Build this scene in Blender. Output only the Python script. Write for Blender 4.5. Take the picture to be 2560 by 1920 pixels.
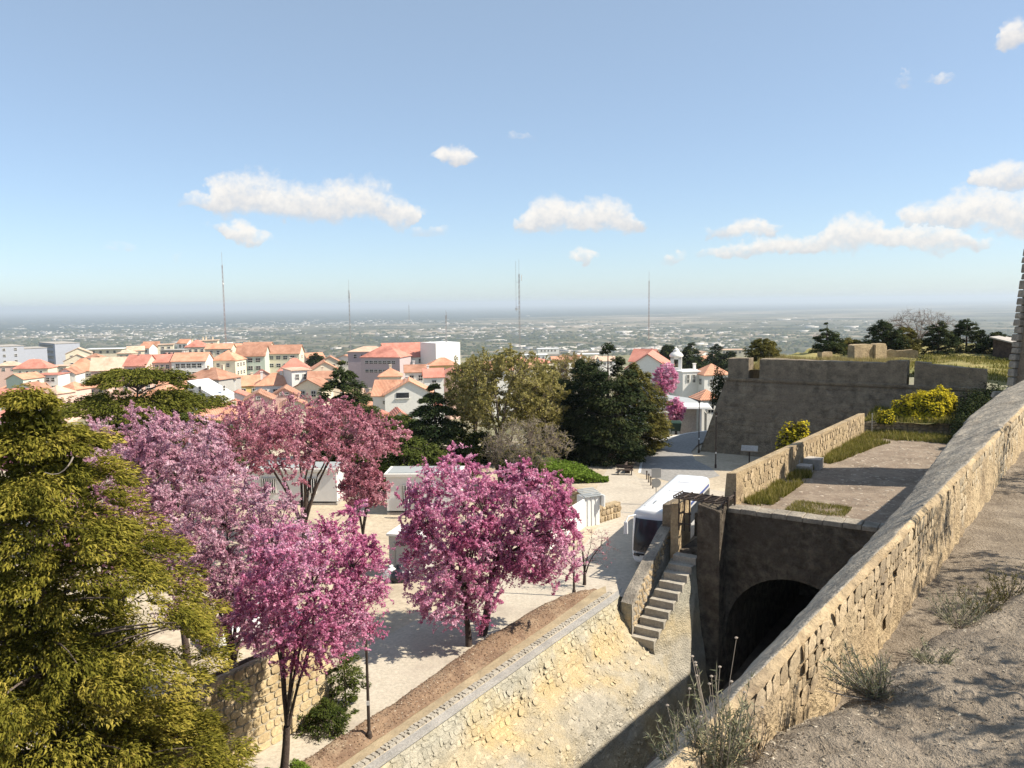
import bpy, bmesh, math, random
import numpy as np
from mathutils import Vector, Matrix, Quaternion
R = math.radians
random.seed(7)
sc = bpy.context.scene
for o in list(bpy.data.objects): bpy.data.objects.remove(o)
COL = sc.collection

# ------------------------------------------------------------------ camera
CZ = 15.5                       # eye height above the forecourt (z = 0)
F_PX, CX, CY = 2000.0, 1280.0, 960.0
PITCH, ROLL = R(5.8), R(0.72)
fwd = np.array([0, math.cos(PITCH), -math.sin(PITCH)])
_up0 = np.array([0, math.sin(PITCH), math.cos(PITCH)]); _r0 = np.array([1., 0, 0])
rgt = math.cos(ROLL)*_r0 - math.sin(ROLL)*_up0
upv = math.sin(ROLL)*_r0 + math.cos(ROLL)*_up0
cd = bpy.data.cameras.new('camera'); cam = bpy.data.objects.new('camera', cd); COL.objects.link(cam)
cam.matrix_world = Matrix(((rgt[0], upv[0], -fwd[0], 0), (rgt[1], upv[1], -fwd[1], 0), (rgt[2], upv[2], -fwd[2], CZ), (0, 0, 0, 1)))
cd.sensor_width = 36.0; cd.lens = 36.0*F_PX/2560.0; cd.clip_start = 0.1; cd.clip_end = 200000
sc.camera = cam
sc.cycles.max_bounces = 5; sc.cycles.diffuse_bounces = 2; sc.cycles.glossy_bounces = 2; sc.cycles.transmission_bounces = 2; sc.cycles.volume_bounces = 0
# ------------------------------------------------------------------ colour management, sun, sky
sc.view_settings.view_transform = 'Standard'; sc.view_settings.look = 'None'
sc.view_settings.gamma = 1.0; sc.view_settings.use_curve_mapping = False
sc.view_settings.exposure = 0.62
SUN_AZ, SUN_EL = R(100), R(46)   # azimuth clockwise from +Y
sun_dir = Vector((math.sin(SUN_AZ)*math.cos(SUN_EL), math.cos(SUN_AZ)*math.cos(SUN_EL), math.sin(SUN_EL)))
sl = bpy.data.lights.new('sun', 'SUN'); sl.energy = 5.0; sl.angle = R(0.53); sl.color = (1.0, 0.91, 0.77)
so = bpy.data.objects.new('sun', sl); COL.objects.link(so)
so.rotation_euler = sun_dir.to_track_quat('Z', 'Y').to_euler(); so.location = (60, -10, 80)

def ray(u, v): return fwd + rgt*((u-CX)/F_PX) + upv*((CY-v)/F_PX)
def at(u, v, Y):
    d = ray(u, v); return Vector(np.array([0, 0, CZ]) + d*(Y/d[1]))
def on(u, v, z):
    d = ray(u, v); return Vector(np.array([0, 0, CZ]) + d*((z-CZ)/d[2]))

world = bpy.data.worlds.new('World'); sc.world = world; world.use_nodes = True
def build_sky():
    nt = world.node_tree; nt.nodes.clear(); N = nt.nodes; L = nt.links
    def math_(op, a, b=None, c=None, clamp=False):
        n = N.new('ShaderNodeMath'); n.operation = op; n.use_clamp = clamp
        for i, x in enumerate((a, b, c)):
            if x is None: continue
            if isinstance(x, (int, float)): n.inputs[i].default_value = x
            else: L.new(x, n.inputs[i])
        return n.outputs[0]
    sky = N.new('ShaderNodeTexSky'); sky.sky_type = 'NISHITA'; sky.sun_disc = False
    sky.sun_elevation = SUN_EL; sky.sun_rotation = SUN_AZ; sky.altitude = 250
    sky.air_density = 0.8; sky.dust_density = 0.6; sky.ozone_density = 4.0
    tc = N.new('ShaderNodeTexCoord')
    sep = N.new('ShaderNodeSeparateXYZ'); L.new(tc.outputs['Generated'], sep.inputs[0])
    az0 = math_('ARCTAN2', sep.outputs[0], sep.outputs[1]); el0 = math_('ARCSINE', sep.outputs[2])
    # billow noise in direction space
    def noise(scale, detail, rough, off):
        m = N.new('ShaderNodeMapping'); m.inputs['Location'].default_value = off; m.inputs['Scale'].default_value = (1, 1, 1.15)
        L.new(tc.outputs['Generated'], m.inputs[0])
        n = N.new('ShaderNodeTexNoise'); n.inputs['Scale'].default_value = scale; n.inputs['Detail'].default_value = detail
        n.inputs['Roughness'].default_value = rough; L.new(m.outputs[0], n.inputs['Vector']); return n.outputs[0]
    n1 = noise(30, 4, .6, (3.1, 1.2, .4)); n2 = noise(34, 4, .6, (9.4, 5.2, 2.4)); n3 = noise(80, 5, .62, (1.7, 8.8, 5.1))
    az = math_('ADD', az0, math_('MULTIPLY', math_('SUBTRACT', n1, .5), .05))
    el = math_('ADD', el0, math_('MULTIPLY', math_('SUBTRACT', n2, .5), .034))
    # three rows of cumulus, each a profile over azimuth (height, half thickness); (u, v, half width, half height) read off the photograph's 2212 px view
    rows = [[(530,408,60,32),(590,425,72,28),(660,432,72,26),(775,425,68,30),(830,452,54,30),(862,480,36,20),(450,438,64,14),(700,462,200,18),(1195,458,48,28),(1300,464,64,28),(1140,486,32,20),(1245,486,116,18),(1350,486,46,22),(2080,470,105,34),(2150,452,85,38),(2240,480,70,50),(-250,500,130,26),(2480,470,120,40)],
      [(545,521,46,14),(1256,558,40,15),(1572,546,60,15),(1678,534,64,20),(1842,498,44,28),(1800,530,76,20),(1890,520,40,14),(1995,512,74,24),(2046,532,80,16),(1455,558,28,12),(255,537,30,8),(935,498,46,10),(375,558,22,7),(490,490,40,10)],
      [(975,344,48,22),(2170,388,54,30),(1940,172,24,8),(1130,295,42,8),(1610,500,70,20),(-520,540,90,20)],
      [(2196,78,34,28),(2040,172,22,12),(-900,470,140,30)]]
    E0, E1 = -.05, .45; xa = math_('PINGPONG', math_('MULTIPLY_ADD', az, .5, .5), 1.0); best = None
    for row in rows:
        xs = np.linspace(0, 1, 241); tp_ = np.full(241, -9.0); bt = np.full(241, 9.0)
        for (u, v, w, h) in row:
            d = ray(u*2560/2212, v*2560/2212); a0 = math.atan2(d[0], d[1]); e0 = math.atan2(d[2], math.hypot(d[0], d[1])); ra = w*1.157/F_PX*1.1; re = h*1.157/F_PX*1.15
            q = 1-((xs*2-1-a0)/ra)**2; k = q > 0; r_ = np.sqrt(np.clip(q, 0, 1)); tp_[k] = np.maximum(tp_[k], (e0+re*r_)[k]); bt[k] = np.minimum(bt[k], (e0-re*.55*r_)[k])
        on_ = tp_ > bt; c_ = np.where(on_, bt+(tp_-bt)*.35, np.nan); h_ = np.where(on_, tp_-bt, 0)
        idx = np.arange(241); c_ = np.interp(idx, idx[on_], c_[on_])
        cv = N.new('ShaderNodeRGBCurve'); L.new(xa, cv.inputs[1]) if False else None
        cmb = N.new('ShaderNodeCombineColor'); [L.new(xa, cmb.inputs[i]) for i in range(3)]; L.new(cmb.outputs[0], cv.inputs[1])
        for ch, vals in ((0, (c_-E0)/(E1-E0)), (1, h_/.12)):
            pts = cv.mapping.curves[ch].points; pts[0].location = (0, vals[0]); pts[1].location = (1, vals[-1])
            for i in range(1, 240):
                if on_[max(0, i-1):i+2].any(): pts.new(xs[i], vals[i])
            for q_ in pts: q_.handle_type = 'VECTOR'
        cv.mapping.update(); sp = N.new('ShaderNodeSeparateColor'); L.new(cv.outputs[0], sp.inputs[0])
        cel = math_('MULTIPLY_ADD', sp.outputs[0], E1-E0, E0); hh = math_('MULTIPLY_ADD', sp.outputs[1], .12, 1e-5)
        t = math_('DIVIDE', math_('SUBTRACT', el, cel), hh); t = math_('MAXIMUM', math_('MULTIPLY', t, 1.54), math_('MULTIPLY', t, -2.9))
        q = math_('SUBTRACT', 1.0, math_('MULTIPLY', t, t)); q = math_('MINIMUM', q, math_('MULTIPLY_ADD', sp.outputs[1], 12.0, -.9))   # thin ends fray out
        q = math_('MAXIMUM', q, -1.5); tv = math_('DIVIDE', math_('SUBTRACT', el0, cel), hh)
        if best is None: best, bt_ = q, tv
        else:
            g_ = math_('GREATER_THAN', q, best); bt_ = math_('ADD', bt_, math_('MULTIPLY', g_, math_('SUBTRACT', tv, bt_))); best = math_('MAXIMUM', best, q)
    dens = math_('ADD', best, math_('MULTIPLY', math_('SUBTRACT', n3, .5), 2.0))
    mr = N.new('ShaderNodeMapRange'); mr.interpolation_type = 'SMOOTHSTEP'; L.new(dens, mr.inputs[0])
    mr.inputs[1].default_value = -.55; mr.inputs[2].default_value = 1.1
    shade = N.new('ShaderNodeMapRange'); L.new(math_('ADD', math_('MAXIMUM', math_('MINIMUM', bt_, .7), -.5), math_('MULTIPLY', math_('SUBTRACT', n3, .5), 1.3)), shade.inputs[0])
    shade.inputs[1].default_value = -.35; shade.inputs[2].default_value = .4
    cr = N.new('ShaderNodeMix'); cr.data_type = 'RGBA'; L.new(shade.outputs[0], cr.inputs[0])
    cr.inputs[6].default_value = (4.1, 4.05, 4.1, 1); cr.inputs[7].default_value = (5.9, 5.6, 5.2, 1)
    veil = N.new('ShaderNodeMix'); veil.data_type = 'RGBA'; veil.inputs[0].default_value = .33; L.new(sky.outputs[0], veil.inputs[6]); veil.inputs[7].default_value = (3.75, 4.5, 4.75, 1)   # thin even high haze
    mix = N.new('ShaderNodeMix'); mix.data_type = 'RGBA'
    L.new(math_('MULTIPLY', mr.outputs[0], .9), mix.inputs[0]); L.new(veil.outputs[2], mix.inputs[6]); L.new(cr.outputs[2], mix.inputs[7])
    bg = N.new('ShaderNodeBackground'); bg.inputs[1].default_value = 0.115; L.new(mix.outputs[2], bg.inputs[0])
    world.cycles.sampling_method = 'MANUAL'; world.cycles.sample_map_resolution = 512
    out = N.new('ShaderNodeOutputWorld'); L.new(bg.outputs[0], out.inputs[0])
build_sky()

# ------------------------------------------------------------------ frames used to lay the place out
E2 = np.array([.55, .835]); E2 /= np.linalg.norm(E2); N2 = np.array([E2[1], -E2[0]])   # along / across the gate passage
def SN(s, n, z=0.0): return Vector((s*E2[0]+n*N2[0], s*E2[1]+n*N2[1], z))
def sn_of(p): return (p[0]*E2[0]+p[1]*E2[1], p[0]*N2[0]+p[1]*N2[1])
D2 = np.array([.612, .791]); D2 /= np.linalg.norm(D2); M2 = np.array([D2[1], -D2[0]])   # along / across the castle parapet
def TW(t, w, z=0.0): return Vector((t*D2[0]+w*M2[0], t*D2[1]+w*M2[1], z))
YAW_N = math.atan2(N2[1], N2[0])
_G = [(-1e6, 0), (95, 0), (106, -4), (130, -11), (175, -14), (270, -17), (400, -20), (520, -24), (700, -32), (1100, -90), (2500, -200), (1e6, -200)]
def gz(Y): return float(np.interp(Y, [a for a, b in _G], [b for a, b in _G]))

# ------------------------------------------------------------------ mesh helpers
def finish(name, me, mats, parent=None, smooth=False):
    for m in (mats if isinstance(mats, (list, tuple)) else [mats]): me.materials.append(m)
    if smooth: me.polygons.foreach_set('use_smooth', np.ones(len(me.polygons), bool))
    o = bpy.data.objects.new(name, me); COL.objects.link(o)
    if parent is not None: o.parent = parent
    return o
def tag(o, label, cat, group=None, kind=None):
    if label: o['label'] = label
    if cat: o['category'] = cat
    if group: o['group'] = group
    if kind: o['kind'] = kind
    return o
def struct(o, label=None): o['kind'] = 'structure'; return o
def empty(name, loc=(0, 0, 0), rz=0.0):
    o = bpy.data.objects.new(name, None); COL.objects.link(o); o.location = loc; o.rotation_euler = (0, 0, rz)
    o.empty_display_size = .2; return o
def np_mesh(name, V, F, mi=None, c=None):
    """V (n,3), F (m,k) with k = 3 or 4"""
    me = bpy.data.meshes.new(name); V = np.asarray(V, np.float32); F = np.asarray(F, np.int32)
    me.vertices.add(len(V)); me.vertices.foreach_set('co', V.ravel())
    k = F.shape[1]; me.loops.add(F.size); me.loops.foreach_set('vertex_index', F.ravel())
    me.polygons.add(len(F)); me.polygons.foreach_set('loop_start', np.arange(0, F.size, k, dtype=np.int32))
    if mi is not None: me.polygons.foreach_set('material_index', np.asarray(mi, np.int32))
    if c is not None:
        a = me.attributes.new('c', 'FLOAT', 'FACE'); a.data.foreach_set('value', np.asarray(c, np.float32))
    me.update(calc_edges=True); return me
class MB:
    def __init__(s): s.v = []; s.f = []; s.m = []
    def add(s, V, F, m=0):
        b = len(s.v); s.v += [tuple(x) for x in V]; s.f += [tuple(i+b for i in f) for f in F]; s.m += [m]*len(F); return s
    def box(s, c, d, m=0, M=None, rz=0.0, taper=1.0):
        x, y, z = d[0]/2, d[1]/2, d[2]/2; P = []
        for k in (-1, 1):
            tt = taper if k == 1 else 1.0
            for (i, j) in ((-1, -1), (1, -1), (1, 1), (-1, 1)): P.append(Vector((i*x*tt, j*y*tt, k*z)))
        Rm = Matrix.Rotation(rz, 3, 'Z')
        P = [Rm @ p + Vector(c) for p in P]
        if M is not None: P = [M @ p for p in P]
        return s.add(P, [(0, 3, 2, 1), (4, 5, 6, 7), (0, 1, 5, 4), (1, 2, 6, 5), (2, 3, 7, 6), (3, 0, 4, 7)], m)
    def hexa(s, b, t, m=0):   # bottom ring (ccw from above), top ring
        n = len(b); F = [tuple(range(n-1, -1, -1)), tuple(range(n, 2*n))]
        for i in range(n): j = (i+1) % n; F.append((i, j, n+j, n+i))
        return s.add(list(b)+list(t), F, m)
    def tube(s, pts, r, n=6, m=0, cap=True):
        pts = [Vector(p) for p in pts]; k = len(pts); rr = r if isinstance(r, (list, tuple)) else [r]*k; V = []
        for i, p in enumerate(pts):
            d = (pts[min(i+1, k-1)]-pts[max(i-1, 0)]).normalized()
            a = d.cross(Vector((0, 0, 1)) if abs(d.z) < .9 else Vector((1, 0, 0))).normalized(); b = d.cross(a)
            for j in range(n):
                t = 2*math.pi*j/n; V.append(p + (a*math.cos(t)+b*math.sin(t))*rr[i])
        F = []
        for i in range(k-1):
            for j in range(n): jj = (j+1) % n; F.append((i*n+j, (i+1)*n+j, (i+1)*n+jj, i*n+jj))
        if cap: F += [tuple(range(n)), tuple(range((k-1)*n+n-1, (k-1)*n-1, -1))]
        return s.add(V, F, m)
    def lathe(s, prof, n=12, m=0, c=(0, 0, 0), sx=1.0, sy=1.0):
        V = []; F = []; k = len(prof)
        for (r, z) in prof:
            for j in range(n):
                t = 2*math.pi*j/n; V.append((c[0]+sx*r*math.cos(t), c[1]+sy*r*math.sin(t), c[2]+z))
        for i in range(k-1):
            for j in range(n): jj = (j+1) % n; F.append((i*n+j, i*n+jj, (i+1)*n+jj, (i+1)*n+j))
        F += [tuple(range(n-1, -1, -1)), tuple(range((k-1)*n, k*n))]
        return s.add(V, F, m)
    def mesh(s, name):
        me = bpy.data.meshes.new(name); me.from_pydata([tuple(v) for v in s.v], [], s.f)
        me.polygons.foreach_set('material_index', np.array(s.m, np.int32)); me.update(); return me
    def build(s, name, mats, parent=None, smooth=False, bevel=0.0):
        o = finish(name, s.mesh(name), mats, parent, smooth)
        if bevel:
            b = o.modifiers.new('b', 'BEVEL'); b.width = bevel; b.segments = 2; b.limit_method = 'ANGLE'; b.angle_limit = R(40)
        return o
# value noise in numpy
_rs = np.random.RandomState(11); _T = _rs.rand(256); _PM = _rs.permutation(256)
def vnoise(P):
    P = np.asarray(P, float); i = np.floor(P).astype(int); f = P-i; f = f*f*(3-2*f); out = 0
    for dx in (0, 1):
        for dy in (0, 1):
            for dz in (0, 1):
                h = _T[_PM[(_PM[(_PM[(i[:, 0]+dx) & 255]+i[:, 1]+dy) & 255]+i[:, 2]+dz) & 255]]
                out = out + h*np.where(dx, f[:, 0], 1-f[:, 0])*np.where(dy, f[:, 1], 1-f[:, 1])*np.where(dz, f[:, 2], 1-f[:, 2])
    return out
def fbm(P, oct=4):
    P = np.asarray(P, float); a = .5; s = 0
    for k in range(oct): s = s + a*vnoise(P*(2**k)+17.3*k); a *= .5
    return s
def grid_surface(fn, us, vs):
    """fn(U,V)->(N,3); returns V,F"""
    U, Vv = np.meshgrid(us, vs, indexing='ij'); P = fn(U.ravel(), Vv.ravel()); a, b = len(us), len(vs)
    I = np.arange(a*b).reshape(a, b)
    F = np.stack([I[:-1, :-1], I[1:, :-1], I[1:, 1:], I[:-1, 1:]], -1).reshape(-1, 4)
    return P, F

# ------------------------------------------------------------------ materials
def new_mat(name):
    m = bpy.data.materials.new(name); m.use_nodes = True; nt = m.node_tree; nt.nodes.clear(); return m, nt.nodes, nt.links
def rough_mat(name, c1, c2, scale=1.0, bump=.5, rough=.95, c3=None, s3=.35, dist=.05, fine=8.0, rnd=0.0, spec=.2, attr=False, obj=False):
    """two-tone noise colour, optional large stains, noise bump; world-space"""
    m, N, L = new_mat(name)
    geo = N.new('ShaderNodeNewGeometry'); vec = geo.outputs['Position']
    if obj: t = N.new('ShaderNodeTexCoord'); vec = t.outputs['Object']
    def noise(s, d=5, ro=.6):
        n = N.new('ShaderNodeTexNoise'); n.inputs['Scale'].default_value = s; n.inputs['Detail'].default_value = d; n.inputs['Roughness'].default_value = ro
        L.new(vec, n.inputs['Vector']); return n.outputs[0]
    a = noise(scale); ramp = N.new('ShaderNodeValToRGB'); L.new(a, ramp.inputs[0])
    ramp.color_ramp.elements[0].position = .34; ramp.color_ramp.elements[0].color = (*c1, 1)
    ramp.color_ramp.elements[1].position = .66; ramp.color_ramp.elements[1].color = (*c2, 1)
    col = ramp.outputs[0]
    if c3 is not None:
        b = noise(s3, 6, .65); mr = N.new('ShaderNodeMapRange'); L.new(b, mr.inputs[0]); mr.inputs[1].default_value = .5; mr.inputs[2].default_value = .68
        mx = N.new('ShaderNodeMix'); mx.data_type = 'RGBA'; L.new(mr.outputs[0], mx.inputs[0]); L.new(col, mx.inputs[6]); mx.inputs[7].default_value = (*c3, 1); col = mx.outputs[2]
    f = noise(scale*fine, 4, .7)
    mrf = N.new('ShaderNodeMapRange'); L.new(f, mrf.inputs[0]); mrf.inputs[1].default_value = .25; mrf.inputs[2].default_value = .75; mrf.inputs[3].default_value = .74; mrf.inputs[4].default_value = 1.22
    vm = N.new('ShaderNodeVectorMath'); vm.operation = 'SCALE'; L.new(col, vm.inputs[0]); L.new(mrf.outputs[0], vm.inputs['Scale']); col = vm.outputs[0]
    if rnd:
        if attr: ai = N.new('ShaderNodeAttribute'); ai.attribute_name = 'c'; src = ai.outputs['Fac']
        else: oi = N.new('ShaderNodeObjectInfo'); src = oi.outputs['Random']
        mo = N.new('ShaderNodeMapRange'); L.new(src, mo.inputs[0]); mo.inputs[3].default_value = 1-rnd; mo.inputs[4].default_value = 1+rnd*.7
        v2 = N.new('ShaderNodeVectorMath'); v2.operation = 'SCALE'; L.new(col, v2.inputs[0]); L.new(mo.outputs[0], v2.inputs['Scale']); col = v2.outputs[0]
    bs = N.new('ShaderNodeBsdfPrincipled'); L.new(col, bs.inputs['Base Color']); bs.inputs['Roughness'].default_value = rough; bs.inputs['Specular IOR Level'].default_value = spec
    if bump:
        bp = N.new('ShaderNodeBump'); bp.inputs['Strength'].default_value = bump; bp.inputs['Distance'].default_value = dist
        ad = N.new('ShaderNodeMath'); ad.operation = 'ADD'; L.new(a, ad.inputs[0]); L.new(f, ad.inputs[1]); L.new(ad.outputs[0], bp.inputs['Height']); L.new(bp.outputs[0], bs.inputs['Normal'])
    o = N.new('ShaderNodeOutputMaterial'); L.new(bs.outputs[0], o.inputs[0]); return m
def plain_mat(name, c, rough=.6, metal=0.0, spec=.4, coat=0.0, grime=.08):
    m, N, L = new_mat(name); bs = N.new('ShaderNodeBsdfPrincipled')
    t = N.new('ShaderNodeTexCoord'); n = N.new('ShaderNodeTexNoise'); n.inputs['Scale'].default_value = 2.5; n.inputs['Detail'].default_value = 5; L.new(t.outputs['Object'], n.inputs[0])
    mr = N.new('ShaderNodeMapRange'); L.new(n.outputs[0], mr.inputs[0]); mr.inputs[1].default_value = .3; mr.inputs[2].default_value = .7; mr.inputs[3].default_value = 1-grime; mr.inputs[4].default_value = 1+grime*.5
    vm = N.new('ShaderNodeVectorMath'); vm.operation = 'SCALE'; vm.inputs[0].default_value = c; L.new(mr.outputs[0], vm.inputs['Scale'])
    L.new(vm.outputs[0], bs.inputs['Base Color']); bs.inputs['Roughness'].default_value = rough; bs.inputs['Metallic'].default_value = metal; bs.inputs['Specular IOR Level'].default_value = spec; bs.inputs['Coat Weight'].default_value = coat
    o = N.new('ShaderNodeOutputMaterial'); L.new(bs.outputs[0], o.inputs[0]); return m
def leaf_mat(name, cols, trans=.3):
    """cols: list of rgb spread over the per-face random value 'c'"""
    m, N, L = new_mat(name); ai = N.new('ShaderNodeAttribute'); ai.attribute_name = 'c'
    ramp = N.new('ShaderNodeValToRGB'); L.new(ai.outputs['Fac'], ramp.inputs[0]); el = ramp.color_ramp.elements
    for i, c in enumerate(cols):
        p = i/(len(cols)-1)
        e = el[i] if i < 2 else el.new(p)
        e.position = p; e.color = (*c, 1)
    d = N.new('ShaderNodeBsdfDiffuse'); t = N.new('ShaderNodeBsdfTranslucent'); L.new(ramp.outputs[0], d.inputs[0]); L.new(ramp.outputs[0], t.inputs[0])
    mx = N.new('ShaderNodeMixShader'); mx.inputs[0].default_value = trans; L.new(d.outputs[0], mx.inputs[1]); L.new(t.outputs[0], mx.inputs[2])
    o = N.new('ShaderNodeOutputMaterial'); L.new(mx.outputs[0], o.inputs[0]); return m
def tile_mat(name, c1, c2):
    m = rough_mat(name, c1, c2, .5, 0, .9, tuple(x*.72 for x in c1), .22, fine=14); N = m.node_tree.nodes; L = m.node_tree.links
    bs = [n for n in N if n.type == 'BSDF_PRINCIPLED'][0]
    g = N.new('ShaderNodeTexCoord'); w = N.new('ShaderNodeTexWave'); w.inputs['Scale'].default_value = 1.1; w.bands_direction = 'X'; L.new(g.outputs['Object'], w.inputs[0])
    b = N.new('ShaderNodeBump'); b.inputs['Strength'].default_value = .5; b.inputs['Distance'].default_value = .12; L.new(w.outputs[1], b.inputs['Height']); L.new(b.outputs[0], bs.inputs['Normal']); return m

M = {}
M['sand'] = rough_mat('sandy_ground', (.43, .36, .265), (.52, .445, .335), .35, .35, .95, (.36, .30, .225), .12)
M['town_ground'] = rough_mat('town_ground', (.30, .26, .19), (.16, .17, .08), .05, 0, .95)
M['asphalt'] = rough_mat('asphalt', (.27, .26, .245), (.33, .315, .295), .4, .3, .9, (.235, .225, .215), .2)
M['soil'] = rough_mat('brown_soil', (.17, .11, .075), (.27, .185, .12), .7, .8, .97, (.33, .25, .17), .5, dist=.08)
M['verge'] = rough_mat('dry_verge', (.42, .34, .22), (.30, .24, .16), .8, .6, .97)
M['gutter'] = rough_mat('grey_gutter', (.29, .28, .26), (.41, .39, .355), 1.2, .6, .95)
M['castle'] = rough_mat('castle_masonry', (.36, .27, .165), (.50, .39, .24), .9, .9, .96, (.25, .19, .125), .55, dist=.09)
M['castle_grey'] = rough_mat('castle_mortar_top', (.24, .215, .18), (.38, .335, .27), 1.1, .9, .97, (.20, .175, .14), .8, dist=.07)
M['dark_wall'] = rough_mat('shaded_masonry', (.18, .143, .104), (.37, .30, .21), 1.3, 1.0, .97, (.27, .215, .155), .3, dist=.2, fine=6)  # shade of the faces turned from the sun is put into this colour
M['gate_wall'] = rough_mat('shaded_gate_masonry', (.085, .07, .054), (.235, .195, .148), 2.2, 1.0, .97, (.13, .108, .085), .5, dist=.2, fine=5)  # gate stone darker than the lit masonry, its shade set in the colour
M['yellow_stone'] = rough_mat('yellow_limestone', (.56, .43, .24), (.66, .53, .33), 1.0, .5, .95, (.42, .31, .17), .6, rnd=.16)
M['mortar'] = rough_mat('mortar', (.44, .38, .27), (.53, .46, .34), 2.0, .6, .97)
M['rubble'] = rough_mat('rubble_stone', (.40, .30, .185), (.54, .43, .28), 2.2, .7, .95, (.33, .26, .18), 1.4, dist=.03, rnd=.32)
M['rubble_stuff'] = rough_mat('rubble_stone_mass', (.42, .335, .22), (.55, .46, .32), 2.2, .7, .95, (.34, .29, .22), 1.4, dist=.03, rnd=.25, attr=True)
M['pale_rubble'] = rough_mat('pale_rubble', (.38, .355, .295), (.51, .47, .39), 1.6, .8, .95, (.54, .45, .28), .22, dist=.05, rnd=.12)
M['pale_slope'] = rough_mat('pale_rubble_face', (.38, .355, .295), (.53, .49, .405), 1.6, 1.0, .96, (.56, .46, .28), .22, dist=.12, fine=7)
def banded(m):
    # the lower courses of the wall are a yellower stone, with ochre breakouts further down
    N, L = m.node_tree.nodes, m.node_tree.links; bs = [n for n in N if n.type == 'BSDF_PRINCIPLED'][0]; src = bs.inputs['Base Color'].links[0].from_socket
    g = N.new('ShaderNodeNewGeometry'); sp = N.new('ShaderNodeSeparateXYZ'); L.new(g.outputs['Position'], sp.inputs[0])
    n = N.new('ShaderNodeTexNoise'); n.inputs['Scale'].default_value = .7; n.inputs['Detail'].default_value = 5; L.new(g.outputs['Position'], n.inputs['Vector'])
    z = N.new('ShaderNodeMath'); z.operation = 'MULTIPLY_ADD'; L.new(n.outputs[0], z.inputs[0]); z.inputs[1].default_value = 1.5; L.new(sp.outputs[2], z.inputs[2])
    r = N.new('ShaderNodeValToRGB'); mr = N.new('ShaderNodeMapRange'); L.new(z.outputs[0], mr.inputs[0]); mr.inputs[1].default_value = -5; mr.inputs[2].default_value = 1; L.new(mr.outputs[0], r.inputs[0])
    e = r.color_ramp.elements; e[0].position = .18; e[0].color = (1.03, .91, .72, 1); e[1].position = .92; e[1].color = (.98, 1.0, .98, 1)
    for p_, c_ in ((.34, (.95, .95, .96, 1)), (.56, (.98, .96, .93, 1)), (.66, (1.09, 1.0, .82, 1)), (.75, (1.10, 1.01, .84, 1)), (.84, (1.0, 1.0, .96, 1))): q = e.new(p_); q.color = c_
    v = N.new('ShaderNodeVectorMath'); v.operation = 'MULTIPLY'; L.new(src, v.inputs[0]); L.new(r.outputs[0], v.inputs[1]); L.new(v.outputs[0], bs.inputs['Base Color'])
M['pale_stuff'] = rough_mat('pale_rubble_mass', (.38, .355, .295), (.51, .47, .39), 1.6, .8, .95, (.54, .45, .28), .22, dist=.05, rnd=.14, attr=True)
banded(M['pale_slope']); banded(M['pale_stuff']); banded(M['pale_rubble'])
M['step_stone'] = rough_mat('step_stone', (.345, .315, .265), (.43, .395, .33), 1.2, .3, .9, rnd=.06)
M['terrace'] = rough_mat('terrace_paving', (.215, .165, .125), (.31, .25, .19), 1.3, .8, .96, (.18, .14, .105), .5, dist=.06, fine=12)
M['whitewash'] = plain_mat('whitewash', (.78, .76, .71), .8, grime=.06)
M['white_paint'] = plain_mat('white_paint', (.80, .80, .78), .5, grime=.04)
M['cream'] = plain_mat('cream_wall', (.74, .66, .50), .85, grime=.1)
M['pink_wall'] = plain_mat('pink_wall', (.72, .50, .42), .85, grime=.1)
M['yellow_wall'] = plain_mat('yellow_wall', (.74, .56, .22), .85)
M['grey_wall'] = plain_mat('grey_wall', (.42, .41, .38), .85, grime=.12)
M['green_wall'] = plain_mat('pale_green_wall', (.55, .62, .52), .85)
M['blue_grey'] = plain_mat('shaded_white_wall', (.40, .42, .47), .85)  # white slab blocks, with the shade of their long sides painted in
M['lilac_wall'] = plain_mat('lilac_grey_wall', (.50, .41, .41), .85)
M['concrete'] = rough_mat('concrete', (.36, .33, .30), (.44, .41, .37), .8, .3, .9)
M['tiles'] = tile_mat('orange_tiles', (.58, .28, .175), (.70, .38, .25))
M['tiles_red'] = tile_mat('red_tiles', (.54, .215, .16), (.64, .29, .22))
M['tiles_brown'] = tile_mat('brown_tiles', (.40, .20, .13), (.52, .29, .20))
M['tiles_pale'] = tile_mat('pale_tiles', (.62, .42, .30), (.70, .52, .40))
M['grey_sheet'] = plain_mat('grey_sheet_roof', (.36, .38, .38), .6)
M['glass'] = plain_mat('dark_glass', (.022, .025, .032), .12, spec=.4, grime=.2)
M['shutter'] = plain_mat('window_frame', (.62, .60, .55), .7)
M['iron'] = plain_mat('rusty_iron', (.075, .055, .045), .75, .3, grime=.35)
M['galv'] = plain_mat('galvanised_metal', (.42, .42, .41), .45, .7)
M['steel_mast'] = plain_mat('mast_steel', (.34, .33, .33), .6, .2)
M['red_mast'] = plain_mat('mast_red', (.34, .25, .235), .6)
M['black'] = plain_mat('black_rubber', (.02, .02, .022), .8)
M['bark'] = rough_mat('grey_bark', (.13, .10, .085), (.22, .175, .145), 3, .6, .95)
M['bark_dark'] = rough_mat('dark_bark', (.06, .045, .04), (.115, .085, .07), 3, .6, .95)
M['twig'] = plain_mat('twig', (.14, .10, .085), .9, grime=.2)
M['twig_grey'] = plain_mat('pale_twig', (.30, .25, .20), .9, grime=.2)
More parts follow.
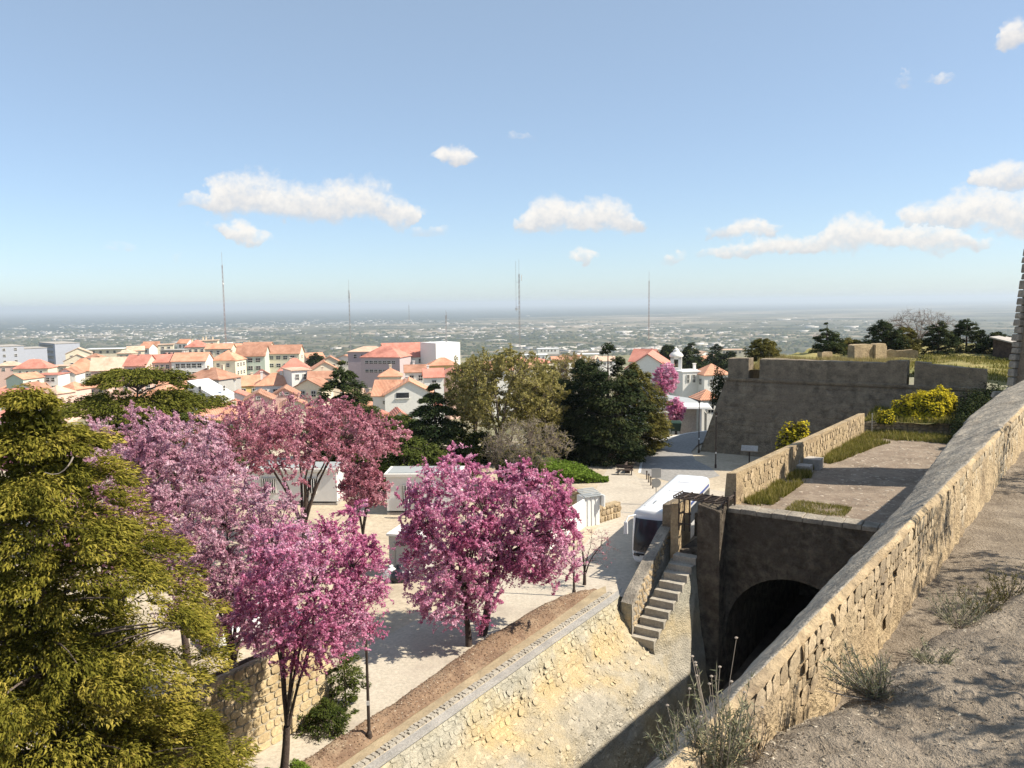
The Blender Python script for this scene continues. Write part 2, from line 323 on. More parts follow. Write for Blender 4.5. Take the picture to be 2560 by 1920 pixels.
# ================================================================== ground
def build_ground():
    s_l = sorted(set([-60000, -20000, -6000, -2000, -800, -400, -200, -100, -50, 0, 20, 36, 41, 60, 64, 75, 90] + list(range(100, 900, 20)) + [950, 1050, 1200, 1500, 2000, 2600, 3500, 5000, 8000, 14000, 30000, 60000]))
    n_l = sorted(set([-60000, -30000, -14000, -8000, -5000, -3500, -2600, -2000, -1500, -1200] + list(range(-1000, -30, 20)) + [-28, -22, -18.3, -18.0, -17.5, -12, -6, -2, 0, 10, 20] + list(range(30, 500, 25)) + [600, 900, 1500, 3000, 8000, 20000, 60000]))
    S, Nn = np.meshgrid(s_l, n_l, indexing='ij'); S = S.ravel(); Nn = Nn.ravel()
    X = S*E2[0]+Nn*N2[0]; Y = S*E2[1]+Nn*N2[1]
    Z = np.array([gz(y) for y in Y])
    ditch = (Nn > -18.1) & (S < 62) & (Y < 90); Z[ditch] = -6.0
    Z += np.where((Y > 120) & (Y < 1200), (fbm(np.stack([X*.02, Y*.02, Z*0], -1), 3)-.45)*3, 0)
    I = np.arange(len(S)).reshape(len(s_l), len(n_l))
    F = np.stack([I[:-1, :-1], I[1:, :-1], I[1:, 1:], I[:-1, 1:]], -1).reshape(-1, 4)[:, ::-1]
    cy = Y[F].mean(1); mi = np.where(cy < 112, 0, np.where(cy < 1500, 1, 2))
    # the plain: fields, scrub and woods seen from far above
    m, N, L = new_mat('plain_fields'); geo = N.new('ShaderNodeNewGeometry')
    def noise(sc_, d, ro, sx=1.0):
        mp = N.new('ShaderNodeMapping'); mp.inputs['Scale'].default_value = (sx, 1, 1); L.new(geo.outputs['Position'], mp.inputs[0])
        n = N.new('ShaderNodeTexNoise'); n.inputs['Scale'].default_value = sc_; n.inputs['Detail'].default_value = d; n.inputs['Roughness'].default_value = ro; L.new(mp.outputs[0], n.inputs['Vector']); return n.outputs[0]
    a = noise(.0011, 8, .7, .55); r1 = N.new('ShaderNodeValToRGB'); L.new(a, r1.inputs[0]); e = r1.color_ramp.elements
    e[0].position = .40; e[0].color = (.04, .048, .034, 1); e[1].position = .66; e[1].color = (.32, .26, .20, 1)
    x = e.new(.50); x.color = (.12, .115, .075, 1); x = e.new(.56); x.color = (.22, .185, .135, 1)
    v = N.new('ShaderNodeTexVoronoi'); v.inputs['Scale'].default_value = .0045; L.new(geo.outputs['Position'], v.inputs['Vector'])
    vm = N.new('ShaderNodeSeparateColor'); L.new(v.outputs['Color'], vm.inputs[0])
    mr = N.new('ShaderNodeMapRange'); L.new(vm.outputs[0], mr.inputs[0]); mr.inputs[3].default_value = .7; mr.inputs[4].default_value = 1.35
    sc1 = N.new('ShaderNodeVectorMath'); sc1.operation = 'SCALE'; L.new(r1.outputs[0], sc1.inputs[0]); L.new(mr.outputs[0], sc1.inputs['Scale'])
    # broad belt of pine and cork-oak woods beyond the villages on the west side
    sp = N.new('ShaderNodeSeparateXYZ'); L.new(geo.outputs['Position'], sp.inputs[0])
    w1 = N.new('ShaderNodeMath'); w1.operation = 'MULTIPLY_ADD'; L.new(sp.outputs[0], w1.inputs[0]); w1.inputs[1].default_value = -.95; L.new(sp.outputs[1], w1.inputs[2])
    wn = N.new('ShaderNodeMath'); wn.operation = 'MULTIPLY_ADD'; L.new(noise(.0004, 4, .6), wn.inputs[0]); wn.inputs[1].default_value = 5000; L.new(w1.outputs[0], wn.inputs[2])
    wm = N.new('ShaderNodeMapRange'); L.new(wn.outputs[0], wm.inputs[0]); wm.inputs[1].default_value = 12500; wm.inputs[2].default_value = 14500
    mx = N.new('ShaderNodeMix'); mx.data_type = 'RGBA'; L.new(wm.outputs[0], mx.inputs[0]); L.new(sc1.outputs[0], mx.inputs[6]); mx.inputs[7].default_value = (.03, .045, .035, 1)
    bs = N.new('ShaderNodeBsdfDiffuse'); L.new(mx.outputs[2], bs.inputs[0]); o_ = N.new('ShaderNodeOutputMaterial'); L.new(bs.outputs[0], o_.inputs[0])
    o = finish('ground', np_mesh('ground', np.stack([X, Y, Z], -1), F, mi), [M['sand'], M['town_ground'], m], smooth=False); struct(o)
build_ground()

def sheet(name, pts, mat, z=None):
    me = bpy.data.meshes.new(name); P = [Vector(p) for p in pts]
    if z is not None:
        for p in P: p.z = z
    me.from_pydata([tuple(p) for p in P], [], [tuple(range(len(P)))])
    me.update()
    if me.polygons[0].normal.z < 0: me.flip_normals()
    return struct(finish(name, me, mat))
# the road that swings round the bastion, its edge line
curve = [(1596, 1182), (1600, 1160), (1605, 1134), (1615, 1115), (1639, 1103.5), (1674, 1092), (1720, 1082), (1790, 1074)]
cpts = [on(u, v, 0) for u, v in curve]
road_poly = cpts + [on(1900, 1070, 0), on(1800, 1090, 0), on(1744, 1112, 0), on(1728, 1130, 0), on(1738, 1150, 0), on(1775, 1168, 0), on(1800, 1190, 0), on(1700, 1212, 0)]
sheet('road', road_poly, M['asphalt'], .006)
mk = MB(); pl = []
for i, p in enumerate(cpts):
    d = (cpts[min(i+1, len(cpts)-1)]-cpts[max(i-1, 0)]).normalized(); s_ = Vector((d.y, -d.x, 0)); pl.append((p-s_*.02, p+s_*.22))
for i in range(len(pl)-1):
    mk.add([pl[i][0]+Vector((0, 0, .010)), pl[i][1]+Vector((0, 0, .010)), pl[i+1][1]+Vector((0, 0, .010)), pl[i+1][0]+Vector((0, 0, .010))], [(0, 1, 2, 3)])
struct(mk.build('road_edge_line', M['white_paint']))
# paved forecourt where the coach drives
sheet('forecourt', [on(1330, 1475, 0), on(1560, 1492, 0), SN(40, -17.9), SN(47, -15.0), SN(62, -15.1), on(1596, 1195, 0), on(1560, 1150, 0), on(1560, 1100, 0), on(1480, 1240, 0), on(1500, 1310, 0), on(1440, 1390, 0)],
      rough_mat('forecourt_paving', (.45, .395, .32), (.52, .465, .385), .5, .25, .9, (.38, .33, .27), .25), .003)
# drainage slot across the forecourt and a manhole cover
dq = MB(); a_, c_ = on(1498, 1276, 0), on(1590, 1283, 0); dd = (c_-a_).normalized(); ss = Vector((dd.y, -dd.x, 0))*.09
dq.add([a_-ss+Vector((0, 0, .008)), a_+ss+Vector((0, 0, .008)), c_+ss+Vector((0, 0, .008)), c_-ss+Vector((0, 0, .008))], [(0, 1, 2, 3)]); struct(dq.build('drain_channel', M['gutter']))
dq = MB(); dq.lathe([(.02, 0), (.36, 0), (.36, .012), (.02, .012)], 20, 0, tuple(on(1632, 1160, .006))); struct(dq.build('manhole_cover_on_road', M['concrete']))
# pavement beside the soil strip
sheet('pavement', [SN(6, -22.3), SN(6, -19), SN(34, -20.3), SN(39, -20.6), SN(38, -25), SN(26, -25), SN(21, -22.2)], rough_mat('pavement_slabs', (.45, .40, .32), (.53, .475, .385), .8, .25, .9, (.37, .32, .26), .4), .004)
# soil strip: a low bank with a steep west side
def soil(U, W):
    # U along, W 0..1 across
    n0 = np.interp(U, [0, 22, 28, 33, 37.5], [-20.0, -20.1, -20.6, -20.5, -19.6]); n1 = np.interp(U, [0, 22, 33, 37.5], [-19.0, -19.1, -19.2, -19.35])
    n = n0+(n1-n0)*W; z = .34*np.clip(W*7, 0, 1)*np.clip((1.0-W)*2.2, .06, 1)*np.clip((37.5-U)/2, .05, 1)
    z = z+(fbm(np.stack([U*1.7, n*1.7, U*0], -1), 4)-.45)*.16*np.clip(W*7, 0, 1)
    z = np.maximum(z, .008)
    P = np.stack([U*E2[0]+n*N2[0], U*E2[1]+n*N2[1], z], -1); return P
P, F = grid_surface(soil, np.linspace(2, 37.5, 240), np.array([0, .06, .14, .25, .4, .55, .7, .8, .9, 1.0]))
cc = (P[F].mean(1)); 
struct(finish('soil_strip', np_mesh('soil_strip', P, F[:, ::-1]), M['soil'], smooth=True))
sheet('verge', [SN(2, -19.25), SN(2, -18.5), SN(37, -18.5), SN(38.2, -19.2), SN(36, -19.6), SN(30, -19.3)], M['verge'], .012)
sheet('gutter', [SN(2, -18.34), SN(2, -17.9), SN(36.9, -17.82), SN(38.5, -18.3)], M['gutter'], .012)

# ================================================================== stone pieces
def stone_variants(name, mat, k=8, seed=3, sides=7, proud=.35):
    """unit stones: about 1 x 1 in x/y, rounded cushion of height `proud` in z"""
    rng = random.Random(seed); out = []
    for i in range(k):
        V = []; n = sides+rng.choice((0, 1, 2)); ph = rng.random()*6.28
        sq = []
        for j in range(n):
            t = ph+2*math.pi*j/n+rng.uniform(-.12, .12); c, s_ = math.cos(t), math.sin(t); r = .5/max(abs(c), abs(s_))**.72*rng.uniform(.9, 1.03); sq.append((r*c, r*s_))
        for (x, y) in sq: V.append((x, y, -.3))
        for (x, y) in sq: V.append((x*.98, y*.98, proud*.45*rng.uniform(.8, 1.1)))
        for (x, y) in sq: V.append((x*.74, y*.74, proud*rng.uniform(.8, 1.15)))
        Fc = []
        for a in (0, 1):
            for j in range(n): jj = (j+1) % n; Fc.append((a*n+j, a*n+jj, (a+1)*n+jj, (a+1)*n+j))
        Fc.append(tuple(2*n+j for j in range(n)))
        me = bpy.data.meshes.new(name); me.from_pydata(V, [], Fc); me.update(); me.materials.append(mat); out.append(me)
    return out
RUB = stone_variants('stone', M['rubble'], 9, 3); PALE = stone_variants('stone', M['pale_rubble'], 9, 4); YEL = stone_variants('block', M['yellow_stone'], 8, 5, 9, .22)
def lay_stones(fn, length, height, size, rows_jit=.25, gap=.03, seed=1, parent=None, name='stone', var=RUB, limit=300, depth=.09, aspect=1.5, stuff_mat=None, key=None, skip=None):
    """courses of irregular stones on a patch; fn(a, b) -> (point, along, up, normal) for a metres along, b metres up"""
    rng = random.Random(seed); items = []; b = 0; wild = (name == 'stone' and rows_jit > .4)
    while b < height-.3*size:
        h = min(size*rng.uniform(1-rows_jit, 1+rows_jit), height-b); a = -rng.uniform(0, size)
        while a < length:
            w = size*aspect*(rng.uniform(.4, 1.7) if wild else rng.uniform(.6, 1.35))
            if 0 <= a+w/2 <= length and not (skip and skip(a+w/2, b+h/2)): items.append((a+w/2, b+h/2, w-gap, h-gap, rng.randrange(len(var)), rng.uniform(-.06, .06)*(4 if wild else 1), rng.uniform(.2, 1.5) if wild else rng.uniform(.7, 1.3)))
            a += w
        b += h
    if key: items.sort(key=lambda it: key(it[0], it[1]))
    Vs, Fs, Cs, nb = [], [], [], 0
    for i, (a, b, w, h, k, rot, dp) in enumerate(items):
        p, ax, upx, nm = fn(a, b); m = Matrix((Vector(ax)*w, Vector(upx)*h, Vector(nm)*depth*dp)).transposed().to_4x4()
        m = Matrix.Translation(p) @ Matrix.Rotation(rot, 4, Vector(nm)) @ m
        if i < limit or stuff_mat is None:
            if i >= limit: break
            o = bpy.data.objects.new(name, var[k]); COL.objects.link(o); o.parent = parent; o.matrix_local = m
        else:
            me = var[k]; vv = [m @ q.co for q in me.vertices]
            for pg in me.polygons:
                vi = list(pg.vertices)
                for q in range(1, len(vi)-1): Fs.append((nb+vi[0], nb+vi[q], nb+vi[q+1])); Cs.append(dp-.5)
            Vs += [tuple(q) for q in vv]; nb += len(vv)
    if Vs:
        o = finish(name+'s', np_mesh(name+'s', Vs, Fs, c=Cs), stuff_mat, parent); o['kind'] = 'stuff'
    return len(items)

# kerb of granite setts along the gutter
kerb = empty('kerb', SN(20, -18.42, 0)); struct(kerb)
rng = random.Random(5); a = 9.0; setts = []
KB = []
for i in range(5):
    b = MB(); r_ = random.Random(i); x, y = .5, .5
    b.hexa([(-x, -y, -.5), (x*r_.uniform(.9, 1), -y, -.5), (x, y, -.5), (-x, y*r_.uniform(.9, 1), -.5)], [(-x*.9, -y*.86, .5), (x*.88, -y*.9, .5*r_.uniform(.85, 1.1)), (x*.9, y*.86, .5), (-x*.86, y*.9, .5*r_.uniform(.85, 1.1))])
    me = b.mesh('sett'); me.materials.append(M['step_stone']); KB.append(me)
while a < 37.5:
    w = rng.uniform(.17, .26)
    for row, nn in enumerate((-18.41, -18.56)):
        if len(setts) >= 290: break
        o = bpy.data.objects.new('sett', KB[rng.randrange(5)]); COL.objects.link(o); o.parent = kerb
        o.matrix_local = Matrix.Translation(SN(a+rng.uniform(-.03, .03), nn+rng.uniform(-.015, .015), .03+rng.uniform(0, .02))-kerb.location) @ Matrix.Rotation(math.atan2(E2[1], E2[0])+rng.uniform(-.06, .06), 4, 'Z') @ Matrix.Diagonal((w-.03, .13, .09, 1)); setts.append(o)
    a += w

# ================================================================== retaining wall, rocky slope, stairs, gate
rw = empty('retaining_wall', SN(25, -18, -1)); tag(rw, 'tall pale rubble retaining wall falling from the soil strip into the shadowed passage', 'wall'); inv = Matrix.Translation(-rw.location)
_zA = [-6.0, -2.55, -1.8, .02]; _nA = [-14.5, -15.55, -17.25, -17.95]; _nB = [-14.0, -15.35, -17.15, -17.9]
def face_n(s, z):
    k = np.clip((np.asarray(s)-29)/7.4, 0, 1); return np.interp(z, _zA, _nA)*(1-k)+np.interp(z, _zA, _nB)*k
def face(U, W):
    z = .02-W*6.0; n = face_n(U, z); q = np.stack([U*.5, n*.7, z*.7], -1); r = fbm(q, 5)-.47; r2 = fbm(q*5, 3)-.45; m = np.clip(W*12, 0, 1)
    n = n+(r*.55+r2*.22)*m; z = z+(r*.2+r2*.1)*m
    return np.stack([U*E2[0]+n*N2[0], U*E2[1]+n*N2[1], z], -1)
slope = face
P, F = grid_surface(face, np.linspace(-6, 40.2, 320), np.linspace(0, 1, 46))
o = finish('wall_face', np_mesh('wall_face', P, F), M['pale_slope'], rw, smooth=False); o.matrix_parent_inverse = inv
nrm = Vector((N2[0], N2[1], .45)).normalized()
def fn_rw(a, bb):
    s = 8+a; z = -.05-bb; n = float(face_n(s, z)); p0 = face(np.array([s]), np.array([(.02-z)/6.0]))[0]
    dn = float(face_n(s, z-.1))-n; upx = Vector((-N2[0]*dn, -N2[1]*dn, .1)).normalized(); nm = Vector((E2[0], E2[1], 0)).cross(upx); nm = nm if nm.dot(nrm) > 0 else -nm
    return Vector(p0)+nm*.01-rw.location, Vector((E2[0], E2[1], 0)), upx, nm
lay_stones(fn_rw, 28.4, 2.4, .25, .5, .02, 21, rw, 'stone', PALE, 300, .014, 1.3, M['pale_stuff'], key=lambda a, bb: abs(a-16)*.5+bb*2)

# loose stones on the slope
rng = random.Random(9); Vs, Fs, Cs = [], [], []; nb = 0
for i in range(1500):
    U = rng.uniform(10, 36.6); W = rng.uniform(.3, 1)
    p = slope(np.array([U]), np.array([W]))[0]; me = PALE[rng.randrange(9)]; s_ = .05+.2*rng.random()**3
    m = Matrix.Translation(p) @ nrm.to_track_quat('Z', 'Y').to_matrix().to_4x4() @ Matrix.Rotation(rng.uniform(-.3, .3), 4, 'X') @ Matrix.Diagonal((s_*1.3, s_, s_*.35, 1))
    c = rng.random()
    for pg in me.polygons:
        vi = list(pg.vertices)
        for q in range(1, len(vi)-1): Fs.append((nb+vi[0], nb+vi[q], nb+vi[q+1])); Cs.append(c)
    for q in me.vertices: Vs.append(tuple(m @ q.co)); nb += 1
o = finish('face_rubble', np_mesh('face_rubble', Vs, Fs, c=Cs), M['pale_stuff'], rw); o.matrix_parent_inverse = inv; o['kind'] = 'stuff'
sheet('passage_floor', [SN(-8, -14.2), SN(-8, -2.5), SN(62, -2.5), SN(62, -14.2)], M['terrace'], -5.7)

# stairs of ten stone blocks against the wall
st = empty('stone_stairs', SN(38.5, -15.8, -1)); tag(st, 'steep flight of ten pale stone steps climbing to the gate doorway', 'stairs')
inv = Matrix.Translation(-st.location)
S0, dS, Z0, dZ = 36.6, .44, -1.74, .372
side = MB()
for i in range(10):
    s = S0+i*dS; z = Z0+i*dZ; n0 = -16.76+.083*i; n1 = -15.66+.079*i
    bb = MB(); bb.hexa([SN(s, n0-.25, z-dZ-.06), SN(s, n1, z-dZ-.06), SN(s+dS+.16, n1, z-dZ-.06), SN(s+dS+.16, n0-.25, z-dZ-.06)], [SN(s, n0-.25, z), SN(s, n1, z), SN(s+dS+.16, n1, z), SN(s+dS+.16, n0-.25, z)])
    o = bb.build('step', M['step_stone'], st, bevel=.02); o.matrix_parent_inverse = inv
# masonry under the stairs: one worn face running on from the retaining wall
def sface(U, W):
    k = (U-S0)/dS; ztop = Z0+np.clip(k, 0, 9)*dZ-dZ*.98; n0 = -15.66+.079*np.clip(k, 0, 9.6)-.03; z = ztop+(-6.0-ztop)*W; n = n0+(-14.05-n0)*W**1.3
    r = fbm(np.stack([U*.9, n*.9, z*.9], -1), 5)-.47; n = n+r*.4*np.clip(W*6, 0, 1); return np.stack([U*E2[0]+n*N2[0], U*E2[1]+n*N2[1], z], -1)
P, F = grid_surface(sface, np.linspace(S0+.02, 41.2, 50), np.linspace(0, 1, 50))
o = finish('side_face', np_mesh('side_face', P, F), M['pale_slope'], st); o.matrix_parent_inverse = inv
bb = MB(); bb.hexa([SN(S0+.05, -17.4, -6.3), SN(S0+.05, -14.1, -6.3), SN(41.2, -14.1, -6.3), SN(41.2, -17.4, -6.3)], [SN(S0+.05, -17.2, Z0-.5), SN(S0+.05, -15.72, Z0-.5), SN(41.2, -15.05, Z0+8*dZ), SN(41.2, -16.6, Z0+8*dZ)])
o = bb.build('core', M['pale_slope'], st); o.matrix_parent_inverse = inv

# sloping parapet beside the stairs and the taller block at its head
pw = empty('stair_parapet', SN(39.5, -17.3, 0)); tag(pw, 'sloping rubble parapet between the stone stairs and the parked coach', 'parapet'); inv = Matrix.Translation(-pw.location)
def par(U, W):
    n = np.interp(W, [0, .3, .7, 1.0], [-17.62, -17.55, -17.0, -16.93]); top = np.interp(U, [36.8, 37.2, 41.6, 42.2], [-.1, .25, 2.55, 2.75])
    z = np.where((W < .05) | (W > .95), np.interp(U, [36.8, 42], [-2.2, 1.0]), top)
    r = fbm(np.stack([U*3, n*3, z*3], -1), 4)-.47
    z = z+r*.16*((W > .05) & (W < .95)); n = n+r*.10
    return np.stack([U*E2[0]+n*N2[0], U*E2[1]+n*N2[1], z], -1)
P, F = grid_surface(par, np.linspace(36.75, 42.2, 60), np.array([0, .04, .1, .2, .3, .4, .5, .6, .7, .8, .9, .96, 1.0]))
o = finish('wall_top', np_mesh('wall_top', P, F), M['castle_grey'], pw); o.matrix_parent_inverse = inv
b = MB(); b.hexa([SN(36.82, -17.95, -6.3), SN(36.82, -17.02, -6.3), SN(42.2, -16.98, -6.3), SN(42.2, -17.95, -6.3)], [SN(36.82, -17.62, -.12), SN(36.82, -17.03, -.12), SN(42.2, -17.0, 2.5), SN(42.2, -17.6, 2.5)])
o = b.build('core', M['pale_slope'], pw); o.matrix_parent_inverse = inv
def fn_pw(a, bb):
    s = 37.0+a; z0 = Z0+(s-S0)/dS*dZ-.4; z = z0+bb; return SN(s, -16.93, z)-pw.location, Vector((E2[0], E2[1], 0)), Vector((0, 0, 1)), Vector((N2[0], N2[1], 0))
lay_stones(fn_pw, 5.0, 1.55, .2, .3, .02, 29, pw, 'stone', RUB, 250, .05, 1.4, skip=lambda a, bb: Z0+(a+.4)/dS*dZ-.4+bb > np.interp(37+a, [37, 41.6, 42.2], [.1, 2.45, 2.65]))
b = MB(); b.hexa([SN(42.0, -17.5, -1), SN(42.0, -16.62, -1), SN(43.6, -16.62, -1), SN(43.6, -17.5, -1)], [SN(42.0, -17.5, 3.95), SN(42.0, -16.62, 4.05), SN(43.6, -16.62, 4.05), SN(43.6, -17.5, 3.95)])
o = b.build('end_block', M['dark_wall'], pw, bevel=.04); o.matrix_parent_inverse = inv  # front in shade takes the darker masonry, shade carried by the colour
b = MB(); b.hexa([SN(41.15, -16.66, -1), SN(41.15, -16.17, -1), SN(43.0, -16.17, -1), SN(43.0, -16.66, -1)], [SN(41.15, -16.66, 4.3), SN(41.15, -16.17, 4.35), SN(43.0, -16.17, 4.35), SN(43.0, -16.66, 4.3)])
o = b.build('door_jamb', M['castle'], pw, bevel=.04); o.matrix_parent_inverse = inv

# the gate: pier, arched wall, vault
gt = empty('castle_gate', SN(41.7, -10, -5.5)); tag(gt, 'castle gate with a deep dark round arch in a shaded stone wall', 'gate'); inv = Matrix.Translation(-gt.location)
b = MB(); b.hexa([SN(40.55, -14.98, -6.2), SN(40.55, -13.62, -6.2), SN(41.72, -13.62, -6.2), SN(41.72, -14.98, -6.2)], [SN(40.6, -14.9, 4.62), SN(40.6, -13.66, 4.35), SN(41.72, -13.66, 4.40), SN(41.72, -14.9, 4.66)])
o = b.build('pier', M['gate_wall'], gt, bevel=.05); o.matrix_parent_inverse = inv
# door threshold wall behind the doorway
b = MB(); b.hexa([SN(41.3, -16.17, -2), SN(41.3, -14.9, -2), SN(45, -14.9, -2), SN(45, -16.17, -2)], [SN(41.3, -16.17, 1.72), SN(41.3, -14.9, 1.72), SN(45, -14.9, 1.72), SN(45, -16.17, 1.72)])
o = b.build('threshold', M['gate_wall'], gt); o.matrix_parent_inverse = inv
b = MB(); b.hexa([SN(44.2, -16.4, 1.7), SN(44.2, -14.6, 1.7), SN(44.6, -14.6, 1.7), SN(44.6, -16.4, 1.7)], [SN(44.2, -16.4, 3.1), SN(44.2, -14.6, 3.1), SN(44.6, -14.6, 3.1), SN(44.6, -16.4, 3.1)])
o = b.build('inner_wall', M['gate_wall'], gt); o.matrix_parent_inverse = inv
NC, ZC, RA = -10.1, -2.55, 3.5
def arch_wall():
    b = MB(); n0, n1, zt = -13.7, -1.5, 4.28; ang = [math.pi-math.pi*i/28 for i in range(29)]
    inner = [(NC+RA*math.cos(t), ZC+RA*math.sin(t)) for t in ang]; pts_in = [(NC-RA, -6.2)]+inner+[(NC+RA, -6.2)]
    outer = []
    for (n, z) in pts_in:
        if z <= ZC+.01: outer.append((n0 if n < NC else n1, z))
        else: outer.append((n0+(n-(NC-RA))*(n1-n0)/(2*RA), zt))
    outer = [(n0, -6.2), (n0, ZC)]+outer[2:-2]+[(n1, ZC), (n1, -6.2)]
    outer[2] = (n0, zt) if outer[2][1] == zt else outer[2]
    k = min(len(pts_in), len(outer))
    for i in range(k-1):
        a_, b_, c_, d_ = pts_in[i], pts_in[i+1], outer[i+1], outer[i]
        b.add([SN(41.7, *a_), SN(41.7, *b_), SN(41.7, *c_), SN(41.7, *d_)], [(0, 1, 2, 3)])
        b.add([SN(41.7, *a_), SN(41.7, *b_), SN(58, *b_), SN(58, *a_)], [(3, 2, 1, 0)])
    b.add([SN(58, NC-RA-.1, -6.2), SN(58, NC+RA+.1, -6.2), SN(58, NC+RA+.1, 1.2), SN(58, NC-RA-.1, 1.2)], [(0, 1, 2, 3)])
    return b
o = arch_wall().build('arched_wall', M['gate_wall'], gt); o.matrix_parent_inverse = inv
for i in range(21):
    t0, t1 = math.pi*(i+.04)/21, math.pi*(i+.96)/21; r0, r1 = RA, RA+.55; bb = MB()
    ring = [(r0, t0), (r0, t1), (r1, t1), (r1, t0)]
    bb.hexa([SN(41.66, NC+r*math.cos(t), ZC+r*math.sin(t)) for r, t in ring], [SN(42.0, NC+r*math.cos(t), ZC+r*math.sin(t)) for r, t in ring])
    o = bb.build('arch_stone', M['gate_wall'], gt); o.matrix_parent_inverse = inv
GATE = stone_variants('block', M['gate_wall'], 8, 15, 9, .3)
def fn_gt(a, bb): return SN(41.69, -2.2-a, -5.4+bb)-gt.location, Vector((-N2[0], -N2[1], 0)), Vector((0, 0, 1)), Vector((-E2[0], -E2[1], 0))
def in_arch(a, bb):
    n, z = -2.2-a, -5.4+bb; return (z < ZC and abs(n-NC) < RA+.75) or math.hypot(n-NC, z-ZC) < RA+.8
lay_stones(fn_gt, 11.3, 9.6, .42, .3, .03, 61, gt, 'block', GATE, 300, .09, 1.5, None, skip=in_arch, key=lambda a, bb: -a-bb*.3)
# coping along the top of the gate
rng = random.Random(31); a = -13.6
while a < -1.6:
    w = rng.uniform(.7, 1.15); bb = MB(); z1 = 4.36+rng.uniform(-.02, .03)
    bb.hexa([SN(41.62, a, 4.1), SN(41.62, a+w-.03, 4.1), SN(42.55, a+w-.03, 4.1), SN(42.55, a, 4.1)], [SN(41.62, a, z1), SN(41.62, a+w-.03, z1), SN(42.55, a+w-.03, z1+.03), SN(42.55, a, z1+.03)])
    o = bb.build('coping_stone', M['castle_grey'], gt, bevel=.03); o.matrix_parent_inverse = inv; a += w
# the wrought-iron gate hung over the doorway
ig = empty('iron_gate', SN(41.5, -15.5, 4.3)); tag(ig, 'rusty wrought iron grille lying over the doorway beside the gate pier', 'iron gate'); inv = Matrix.Translation(-ig.location)
def bars(name, lst, r=.035):
    for p, q in lst:
        bb = MB(); bb.tube([p, q], r, 6); o = bb.build(name, M['iron'], ig); o.matrix_parent_inverse = inv
g0, g1, h0, h1 = -16.4, -13.5, 40.9, 42.3
bars('rail', [(SN(s, g0, 4.72), SN(s, g1, 4.72)) for s in np.linspace(h0, h1, 5)], .045)
bars('cross_bar', [(SN(h0, n, 4.80), SN(h1, n, 4.80)) for n in np.linspace(g0, g1, 6)], .04)
bars('upright', [(SN(41.0, n, 4.74), SN(41.0, n, 2.9)) for n in (-16.1, -15.8, -15.5)], .045)
bars('lower_rail', [(SN(41.0, -16.15, z), SN(41.0, -15.4, z)) for z in (3.9, 3.3)], .035)
bars('bracket', [(SN(41.2, -13.7, 4.75), SN(41.2, -13.7, 3.2)), (SN(41.0, -13.45, 4.95), SN(42.4, -13.45, 4.95)), (SN(42.2, -13.4, 4.4), SN(42.2, -13.4, 5.15)), (SN(41.1, -13.4, 4.5), SN(41.1, -13.4, 5.1))], .06)

# ================================================================== terrace over the gate
def nin(s): return float(np.interp(s, [42, 72], [-13.45, -11.7]))
def ter(U, W):
    n = np.interp(U, [42, 72], [-13.6, -11.8]); n = n+(-1.0-n)*W; r = fbm(np.stack([U*.8, n*.8, U*0+5], -1), 4)-.47
    return np.stack([U*E2[0]+n*N2[0], U*E2[1]+n*N2[1], 4.2+r*.12], -1)
P, F = grid_surface(ter, np.linspace(42.4, 76, 130), np.linspace(0, 1, 50))
struct(finish('terrace', np_mesh('terrace', P, F), M['terrace'], smooth=True))
rng = random.Random(19); Vs, Fs, Cs = [], [], []; nb = 0
for i in range(1500):
    U = rng.uniform(42.6, 72); q = ter(np.array([U]), np.array([rng.random()*.75]))[0]; me = PALE[rng.randrange(9)]; s_ = .06+.16*rng.random()**2
    m = Matrix.Translation(q) @ Matrix.Rotation(rng.random()*6.28, 4, 'Z') @ Matrix.Diagonal((s_*1.3, s_, s_*.22, 1)); c = rng.random()
    for pg in me.polygons:
        vi = list(pg.vertices)
        for k in range(1, len(vi)-1): Fs.append((nb+vi[0], nb+vi[k], nb+vi[k+1])); Cs.append(c)
    for k in me.vertices: Vs.append(tuple(m @ k.co)); nb += 1
o = finish('terrace_cobbles', np_mesh('terrace_cobbles', Vs, Fs, c=Cs), rough_mat('terrace_cobble', (.30, .25, .195), (.42, .36, .29), 2, .4, .95, rnd=.3, attr=True)); tag(o, 'worn cobbles showing through the earth of the terrace', 'cobbles', kind='stuff')
# outer wall of the terrace with its parapet
tp = empty('terrace_parapet', SN(55, -13.8, 0)); tag(tp, 'long sunlit sandstone parapet along the left edge of the terrace', 'parapet'); inv = Matrix.Translation(-tp.location)
b = MB(); st_ = [(42.7, nin(42.7)-.62, 6.05), (50, nin(50)-.62, 6.05), (60, nin(60)-.6, 6.0), (71.3, nin(71.3)-.55, 5.98)]
for (s0, n0, z0), (s1, n1, z1) in zip(st_[:-1], st_[1:]):
    b.hexa([SN(s0, n0-.5, -.3), SN(s0, nin(s0)-.02, -.3), SN(s1, nin(s1)-.02, -.3), SN(s1, n1-.5, -.3)], [SN(s0, n0+.0, z0-.06), SN(s0, nin(s0)-.08, z0), SN(s1, nin(s1)-.08, z1), SN(s1, n1, z1-.06)])
o = b.build('wall', M['castle'], tp); o.matrix_parent_inverse = inv
def fn_tp(a, bb):
    s = 43.1+a; return SN(s, nin(s)-.04, 4.1+bb)-tp.location, Vector((E2[0], E2[1], 0)), Vector((0, 0, 1)), Vector((N2[0], N2[1], 0))
rk = random.Random(4); lay_stones(fn_tp, 28, 1.95, .27, .5, .01, 33, tp, 'stone', RUB, 300, .007, 1.5, None, skip=lambda a, bb: bb > 1.74 or rk.random() < .55)
